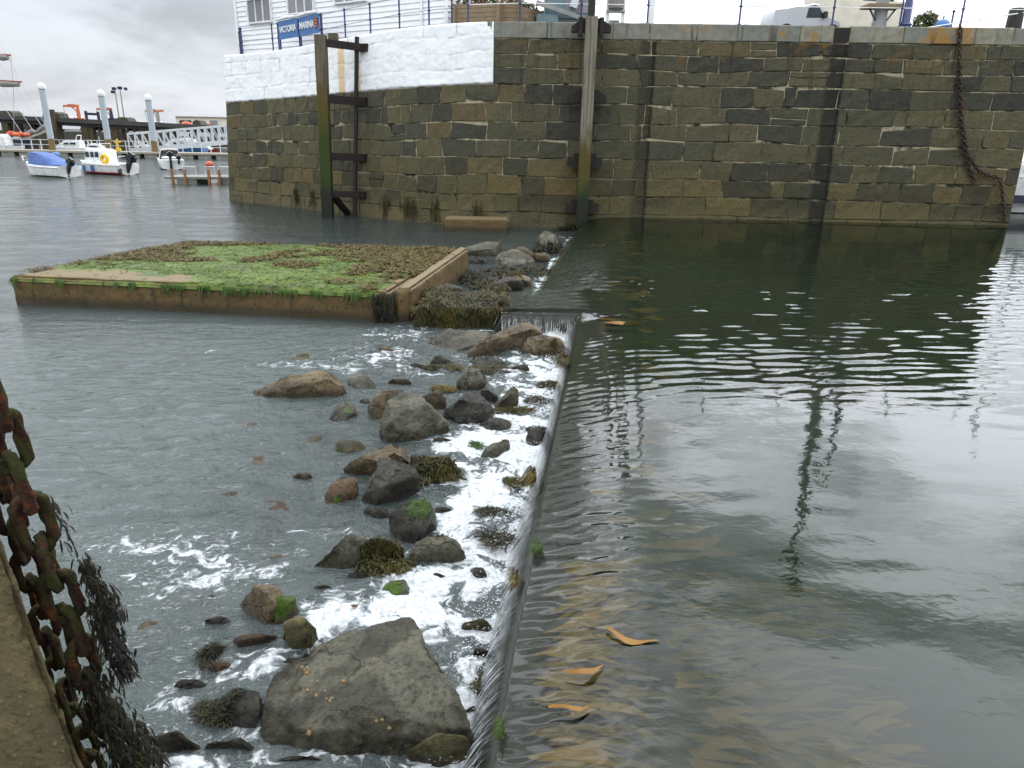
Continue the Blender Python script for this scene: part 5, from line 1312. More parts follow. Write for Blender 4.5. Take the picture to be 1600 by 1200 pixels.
for (x0, y0, x1, y1, n, w_) in [(128, 880, 178, 960, 300, 20), (150, 950, 195, 1050, 420, 24), (140, 1050, 165, 1120, 260, 40), (165, 1110, 200, 1200, 420, 40), (205, 1120, 250, 1195, 160, 16), (75, 775, 110, 850, 26, 8)]:
    for _ in range(int(n*1.1)):
        f = rg.random(); p = atY(x0+(x1-x0)*f+rg.gauss(0, w_*.38), y0+(y1-y0)*f+rg.gauss(0, 10), 2.14+rg.uniform(-.06, .05))
        frond(mb, p, (rg.uniform(-.3, .6), rg.uniform(-.3, .1), rg.uniform(-.9, .1)), rg.uniform(.022, .05), rg.uniform(.003, .007), rg, 1.6, True, 3)
mb.v = [tuple(Vector(v)-cc0) for v in mb.v]
o = link('chain_weed', mb.mesh('chain_weed'), M['chain_weed']); o.location = cc0
tag(o, 'black seaweed growing thickly on the lower part of the thick chain', 'seaweed')
# buttress: battered corner of rough concrete
e0, e1 = atY(-6, 820, 1.95), atY(135, 1215, 1.95); dv = (e1-e0)
lo_, hi_ = e0+dv*1.9, e0-dv*.05
mb = MB(); mb.loft([[hi_+Vector((-1.6, -.02, 0)), hi_, hi_+Vector((-.3, .28, 0)), hi_+Vector((-1.6, .5, 0))], [lo_+Vector((-1.6, -.02, 0)), lo_, lo_+Vector((-.3, .28, 0)), lo_+Vector((-1.6, .5, 0))]], closed=True, caps=True)
me = mb.mesh('concrete_buttress'); bm = bmesh.new(); bm.from_mesh(me); bmesh.ops.bevel(bm, geom=bm.edges[:], offset=.03, segments=2, affect='EDGES'); refine(bm, .022, 12); bm.normal_update()
for v in bm.verts:
    p = v.co; v.co = p + v.normal*(.012*fbm((p.x*5, p.y*5, p.z*5), 4)+.008*fbm((p.x*22, p.y*22, p.z*22), 3) + .016*max(0, .5-(p-Vector((round(p.x*9+.3*sin(p.z*31))/9, p.y, round(p.z*9)/9))).length*14)*(fbm((round(p.x*9)*3.3, 1, round(p.z*9)*2.1), 2) > .15))
bmesh.ops.recalc_face_normals(bm, faces=bm.faces[:]); bm.to_mesh(me); bm.free()
tag(link('concrete_buttress', me, M['concrete_near'], None, True), 'rough barnacled concrete buttress in the lower left corner', 'buttress')

# ------------------------------------------------------------------ railings along the quay edge
def rail_post(px, pyb, Y=None, h=1.13, u=None, out=-.3):
    u = u if u is not None else None
    return u
def edge_at(px, out=-.25):
    """point on top of the quay near its edge, under a given pixel column"""
    best = None
    for u in np.linspace(0.05, ULEN-.02, 700):
        p = wall_pt(u, top_z(u)+.01, out); q = p-Vector(CAM); d = np.array(q)
        x = 800 + FPX*(d@rt)/(d@fw)
        if best is None or abs(x-px) < best[0]: best = (abs(x-px), p)
    return best[1]
def railing(label, pxs, mat_post, mat_rail, heights=(.58, 1.12), group='quay railings', extra=None, radius=.032, names=('post', 'rail')):
    P = [edge_at(x) for x in pxs] if extra is None else extra
    t = thing('railing', label, 'railing', P[len(P)//2], group); heights = list(heights)
    for i, p in enumerate(P):
        mb = MB(); mb.tube([p, p+Vector((0, 0, .05))], .075, 8); mb.tube([p+Vector((0, 0, .04)), p+Vector((0, 0, heights[-1]+.02))], radius, 8)
        for h in heights: mb.ball(p+Vector((0, 0, h)), radius*1.75, 8, 5)
        mb.build('post', mat_post, t, True)
    for h in heights:
        mb = MB(); mb.tube([p+Vector((0, 0, h)) for p in P], .014, 6); mb.build('rail', mat_rail, t, True)
    return t, P
tl, PLt = railing('blue railing with thin steel rails along the whitewashed wall', [380, 428, 437, 469, 503, 540, 580, 624, 671, 706], M['blue_paint'], M['grey_wire'], (.55, 1.1))
c0 = edge_at(380); 
railing('short blue railing turning round the far left corner of the quay', None, M['blue_paint'], M['grey_wire'], (.55, 1.1), extra=[c0+Vector((-.62, 1.5, 0)), c0+Vector((-.1, .1, 0))])
tr2, PR = railing('blue railing standing on the bare granite coping', [731, 812, 907, 1010, 1155, 1300, 1404, 1500, 1640], M['blue_paint'], M['white_trim'], (.62, 1.22))
b1 = atY(1495, 41, 30.2); b1.z = 6.65
railing('blue stair railing behind the right end of the coping', None, M['blue_paint'], M['white_trim'], (.32, .86), extra=[Vector((b1.x-.0, 30.6, 6.65)), Vector((b1.x+3.0, 30.6, 6.65)), Vector((b1.x+6.5, 30.7, 6.65))])
mb = MB(); mb.tube([(b1.x-2.6, 29.6, 6.62), (b1.x+.6, 29.7, 7.15), (b1.x+5.5, 30, 7.95)], .022, 6); mb.tube([(b1.x+.6, 29.4, 6.5), (b1.x+5.5, 29.6, 7.45)], .022, 6)
o = mb.build('handrail', M['white_trim'], None, True); tag(o, 'sloping white handrail crossing the railing at the right end of the quay', 'handrail')

# ------------------------------------------------------------------ lettered sign on the railing
def font_mesh(txt, size, name, mat, parent, M4, depth=.012):
    c = bpy.data.curves.new(name, 'FONT'); c.body = txt; c.size = size; c.extrude = depth; c.align_x = 'CENTER'; c.align_y = 'CENTER'; c.offset = .006
    t = bpy.data.objects.new(name, c); COL.objects.link(t); bpy.context.view_layer.update()
    me = bpy.data.meshes.new_from_object(t.evaluated_get(bpy.context.evaluated_depsgraph_get())); bpy.data.objects.remove(t)
    me.transform(M4); me.name = name; return link(name, me, mat, parent)
s0, s1, s2 = edge_at(437, -.12), edge_at(469, -.12), edge_at(503, -.12)
sg = thing('marina_sign', 'blue two panel board with white lettering VICTORIA MARINA and a red crest on the railing', 'sign', s1)
ex = (s2-s0); ex.z = 0; ex.normalize(); ez = Vector((0, 0, 1)); en_ = ex.cross(ez)
slope = (s2.z-s0.z)/(s2-s0).length
def sgm(p): return Matrix(((ex.x, 0, en_.x, p.x), (ex.y, 0, en_.y, p.y), (slope, 1, 0, p.z), (0, 0, 0, 1)))
for a, b, txt, sx_ in ((s0, s1, 'VICTORIA', -.0), (s1, s2, 'MARINA', -.14)):
    a2 = a + ex*.05; b2 = b - ex*.05; w_ = (b2-a2).length; z0, z1 = .42, 1.14
    mb = MB(); mb.prism([a2+ez*z0, b2+ez*z0, b2+ez*z1, a2+ez*z1], en_*.04); mb.build('panel', M['blue_sign'], sg)
    mid = (a2+b2)/2 + ez*.78 + en_*.052 + ex*sx_
    sc_ = Matrix.Diagonal((.95 if txt == 'VICTORIA' else .88, 1.25, 1, 1)); 
    font_mesh(txt, w_*(.205 if txt == 'VICTORIA' else .215), 'lettering', M['white_trim'], sg, sgm(mid) @ sc_)
    mb = MB(); mb.tube([a2+ez*1.2+en_*.04-ex*.15, (a2+b2)/2+ez*1.23+en_*.05, b2+ez*1.2+en_*.04-ex*.1], [.05, .075, .06], 8); mb.build('strip_lamp', M['white_trim'], sg, True)  # plain white rolled tube above each panel, not a light
cx = s2 - ex*.24 + ez*.78 + en_*.043
sh = [(-.13, .2), (.13, .2), (.14, -.02), (.08, -.15), (0, -.22), (-.08, -.15), (-.14, -.02)]
mb = MB(); mb.prism([cx+ex*x+ez*z for x, z in sh], en_*.012); cr = mb.build('crest', M['red_paint'], sg)
M['gold'] = worn('gold_paint', (.6, .33, .08), (.5, .25, .05), .5)
for zz in (.12, .0, -.11):
    mb = MB(); q = cx+en_*.014; k = .8 if zz < -.1 else 1
    mb.prism([q+ex*x*k+ez*(z+zz) for x, z in ((-.09, -.03), (-.03, -.02), (.05, -.03), (.09, -.01), (.08, .03), (.02, .02), (-.05, .03), (-.1, .02))], en_*.008); mb.build('lion', M['gold'], cr)
for s_ in (s0, s1, s2):
    mb = MB(); mb.tube([s_-en_*.06, s_-en_*.06+ez*1.15], .04, 8); mb.build('sign_post', M['blue_paint'], sg, True)

# ------------------------------------------------------------------ white clapboard building
hA = atY(376, 82, 38.6); hB = atY(699, 34, 31.0); hA.z = hB.z = 5.6
hx = (hB-hA); hx.z = 0; HL = hx.length; hx.normalize(); hn = hx.cross(ez)
hs = thing('clapboard_building', 'white clapboard harbour office with small paned windows behind the whitewashed wall', 'building', (hA+hB)/2)
HH = 6.2
mb = MB(); mb.prism([hA, hB, hB-hn*5, hA-hn*5], (0, 0, HH)); mb.build('wall_body', M['clap'], hs)
nb = 30; bh = HH/nb
for i in range(nb):
    z = 5.6+i*bh; mb = MB()
    a, b = hA.copy(), hB.copy(); a.z = b.z = 0
    prof = [(.0, z), (.045, z), (.012, z+bh-.004), (.0, z+bh-.004)]
    mb.prism([a+hn*o_+ez*zz for o_, zz in prof], b-a); mb.build('clapboard', M['clap'], hs)
    mb = MB(); pr2 = [b+hx*o_+ez*zz for o_, zz in prof]; mb.prism(pr2, -hn*5); mb.build('clapboard', M['clap'], hs)
mb = MB(); mb.beam(hA+hn*.05, hA+hn*.05+ez*HH, .12, .12); mb.build('corner_board', M['clap'], hs)
mb = MB(); mb.beam(hB+hn*.05, hB+hn*.05+ez*HH, .12, .12); mb.build('corner_board', M['clap'], hs)
def on_house(px, py):
    d = Vector(ray(px, py)); C_ = Vector(CAM); t = (hA-C_).dot(hn)/d.dot(hn); return C_+d*t
def window(px0, px1, pyb, hgt, cols, rows_, vent=False):
    a, b = on_house(px0, pyb), on_house(px1, pyb-(px1-px0)*.2); z0 = a.z; a.z = b.z = 0; w_ = (b-a).length
    mb = MB()
    def bar(x0, x1, za, zb, o1=.1): mb.prism([a+hx*x0+hn*.03+ez*za, a+hx*x1+hn*.03+ez*za, a+hx*x1+hn*.03+ez*zb, a+hx*x0+hn*.03+ez*zb], hn*o1)
    bar(-.07, 0, z0-.06, z0+hgt+.06); bar(w_, w_+.07, z0-.06, z0+hgt+.06); bar(0, w_, z0-.06, z0, .14); bar(0, w_, z0+hgt, z0+hgt+.06)
    for i in range(1, cols): bar(w_*i/cols-.025, w_*i/cols+.025, z0, z0+hgt, .09)
    for j in range(1, rows_): bar(0, w_, z0+hgt*j/rows_-.03, z0+hgt*j/rows_+.03, .092)
    wf_ = mb.build('window', M['white_trim'], hs)
    for i in range(cols):
        for j in range(rows_):
            m2 = MB(); m2.prism([a+hx*x+hn*.05+ez*zz for x, zz in ((w_*i/cols, z0+hgt*j/rows_), (w_*(i+1)/cols, z0+hgt*j/rows_), (w_*(i+1)/cols, z0+hgt*(j+1)/rows_), (w_*i/cols, z0+hgt*(j+1)/rows_))], hn*.02)
            if vent and j == rows_-1 and i == 1:
                m2 = MB(); q = a+hx*(w_/3)+hn*.12; m2.prism([q+ez*(z0+hgt), q+hx*w_/3+ez*(z0+hgt), q+hx*w_/3+hn*.28+ez*(z0+hgt*.55), q+hn*.28+ez*(z0+hgt*.55)], hn*.02)
            m2.build('pane', M['pane'], wf_)
window(392, 426, 36, 1.9, 3, 2, True); window(454, 492, 22, 1.7, 3, 2); window(526, 572, 5, 1.7, 3, 2); window(610, 660, -14, 1.7, 3, 2)
mb = MB(); rfz = 5.6+HH; ov = .4
A_, B_, C_, D_ = hA+hn*ov-hx*ov, hB+hn*ov+hx*ov, hB-hn*(5+ov)+hx*ov, hA-hn*(5+ov)-hx*ov
for q in (A_, B_, C_, D_): q.z = rfz
r0, r1 = (A_+D_)/2+hx*2+ez*2, (B_+C_)/2-hx*2+ez*2
mb.add([A_, B_, C_, D_, r0, r1], [(0, 1, 5, 4), (1, 2, 5), (2, 3, 4, 5), (3, 0, 4), (0, 3, 2, 1)])
M['slate'] = worn('slate_roof', (.09, .095, .10), (.06, .065, .07), .6, 2, .2); mb.build('roof', M['slate'], hs)
mb = MB(); q = on_house(661, 20)+hn*.1; q.z = 5.6; mb.tube([q, q+ez*HH], .05, 8); mb.build('downpipe', M['clap'], hs, True)

# ------------------------------------------------------------------ planters, machine, frame, posts, van, boat ashore
def leaf_ball(mb, c, r, n, rg, s=.07):
    for _ in range(n):
        v = Vector((rg.gauss(0, 1), rg.gauss(0, 1), rg.gauss(0, 1))).normalized(); p = Vector(c)+Vector((v.x*r[0], v.y*r[1], v.z*r[2]))*rg.uniform(.55, 1)
        a = Vector((rg.gauss(0, 1), rg.gauss(0, 1), rg.gauss(0, 1))).normalized(); b = a.orthogonal().normalized()
        mb.add([p-a*s, p+b*s*.6, p+a*s, p-b*s*.6], [(0, 1, 2, 3)])
M['leaf'] = m_weed('planter_leaf', (.06, .12, .025), (.04, .08, .02), (.10, .15, .03), .6)
M['petal'] = m_weed('pink_petal', (.5, .05, .16), (.6, .12, .22), (.5, .02, .05), .6)
M['heather'] = m_weed('russet_foliage', (.16, .05, .04), (.22, .10, .07), (.10, .09, .02), .6)
def planter(px0, px1, pyb, Y0, Y1, h, label):
    a = atY(px0, pyb, Y0); b = atY(px1, pyb-1, Y1); a.z = b.z = 6.66; d = (b-a); w_ = d.length; d.normalize(); nrm = d.cross(ez); c = (a+b)/2
    t = thing('planter', label, 'planter', c, 'timber planters on the quay')
    nb_ = 5
    for i in range(nb_):
        for f, (p, q) in enumerate(((a, b), (a-nrm*.6, b-nrm*.6))):
            mb = MB(); z = h*i/nb_; mb.prism([p+ez*(z+.006), q+ez*(z+.006), q+ez*(z+h/nb_-.006), p+ez*(z+h/nb_-.006)], -nrm*.03); mb.build('board', M['old_wood'], t)
    for p in (a, b):
        mb = MB(); mb.prism([p+ez*.0, p-nrm*.6, p-nrm*.6+ez*h, p+ez*h], d*.03 if p is a else -d*.03); mb.build('end_board', M['old_wood'], t)
        mb = MB(); mb.beam(p+nrm*.03+ez*0, p+nrm*.03+ez*(h+.02), .1, .12); mb.build('corner_post', M['old_wood'], t)
    rg = random.Random(int(px0)); fl_ = MB(); lf = MB()
    for k in range(int(w_/.28)):
        p = a+d*(.2+.28*k)-nrm*.3+ez*(h+.05); leaf_ball(lf, p, (.3, .3, .22), 60, rg); leaf_ball(fl_, p+ez*.08, (.32, .34, .24), 22, rg, .05)
    lf.build('foliage', M['leaf'], t); fl_.build('flowers', M['petal'], t)
planter(710, 778, 33, 30.6, 29.9, .78, 'long timber planter with pink flowers at the end of the whitewashed wall')
planter(783, 812, 33, 30.2, 30.2, .8, 'narrow timber planter with flowers between two longer planters')
planter(812, 846, 31, 30.3, 31.6, .74, 'timber planter turned away behind the blue post with hanging flowers')

cr0 = atY(885, 30, 31.5); cr0.z = 6.66
t = thing('loader_crane', 'faded teal crane lorry cab with folded grey boom behind the railing', 'lorry', cr0)
mb = MB(); mb.box(cr0+Vector((.1, .5, .95)), (1.9, 1.6, 1.1)); mb.build('cab', M['teal'], t, bevel=.06)
mb = MB(); mb.box(cr0+Vector((.1, .5, 1.62)), (2.0, 1.7, .2)); mb.build('cab_roof', M['blue_sign'], t, bevel=.05)
mb = MB(); mb.box(cr0+Vector((.35, -.32, .95)), (.85, .03, .6)); mb.build('window', M['pane'], t)
mb = MB(); mb.box(cr0+Vector((-.75, -.3, .3)), (.85, .5, .55)); mb.build('engine_box', M['teal'], t, bevel=.04)
mb = MB(); mb.beam(cr0+Vector((-1.2, -.6, .95)), cr0+Vector((1.0, -.6, .3)), .14, .16); mb.build('lower_boom', M['grey_box'], t)
mb = MB(); mb.beam(cr0+Vector((.2, -.5, .8)), cr0+Vector((.6, -.4, 2.3)), .22, .26); mb.build('upper_boom', M['alu'], t)
for x in (-.7, .8):
    mb = MB(); mb.tube([cr0+Vector((x, -.3, .28)), cr0+Vector((x, -.05, .28))], .28, 16); mb.build('wheel', M['tyre'], t, True)

fr0 = atY(961, 31, 29.6); fr0.z = 6.66
t = thing('hoist_tower', 'white legged quayside hoist tower with a grimy tank and a lattice box on top', 'hoist', fr0)
for x in (-.28, .28):
    mb = MB(); mb.beam(fr0+Vector((x, 0, 0)), fr0+Vector((x, 0, 2.7)), .12, .12); mb.build('leg', M['white_trim'], t)
mb = MB(); mb.tube([fr0+Vector((0, 0, .52)), fr0+Vector((0, 0, .6)), fr0+Vector((0, 0, 1.15))], [.2, .3, .3], 14); mb.build('tank', M['tan_canvas'], t, True)
mb = MB(); mb.box(fr0+Vector((0, 0, .5)), (.66, .3, .06)); mb.build('crossbar', M['grey_box'], t)
mb = MB(); mb.box(fr0+Vector((0, .3, .12)), (.36, .3, .24)); mb.build('base_box', M['grey_box'], t)
mb = MB(); z0 = 2.7
for x in (-.35, .35):
    for y in (-.3, .3): mb.beam(fr0+Vector((x, y, z0)), fr0+Vector((x, y, z0+1.7)), .07)
for k in range(5):
    z = z0+k*.42
    for y in (-.3, .3): mb.beam(fr0+Vector((-.38, y, z)), fr0+Vector((.38, y, z)), .07)
    for x in (-.35, .35): mb.beam(fr0+Vector((x, -.3, z)), fr0+Vector((x, .3, z)), .07)
mb.build('lattice_box', M['grey_box'], t)
mb = MB(); mb.box(fr0+Vector((0, 0, z0+.8)), (.5, .4, 1.4)); mb.build('control_box', M['teal'], t)
mb = MB(); mb.tube([fr0+Vector((0, 0, z0+1.6)), fr0+Vector((0, 0, z0+3.2))], [.05, .02], 6); mb.build('aerial', M['grey_box'], t, True)
c = atY(1016, 34, 33); c.z = 6.66; mb = MB(); mb.tube([c, c+Vector((0, 0, 5.2))], [.16, .13], 12)
tag(mb.build('white_column', M['white_trim'], None, True), 'plain white column standing behind the blue post on the coping', 'column')

van0 = atY(1262, 38, 33.5); van0.z = 6.66
t = thing('parked_van', 'pale silver van parked nose right behind the coping', 'van', van0)
def car_body(mb, prof, w_, o, taper=.86):
    secs = []
    for y, k in ((-w_/2, taper), (-w_/2*.93, 1), (w_/2*.93, 1), (w_/2, taper)):
        cz = sum(p[1] for p in prof)/len(prof); secs.append([o+Vector((x, y, p if k == 1 else cz+(p-cz)*.93)) for x, p in prof])
    mb.loft(secs, closed=True, caps=True)
prof = [(-3.0, .25), (-3.05, 1.0), (-2.95, 1.35), (-1.2, 1.52), (-.2, 1.66), (.15, 1.6), (.95, 1.02), (1.7, .82), (1.9, .5), (1.85, .25)]
prof = [(x*.9*.62, z*.82) for x, z in prof]
mb = MB(); car_body(mb, prof, 1.7, van0); mb.build('body', M['car_silver'], t, True)
mb = MB(); mb.prism([van0+Vector((x*.56, -.86, z*.82)) for x, z in ((-.72, 1.0), (-.62, 1.42), (-.25, 1.56), (.1, 1.5), (.62, 1.02))], (0, .02, 0)); mb.build('side_window', M['glass'], t)
mb = MB(); mb.loft([[van0+Vector((.2*.56, y, 1.6*.82+.01)) for y in (-.7, .7)], [van0+Vector((.93*.56, y, 1.05*.82+.015)) for y in (-.72, .72)]]); mb.build('windscreen', M['pane'], t)
mb = MB(); mb.box(van0+Vector((.30, -.98, .92)), (.16, .2, .24)); mb.build('wing_mirror', M['black'], t, bevel=.03)
for x in (-1.15, .7):
    for y in (-.8, .8):
        mb = MB(); mb.tube([van0+Vector((x, y-.1, .3)), van0+Vector((x, y+.1, .3))], .3, 16); mb.build('wheel', M['tyre'], t, True)

def hull(mb, o, L, B, H, rz=0, bow=.35, n=12, sheer=.25, keel=.0):
    R = Matrix.Rotation(rz, 3, 'Z'); secs = []
    for i in range(n+1):
        f = i/n; b = B/2*(1 if f < .55 else max(.02, 1-((f-.55)/.45)**2.2)); x = -L/2+L*f
        zt = H+sheer*max(0, f-.3)**1.6; zk = keel+ (bow*H)*max(0, (f-.7)/.3)**2
        secs.append([o+R@Vector((x+(.06*L*max(0, f-.6) if j in (0, 6) else 0), y, z)) for j, (y, z) in enumerate([(-b, zt), (-b*.97, zt*.6), (-b*.82, .12*H+zk*.6), (0, zk-.1*H), (b*.82, .12*H+zk*.6), (b*.97, zt*.6), (b, zt)])])
    mb.loft(secs, closed=True, caps=True); return R
bo = atY(1345, 34, 35); bo.z = 6.9
t = thing('boat_ashore', 'cream hulled boat standing ashore with a grey canvas cover behind the railing', 'boat', bo)
mb = MB(); hull(mb, bo+Vector((-.2, .4, 0)), 4.2, 1.8, 1.5, rz=pi); mb.build('hull', M['cream'], t, True)
mb = MB(); mb.prism([bo+Vector((x, -.6, z)) for x, z in ((-.55, -.2), (-.4, .42), (1.7, .42), (1.7, -.2))], (0, 1.2, 0)); mb.build('canvas_cover', M['tan_canvas'], t)
mb = MB(); mb.box(bo+Vector((.6, .5, 1.5)), (1.7, 1.0, .9)); mb.build('wheelhouse', M['cream'], t, bevel=.06)
mb = MB(); mb.box(bo+Vector((.6, -.02, 1.6)), (1.3, .04, .4)); mb.build('window', M['glass'], t)
for x in (-1.4, 1.3):
    mb = MB(); mb.beam(bo+Vector((x, 0, -.25)), bo+Vector((x, .2, .4)), .12); mb.build('cradle_prop', M['grey_box'], t)

g0 = atY(1373, 40, 31); g0.z = 6.66
t = thing('lighting_mast', 'tall tapering grey steel mast with a small wooden platform on the quay', 'mast', g0)
mb = MB(); mb.tube([g0, g0+Vector((0, 0, .5)), g0+Vector((0, 0, .52)), g0+Vector((0, 0, 4.5)), g0+Vector((0, 0, 11.2))], [.27, .27, .25, .2, .08], 12); mb.build('column', M['grey_box'], t, True)
mb = MB(); mb.box(g0+Vector((-.05, -.1, 1.0)), (1.3, .8, .12)); mb.build('platform', M['old_wood'], t)
for x in (-.5, .5):
    mb = MB(); mb.beam(g0+Vector((x, -.1, .95)), g0+Vector((x*.3, -.1, .45)), .05); mb.build('strut', M['blue_paint'], t)
mb = MB(); mb.box(g0+Vector((0, -.1, 3.0)), (.5, .5, .8)); mb.build('equipment_box', M['grey_box'], t, bevel=.05)
mb = MB(); mb.box(g0+Vector((0, 0, 10.6)), (.6, .3, .5)); mb.box(g0+Vector((.25, 0, 11.4)), (.7, .25, .3)); mb.build('lamp_head', M['black'], t, bevel=.05)
k0 = atY(1414, 41, 30.4); k0.z = 6.66
t = thing('street_lamp', 'blue cast iron lamp post with lantern head beside the flower tub', 'street lamp', k0)
mb = MB(); mb.tube([k0+Vector((0, 0, z)) for z in (0, .1, .12, .3, .34, .38, .44, 2.2, 5.3)], [.3, .3, .22, .2, .23, .2, .15, .1, .06], 14); mb.build('column', M['blue_paint'], t, True)
mb = MB(); mb.tube([k0+Vector((0, 0, 5.2)), k0+Vector((-.3, 0, 5.5)), k0+Vector((-.45, 0, 5.3))], .035, 8); mb.build('bracket', M['blue_paint'], t, True)
mb = MB(); mb.tube([k0+Vector((-.45, 0, z)) for z in (4.75, 4.8, 5.15, 5.2, 5.4)], [.1, .13, .22, .26, .05], 10); mb.build('lantern', M['black'], t, True)
tb = atY(1445, 40, 30.6); tb.z = 6.66
t = thing('flower_tub', 'white trough full of green and russet shrubs between lamp post and mooring ball', 'planter', tb)
mb = MB(); mb.box(tb+Vector((0, 0, .1)), (1.05, .5, .22)); mb.build('trough', M['cream'], t, bevel=.02)
rg = random.Random(4); mb = MB(); leaf_ball(mb, tb+Vector((-.05, 0, .45)), (.5, .3, .34), 420, rg, .075); mb.build('foliage', M['leaf'], t)
mb = MB(); leaf_ball(mb, tb+Vector((.12, 0, .6)), (.34, .26, .28), 200, rg, .07); leaf_ball(mb, tb+Vector((-.35, -.1, .35)), (.14, .2, .16), 60, rg, .06); mb.build('russet_shrub', M['heather'], t)
mbx = atY(1473, 36, 30); mb = MB(); mb.ball((0, 0, 0), .28, 16, 10); mb.tube([(0, 0, .26), (0, 0, .36)], .03, 6)
o = mb.build('mooring_ball', M['blue_sign'], None, True); o.location = Vector((mbx.x, 30, 6.9)); tag(o, 'round blue mooring ball lying on the quay beside the flower tub', 'buoy')
pz = atY(1583, 44, 30); pz.z = 6.6; mb = MB(); mb.tube([pz+Vector((0, 0, z)) for z in (0, .9, .97)], [.27, .25, .2], 14)
tag(mb.build('timber_bollard', M['dark_void'], None, True), 'thick dark timber bollard near the right end of the quay', 'bollard')

# yacht moored behind the right end of the wall
y0 = Vector((23.0, 33.5, 0.))
t = thing('moored_yacht', 'white yacht with a dark blue cover mostly hidden behind the right wall end', 'yacht', y0)
mb = MB(); hull(mb, y0, 8.5, 2.6, 1.35, rz=radians(172), keel=-.2); mb.build('hull', M['white_paint_far'], t, True)
mb = MB(); mb.box(y0+Vector((0, -1.36, .62)), (7, .06, .34)); mb.build('fender_strip', M['navy'], t)
mb = MB(); mb.box(y0+Vector((.4, 0, 1.75)), (4.6, 1.7, .8)); mb.build('cabin', M['white_paint_far'], t, bevel=.15)
mb = MB(); mb.box(y0+Vector((.4, -.88, 1.85)), (3.4, .06, .3)); mb.build('cabin_window', M['glass'], t)
mb = MB(); mb.tube([y0+Vector((0, 0, 3.2)), y0+Vector((3.6, 0, 3.0))], .2, 10); mb.build('sail_cover', M['navy'], t, True)
mb = MB(); mb.tube([y0+Vector((-.2, 0, 1.5)), y0+Vector((-.2, 0, 11))], .07, 8); mb.build('mast', M['alu'], t, True)
mb = MB()
for x in (-3.2, -2, -.8, .4): mb.tube([y0+Vector((x, -1.2, 1.4)), y0+Vector((x, -1.2, 2.0))], .015, 5)
mb.tube([y0+Vector((-3.6, -1.2, 2.)), y0+Vector((1, -1.2, 2.))], .01, 4); mb.build('guard_rail', M['alu'], t)

# ------------------------------------------------------------------ far side of the harbour
def P(px, py, Y): return atY(px, py, Y)
YP = 96
a, b = P(-30, 181, YP), P(372, 201, YP)
t = thing('trestle_pier', 'dark raised pier on stained piles crossing the back of the harbour', 'pier', (a+b)/2)
mb = MB(); mb.prism([a, b, b+Vector((0, 5, 0)), a+Vector((0, 5, 0))], (0, 0, -.28)); mb.build('deck', M['deck_beam'], t)
mb = MB(); q = Vector((0, .25, -.29)); mb.prism([a+q, b+q, b+q+Vector((0, .6, 0)), a+q+Vector((0, .6, 0))], (0, 0, -.38)); mb.build('edge_beam', M['dark_void'], t)
mb = MB(); mb.prism([a+Vector((0, 0, .01)), b+Vector((0, 0, .01)), b+Vector((0, .3, .01)), a+Vector((0, .3, .01))], (0, 0, .22)); mb.build('kerb', M['deck_beam'], t)
for x, w_ in [(10, 1.0), (27, .9), (46, .9), (72, 1.3), (89, .9), (134, 1.0), (142, .8), (180, 1.0), (188, .8), (222, .9), (230, .8), (268, .9), (300, .9), (335, .9)]:
    c = P(x, 190+x*.045, YP+.8); mb = MB(); n_ = c.copy(); n_.z = WL-1
    mb.beam(c, n_, w_, w_*.8); mb.build('pile', M['trestle'], t)
for x0, x1, yb, yt, nm in [(-8, 24, 186, 173, 'hump'), (66, 96, 188, 175, 'hump'), (180, 202, 191, 183, 'hump'), (300, 316, 199, 187, 'hump')]:
    c0, c1 = P(x0, yb, YP+1), P(x1, yb, YP+1); ht = P(x0, yt, YP+1).z-c0.z; mb = MB()
    mb.prism([c0, c1, c1+Vector((-.25, 0, ht*.8)), c1+Vector((-.7, 0, ht)), c0+Vector((.6, 0, ht)), c0+Vector((.2, 0, ht*.8))], (0, 2, 0)); mb.build('concrete_block', M['far_wall'], t)
mb = MB(); c0, c1 = P(136, 188, YP+.5), P(155, 189, YP+.5); hh = 1.1
mb.beam(c0, c0+ez*hh, .25); mb.beam(c1, c1+ez*hh, .25); mb.beam(c0+ez*hh*.7, c1+ez*hh*.7, .3); mb.build('gantry_frame', M['navy'], t)
mb = MB(); c = P(84, 190, YP-.2); mb.beam(c+ez*1.4, Vector((c.x, c.y, WL)), .45); mb.build('fender_pile', M['trestle'], t)
# masonry quay and the road behind
YW = 122
a, b = P(-40, 203, YW), P(380, 207, YW)
zt = a.z
mb = MB(); mb.prism([Vector((a.x, YW, WL-1)), Vector((b.x, YW, WL-1)), Vector((b.x, YW+60, WL-1)), Vector((a.x, YW+60, WL-1))], (0, 0, zt-WL+1))
tag(mb.build('far_quay', M['far_wall']), 'long low masonry quay carrying parked cars behind the pier', 'quay')
cars = [(72, 'car_red', 'dark red car parked leftmost on the far quay'), (90, 'car_silver', 'silver car parked behind the first steel pile'), (147, 'car_red', 'red car parked between the two nearest trestle legs'), (159, 'car_red', 'second red car parked next to the red one by the middle pile'), (201, 'car_silver', 'grey car parked right of the floodlight posts'), (214, 'car_white', 'white car parked behind the gangway foot'), (258, 'car_red', 'red car parked right of the third steel pile'), (53, 'car_dark', 'dark car parked left of the dark red car')]
cprof = [(-2.0, .25), (-2.05, .75), (-1.7, .9), (-1.0, 1.42), (.5, 1.45), (1.15, .95), (1.95, .8), (2.05, .45), (2.0, .25)]
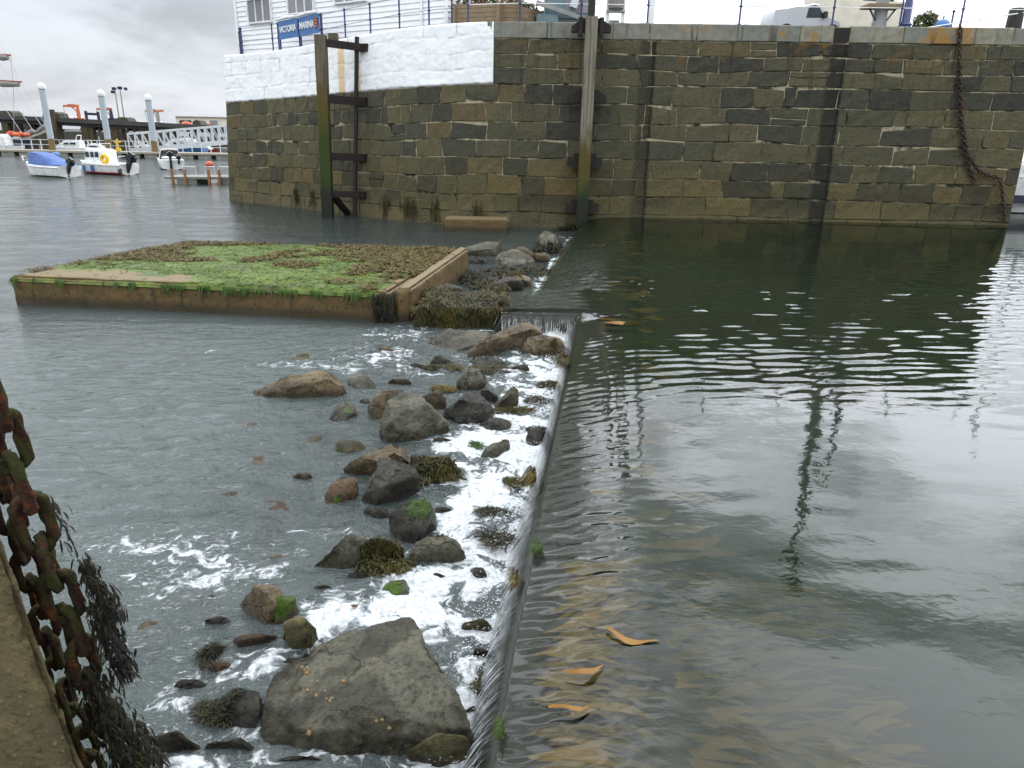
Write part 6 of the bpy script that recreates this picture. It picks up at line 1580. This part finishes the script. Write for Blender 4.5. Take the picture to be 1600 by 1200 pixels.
for x, mm, lab in cars:
    c = P(x, 203, YW+2.2); c.z = zt; t = thing('parked_car', lab, 'car', c, 'cars parked on the far quay')
    mb = MB(); car_body(mb, cprof, 1.7, c); mb.build('body', M[mm], t, True)
    mb = MB(); mb.prism([c+Vector((q[0], -.87, q[1])) for q in ((-1.5, .92), (-.95, 1.34), (.45, 1.36), (1.0, .95))], (0, .03, 0)); mb.build('side_window', M['glass'], t)
    for dx in (-1.25, 1.3):
        mb = MB(); mb.tube([c+Vector((dx, -.9, .3)), c+Vector((dx, -.68, .3))], .3, 10); mb.build('wheel', M['tyre'], t, True)
for x, lab, k in [(117, 'white van parked between the two left steel piles', 1.15), (243, 'white van parked behind the third steel pile', .9)]:
    c = P(x, 203, YW+2.2); c.z = zt; t = thing('parked_van', lab, 'van', c, 'vans parked on the far quay')
    mb = MB(); car_body(mb, [(p[0]*k, p[1]*k*1.05) for p in [(-2.6, .25), (-2.6, 1.3), (-2.4, 1.85), (.9, 1.9), (1.7, 1.15), (2.5, .95), (2.6, .4), (2.5, .25)]], 1.9*k, c); mb.build('body', M['car_white'], t, True)
    mb = MB(); mb.prism([c+Vector((q[0]*k, -.97*k, q[1]*k)) for q in ((.2, 1.2), (.2, 1.7), (.95, 1.7), (1.5, 1.2))], (0, .03, 0)); mb.build('side_window', M['glass'], t)
    for dx in (-1.6, 1.6):
        mb = MB(); mb.tube([c+Vector((dx*k, -1*k, .33)), c+Vector((dx*k, -.76*k, .33))], .33, 10); mb.build('wheel', M['tyre'], t, True)
# davit cranes
for (mx_, yb, yt, jx, mat, lab, twin) in [(123, 189, 165, 99, 'orange_steel', 'orange davit crane with its jib to the left on the pier', 0), (174, 190, 170, 151, 'navy', 'dark masted davit crane with an orange jib behind the middle steel pile', 0), (247, 196, 173, 227, 'grey_box', 'orange topped davit crane on a pale mast behind the third steel pile', 1)]:
    c, d, j = P(mx_+1.5, yb, YP+2), P(mx_-2, yt, YP+2), P(jx, yt+.5, YP+2)
    t = thing('davit_crane', lab, 'crane', c, 'davit cranes on the pier')
    mb = MB(); mb.tube([c, Vector((c.x, c.y, d.z))], [.28, .17], 8); mb.build('mast', M[mat], t, True)
    d = Vector((c.x, c.y, d.z)); mb = MB(); mb.beam(d+Vector((.8 if twin else .2, 0, 0)), j, .2, .24); mb.build('jib', M['orange_steel'], t)
    mb = MB(); mb.beam(d-ez*.9, d.lerp(j, .45)-ez*.05, .1); mb.build('jib_brace', M['orange_steel'], t)
    mb = MB(); mb.box(d.lerp(j, .4), (.7, .35, .4)); mb.build('hoist', M['orange_steel'], t)
    mb = MB(); mb.tube([j, j-ez*1.6], .03, 5); mb.build('fall_rope', M['grey_wire'], t)
    mb = MB(); mb.box(c+ez*.2, (.9, .9, .4)); mb.build('base', M[mat], t)
for (xb, yb, xt, yt, n) in [(186, 184, 181, 145, 1), (194, 184, 188, 140, 3)]:
    c = P(xb, yb, YP+6); top = P(xt, yt, YP+6); top.x = c.x; t = thing('floodlight_post', 'slender floodlight post with %s on the pier' % ('a single lamp head' if n == 1 else 'a cluster of lamp heads'), 'floodlight', c)
    mb = MB(); mb.tube([c-ez*1.5, top], [.11, .06], 6); mb.build('post', M['grey_box'], t, True)
    for k in range(n):
        mb = MB(); mb.box(top+Vector(((k-(n-1)/2)*.75-(.25 if n == 1 else 0), 0, .1+.1*(k % 2))), (.5, .4, .35), rz=k); mb.build('lamp_head', M['navy'], t, bevel=.04)
# steel guide piles
for (xt, yt, xb, yb, lab) in [(67, 139, 82, 240, 'leftmost tall grey steel guide pile with white cap'), (158, 150, 172, 240, 'middle tall grey steel guide pile with white cap'), (232, 157, 243, 243, 'rightmost tall grey steel guide pile with white cap')]:
    Y = 80; c = P(xb, yb, Y); top = P(xt, yt, Y); c = Vector(((c.x+top.x)/2, Y, WL-1)); zt_ = top.z
    t = thing('guide_pile', lab, 'pile', (c.x, c.y, WL), 'steel guide piles along the pontoon')
    mb = MB(); mb.tube([c, Vector((c.x, c.y, zt_))], .3, 16); mb.build('tube', M['piling'], t, True)
    mb = MB(); mb.tube([Vector((c.x, c.y, zt_+.005+k)) for k in (0, .12, .42, .62)], [.38, .41, .33, .05], 16); mb.build('cap', M['white_paint_far'], t, True)
# walkway pontoon in front of the piles
a, b = P(-30, 240, 78.5), P(362, 243, 78.5); dk = .15
a.z = b.z = dk
t = thing('walkway_pontoon', 'long floating walkway with pale handrails across the far harbour', 'pontoon', (a+b)/2)
mb = MB(); mb.prism([a, b, b+Vector((0, 2.4, 0)), a+Vector((0, 2.4, 0))], (0, 0, -.18)); mb.build('deck', M['decking'], t)
n_ = 14
for i in range(n_):
    p = a.lerp(b, (i+.1)/n_); q = a.lerp(b, (i+.82)/n_); mb = MB(); mb.prism([p+Vector((0, .1, -.19)), q+Vector((0, .1, -.19)), q+Vector((0, 2.2, -.19)), p+Vector((0, 2.2, -.19))], (0, 0, -.7)); mb.build('float', M['pontoon'], t)
n_ = 26
for i in range(n_+1):
    p = a.lerp(b, i/n_)+Vector((0, 2.3, 0)); mb = MB(); mb.beam(p, p+ez*1.0, .07); mb.build('rail_post', M['alu'], t)
for h in (.5, 1.0):
    mb = MB(); mb.beam(a+Vector((0, 2.3, h)), b+Vector((0, 2.3, h)), .06); mb.build('handrail', M['alu'], t)
# gangway truss
g0_, g1_ = P(203, 236, 82), P(366, 221, 86); hgt = P(200, 209, 82).z - g0_.z
t = thing('gangway', 'white latticed gangway sloping up from the pontoon towards the white wall', 'gangway', g0_)
for s_ in (0, 1.5):
    A, B = g0_+Vector((0, s_, 0)), g1_+Vector((0, s_, 0))
    mb = MB(); mb.beam(A, B, .14, .5); mb.build('bottom_chord', M['alu'], t)
    mb = MB(); mb.beam(A+ez*hgt, B+ez*hgt, .14, .2); mb.build('top_chord', M['alu'], t)
    n_ = 15
    for i in range(n_+1):
        p = A.lerp(B, i/n_); mb = MB(); mb.beam(p, p+ez*hgt, .11); mb.build('upright', M['alu'], t)
        if i < n_:
            q = A.lerp(B, (i+1)/n_); mb = MB(); mb.beam(p+ez*hgt, q, .09); mb.build('diagonal', M['alu'], t)
mb = MB(); mb.prism([g0_, g1_, g1_+Vector((0, 1.5, 0)), g0_+Vector((0, 1.5, 0))], (0, 0, .06)); mb.build('walkway', M['grey_box'], t)
# hut on the pier root
c0, c1 = P(276, 198, 108), P(362, 200, 108)
t = thing('harbour_hut', 'low cream hut with a shuttered window beyond the gangway', 'hut', (c0+c1)/2)
mb = MB(); mb.prism([c0-ez*1.2, c1-ez*1.2, c1+Vector((0, 4, -1.2)), c0+Vector((0, 4, -1.2))], (0, 0, 2.55)); mb.build('wall_body', M['cream'], t)
mb = MB(); mb.prism([c0+Vector((-.1, -.3, 1.36)), c1+Vector((.1, -.3, 1.36)), c1+Vector((.1, 4.2, 1.36)), c0+Vector((-.1, 4.2, 1.36))], (0, 0, .12)); mb.build('roof', M['white_trim'], t)
for x0, x1, y0_, y1_, mm in [(328, 340, 195, 188, 'grey_box'), (281, 299, 196, 188, 'dark_void')]:
    q0, q1 = P(x0, y0_, 107.9), P(x1, y0_, 107.9); h_ = P(x0, y1_, 107.9).z-q0.z; mb = MB(); mb.prism([q0, q1, q1+Vector((0, .05, 0)), q0+Vector((0, .05, 0))], (0, 0, h_)); mb.build('window', M[mm], t)
for x, w_, lab in [(291, .8, 'orange bundle stacked against the left of the cream hut'), (320, .7, 'orange bundle beside the concrete block by the cream hut')]:
    c = P(x, 195, 105); mb = MB(); mb.ball((0, 0, 0), w_, 10, 6, (1, .6, .55)); o = mb.build('orange_bundle', M['orange'], None, True); o.location = c; tag(o, lab, 'bundle')

# small boats
def outboard(t, o, rz, k=1., tilt=.5):
    R = Matrix.Rotation(rz, 3, 'Z') @ Matrix.Rotation(tilt, 3, 'Y')
    mb = MB(); mb.box(o+R@Vector((0, 0, .45*k)), (.5*k, .34*k, .42*k), M=R); ob = mb.build('outboard_motor', M['black'], t, bevel=.09*k)
    mb = MB(); mb.box(o+R@Vector((0, 0, -.05*k)), (.2*k, .14*k, .75*k), M=R); mb.box(o+R@Vector((.08*k, 0, -.42*k)), (.5*k, .1*k, .12*k), M=R); mb.build('motor_leg', M['black'], ob)
def boat(label, px, py, Y, L, B, H, rz, hullmat='white_paint_far', name='motor_boat', group='small boats moored in the harbour'):
    c = P(px, py, Y); c.z = WL; t = thing(name, label, 'boat', c, group)
    mb = MB(); R = hull(mb, c, L, B, H, rz); mb.build('hull', M[hullmat], t, True)
    return t, c, R
def V3(R, c, x, y, z): return c + R@Vector((x, y, z))
def rub(t, R, c, L, B, H, mat='navy'):
    pts = [V3(R, c, -L/2+L*f, -B/2*1.03*(1 if f < .55 else max(.02, 1-((f-.55)/.45)**2.2)), H*.86+.25*max(0, f-.3)**1.6) for f in [k/12 for k in range(13)]]
    pt2 = [V3(R, c, -L/2+L*f, B/2*1.03*(1 if f < .55 else max(.02, 1-((f-.55)/.45)**2.2)), H*.86+.25*max(0, f-.3)**1.6) for f in [k/12 for k in range(13)]]
    mb = MB(); mb.tube(pts+pt2[::-1], .035, 6); mb.build('rubbing_strake', M[mat], t, True)
# blue covered boat: bow to the left, stern towards us on the right
rz = radians(157); t, c, R = boat('white motor boat under a blue cover with its outboard tilted up', 79, 275, 51, 4.0, 1.75, .72, rz)
rub(t, R, c, 4.0, 1.75, .72, 'white_trim')
mb = MB(); secs = []
for x, w_, h_ in [(1.15, .62, 1.0), (.95, .72, 1.55), (.2, .8, 1.5), (-.9, .82, 1.12), (-1.75, .76, .86), (-1.95, .7, .74)]:
    secs.append([V3(R, c, x, y*w_*1.05, z) for y, z in ((-1.02, .66), (-.98, .8), (-.6, h_*.97), (0, h_), (.6, h_*.97), (.98, .8), (1.02, .66))])
mb.loft(secs, caps=True); mb.build('boat_cover', M['blue_tarp'], t, True)
mb = MB(); mb.loft([[V3(R, c, 1.5, y, .95) for y in (-.6, .6)], [V3(R, c, 1.1, y, 1.5) for y in (-.5, .5)]]); mb.build('windscreen', M['white_trim'], t)
mb = MB(); mb.tube([V3(R, c, 1.6, -.55, .95), V3(R, c, 2.1, -.25, 1.2), V3(R, c, 2.15, .25, 1.2), V3(R, c, 1.6, .55, .95)], .025, 6); mb.build('bow_rail', M['alu'], t, True)
outboard(t, V3(R, c, -2.1, .15, .55), rz, 1.15, -.55)
# cabin boat
rz = radians(163); t, c, R = boat('white cabin fishing boat with red waterline and a yellow ring on deck', 167, 272, 54, 4.2, 1.75, .75, rz)
rub(t, R, c, 4.2, 1.75, .75, 'cream')
mb = MB(); hull(mb, c+Vector((0, 0, -.03)), 4.12, 1.72, .2, rz, n=12, sheer=.04); mb.build('red_waterline', M['red_paint'], t, True)
mb = MB(); secs = []
for x, w_, zt_ in [(1.25, .5, .95), (1.0, .62, 1.6), (.9, .64, 1.72), (-.35, .68, 1.68), (-.45, .68, 1.6), (-.45, .68, .8)]:
    secs.append([V3(R, c, x, y*w_, z) for y, z in ((-1.05, .72), (-1, zt_*.96), (-.8, zt_), (.8, zt_), (1, zt_*.96), (1.05, .72))])
mb.loft(secs, caps=True); mb.build('cabin', M['white_paint_far'], t, False)
for x0, x1 in ((.62, .95), (.2, .5), (-.22, .1)):
    for s_ in (-1, 1):
        mb = MB(); mb.prism([V3(R, c, x, s_*.685, z) for x, z in ((x0, 1.15), (x1, 1.15), (x1-.03, 1.5), (x0, 1.5))], R@Vector((0, s_*.02, 0))); mb.build('window', M['glass'], t)
mb = MB(); mb.tube([V3(R, c, -.62+.24*cos(k*pi/8), .6, 1.05+.24*sin(k*pi/8)) for k in range(17)], .13, 8); mb.build('yellow_ring', M['yellow'], t, True)
for x in (1.0, .3):
    mb = MB(); mb.tube([V3(R, c, x, .92, .2), V3(R, c, x, .92, .62)], .11, 10); mb.build('fender', M['blue_sign'], t, True)
mb = MB()
mb.tube([V3(R, c, .5, -.3, 1.68), V3(R, c, .5, -.3, 2.5)], .02, 5); mb.build('aerial', M['alu'], t)
mb = MB(); mb.tube([V3(R, c, -.2, -.5, 1.66), V3(R, c, -.2, -.5, 2.05), V3(R, c, -.2, .5, 2.05), V3(R, c, -.2, .5, 1.66)], .025, 6); mb.build('roof_rail', M['alu'], t, True)
mb = MB(); mb.tube([V3(R, c, -1.9, -.7, .8), V3(R, c, -1.95, -.7, 1.25), V3(R, c, -1.95, .7, 1.25), V3(R, c, -1.9, .7, .8)], .025, 6); mb.build('stern_rail', M['alu'], t, True)
mb = MB(); mb.tube([V3(R, c, -2.0, .85, .3), V3(R, c, -2.15, .9, .35)], .14, 10); mb.build('fender', M['navy'], t, True)
outboard(t, V3(R, c, -2.2, .2, .6), rz, 1.5, -.5)
# small open boat seen from astern
rz = radians(118); t, c, R = boat('small open white boat seen from astern with two outboards and a spray hood', 267, 262, 62.5, 4.2, 1.85, .7, rz)
mb = MB(); secs = []
for x, w_, h_ in [(-.6, .82, 1.45), (.3, .8, 1.6), (1.0, .6, 1.0)]: secs.append([V3(R, c, x, y*w_, z) for y, z in ((-1, .68), (-.75, h_*.95), (0, h_), (.75, h_*.95), (1, .68))])
mb.loft(secs); mb.build('spray_hood', M['tan_canvas'], t, True)
mb = MB(); mb.tube([V3(R, c, -.6, -.85, .7), V3(R, c, -.6, -.6, 1.5), V3(R, c, -.6, .6, 1.5), V3(R, c, -.6, .85, .7)], .035, 6); mb.build('hood_frame', M['white_trim'], t, True)
outboard(t, V3(R, c, -2.2, .1, .6), rz, 1.2, -.1); outboard(t, V3(R, c, -2.2, -.5, .65), rz, 1.0, -.7)
# boats behind the walkway
def cruiser(label, px, py, Y, L, hm, rz=pi, wm_='white_paint_far'):
    t, c, R = boat(label, px, py, Y, L, L*.32, L*.16, rz, hm, 'motor_cruiser', 'boats moored behind the walkway')
    mb = MB(); secs = []
    for x, w_, z in [(.32, .12, .2), (.12, .14, .33), (-.1, .15, .35), (-.28, .15, .32)]: secs.append([V3(R, c, L*x, s_*L*w_, L*zz) for s_, zz in ((-1, .15), (-.85, z), (.85, z), (1, .15))])
    mb.loft(secs, caps=True); mb.build('cabin', M[wm_], t)
    for s_ in (-1, 1):
        mb = MB(); mb.prism([V3(R, c, L*x, s_*L*.149, L*z) for x, z in ((-.2, .22), (.14, .22), (.08, .28), (-.2, .29))], R@Vector((0, s_*.05, 0))); mb.build('window', M['glass'], t)
    mb = MB(); mb.tube([V3(R, c, -L*.2, -L*.12, L*.34), V3(R, c, -L*.24, -L*.1, L*.46), V3(R, c, -L*.24, L*.1, L*.46), V3(R, c, -L*.2, L*.12, L*.34)], .05, 6); mb.build('radar_arch', M['white_trim'], t, True)
    return t, c, R
cruiser('white motor cruiser with a navy hull stripe moored behind the first steel pile', 114, 241, 86, 4.3, 'white_paint_far')
cruiser('cream launch moored between the trestle legs behind the walkway', 152, 241, 90, 3.0, 'cream', rz=0)
cruiser('white and blue cruiser lying under the gangway', 285, 243, 88, 5.4, 'blue_sign')
cruiser('red hulled boat moored right of the cruiser under the gangway', 318, 243, 90, 3.4, 'red_paint', rz=0)
cruiser('low blue hulled boat left of the third steel pile', 230, 243, 89, 3.0, 'blue_tarp', rz=0)
# buoys
for px, py, Y, r_, mm, lab in [(327, 256, 66, .3, 'orange', 'orange red mooring buoy floating above the float pontoon'), (88, 245, 76, .4, 'blue_sign', 'pale blue mooring buoy behind the blue covered boat')]:
    c = P(px, py, Y); mb = MB(); mb.ball((0, 0, 0), r_, 12, 8, (1.15, 1, .95)); mb.tube([(0, 0, r_*.85), (0, 0, r_*1.25)], r_*.12, 6); o = mb.build('mooring_buoy', M[mm], None, True); o.location = (c.x, c.y, WL+r_*.5); tag(o, lab, 'buoy')
c = P(186, 240, 78.9); c.z = dk; mb = MB(); mb.beam(c, c+ez*1.25, .14); mb.box(c+ez*.95, (.7, .12, .14)); mb.box(c+ez*.2, (.4, .4, .3))
tag(mb.build('mooring_cross', M['yellow']), 'yellow cross shaped post standing on the walkway beside the middle pile', 'post')
# near float pontoon
a, b = P(256, 276, 45.5), P(364, 276, 45.5); b.y += 1; a.z = b.z = WL+.45
t = thing('float_pontoon', 'grey floating pontoon with orange stained uprights beside the white wall', 'pontoon', (a+b)/2)
mb = MB(); mb.prism([a, b, b+Vector((0, 2.2, 0)), a+Vector((0, 2.2, 0))], (0, 0, -.14)); mb.build('deck', M['pontoon'], t)
d = b-a
for f0, f1 in ((.16, .42), (.7, 1.0)):
    p, q = a+d*f0+Vector((0, .05, -.145)), a+d*f1+Vector((0, .05, -.145)); mb = MB(); mb.prism([p, q, q+Vector((0, 2, 0)), p+Vector((0, 2, 0))], (0, 0, -.6)); mb.build('float', M['pontoon'], t)
M['rust_wood'] = worn('orange_brown_timber', (.30, .15, .05), (.2, .1, .04), .7, 6, .3)
for x in (271, 289, 323, 338):
    f = (P(x, 276, 45.7).x-a.x)/d.x; p = a+d*f+Vector((0, -.06, 0)); mb = MB(); mb.beam(p-ez*.75, p+ez*.42, .16, .12); mb.build('upright', M['rust_wood'], t)
for x0, x1 in ((303, 317), (323, 338), (271, 289), (349, 362)):
    p, q = a+d*((P(x0, 276, 46).x-a.x)/d.x)+Vector((0, 1.9, 0)), a+d*((P(x1, 276, 46).x-a.x)/d.x)+Vector((0, 1.9, 0)); mb = MB(); mb.tube([p, p+ez*.5, q+ez*.5, q], .035, 6); mb.build('hoop_rail', M['alu'], t, True)
# sailing ship at the left edge: hull, bowsprit, yards and rigging reaching into the picture
c = P(-52, 240, 84); c.z = WL
t = thing('sailing_ship', 'moored square rigger at the left edge with yards, rigging and rolled canvas on its bowsprit', 'sailing ship', c)
mb = MB(); hull(mb, c, 14, 3.6, 1.15, rz=0, bow=.3, sheer=.8); mb.build('hull', M['navy'], t, True)
mb = MB(); pts = [V3(Matrix.Identity(3), c, -7+14*f, -1.82*(1 if f < .55 else max(.02, 1-((f-.55)/.45)**2.2)), 1.25+.8*max(0, f-.3)**1.6) for f in [k/14 for k in range(15)]]; mb.tube(pts, .12, 6); mb.build('bulwark_rail', M['white_trim'], t, True)
tip = P(75, 203, 84); st = P(28, 222, 84)
mb = MB(); mb.tube([st-Vector((3, 0, 1)), tip], [.3, .16], 8); mb.build('bowsprit', M['cream'], t, True)
mb = MB(); rg = random.Random(5); pts = [st.lerp(tip, k/9)+Vector((0, -.2, .3+.12*rg.uniform(-1, 1))) for k in range(10)]; mb.tube(pts, [.15+.25*rg.random() for _ in pts], 8); mb.build('rolled_canvas', M['tan_canvas'], t, True)
mast = P(-26, 200, 84); mt = mast.copy(); mt.z = 16
mb = MB(); mb.tube([Vector((mast.x, 84, 1)), mt], [.3, .15], 8); mb.build('mast', M['cream'], t, True)
for (x, y, x2, y2) in [(34, 128, -70, 122), (17, 86, -66, 82)]:
    mb = MB(); mb.tube([P(x, y, 83.5), P(x2, y2, 83.5)], [.08, .16], 8); mb.build('yard', M['red_paint'], t, True)
    mb = MB(); rg = random.Random(x); q0, q1 = P(x-4, y+4, 83.5), P(x2, y2+6, 83.5); pts = [q0.lerp(q1, k/14) for k in range(15)]; mb.tube(pts, [.12+.22*rg.random() for _ in pts], 7); mb.build('furled_sail', M['tan_canvas'], t, True)
mb = MB()
for p, q in [((-26, 60), (70, 204)), ((-26, 90), (56, 210)), ((-26, 120), (40, 216)), ((21, 130), (22, 220)), ((17, 87), (20, 130)), ((-26, 20), (75, 203))]:
    mb.tube([P(*p, 84), P(*q, 84)], .025, 4)
mb.build('rigging', M['grey_wire'], t)
c = P(29, 209, 83); 
rg = random.Random(8); mb = MB()
for k in range(16): mb.ball((rg.uniform(-1, 1), rg.uniform(-.2, .2), rg.uniform(-.15, .15)), rg.uniform(.14, .26), 7, 5, (1.4, 1, .8))
o = mb.build('life_raft_bundle', M['orange'], None, True); o.location = c; tag(o, 'orange heap of lifejackets on the foredeck of the moored ship', 'lifejackets')
t, c, R = boat('white launch with pale cabin moored under the ship bow at the left edge', 4, 243, 82, 5.0, 1.8, .8, 0, 'white_paint_far', 'launch', 'boats moored behind the walkway')
mb = MB(); mb.box(c+Vector((-.3, 0, 1.4)), (2.4, 1.4, 1.3)); mb.build('cabin', M['white_paint_far'], t, bevel=.15)
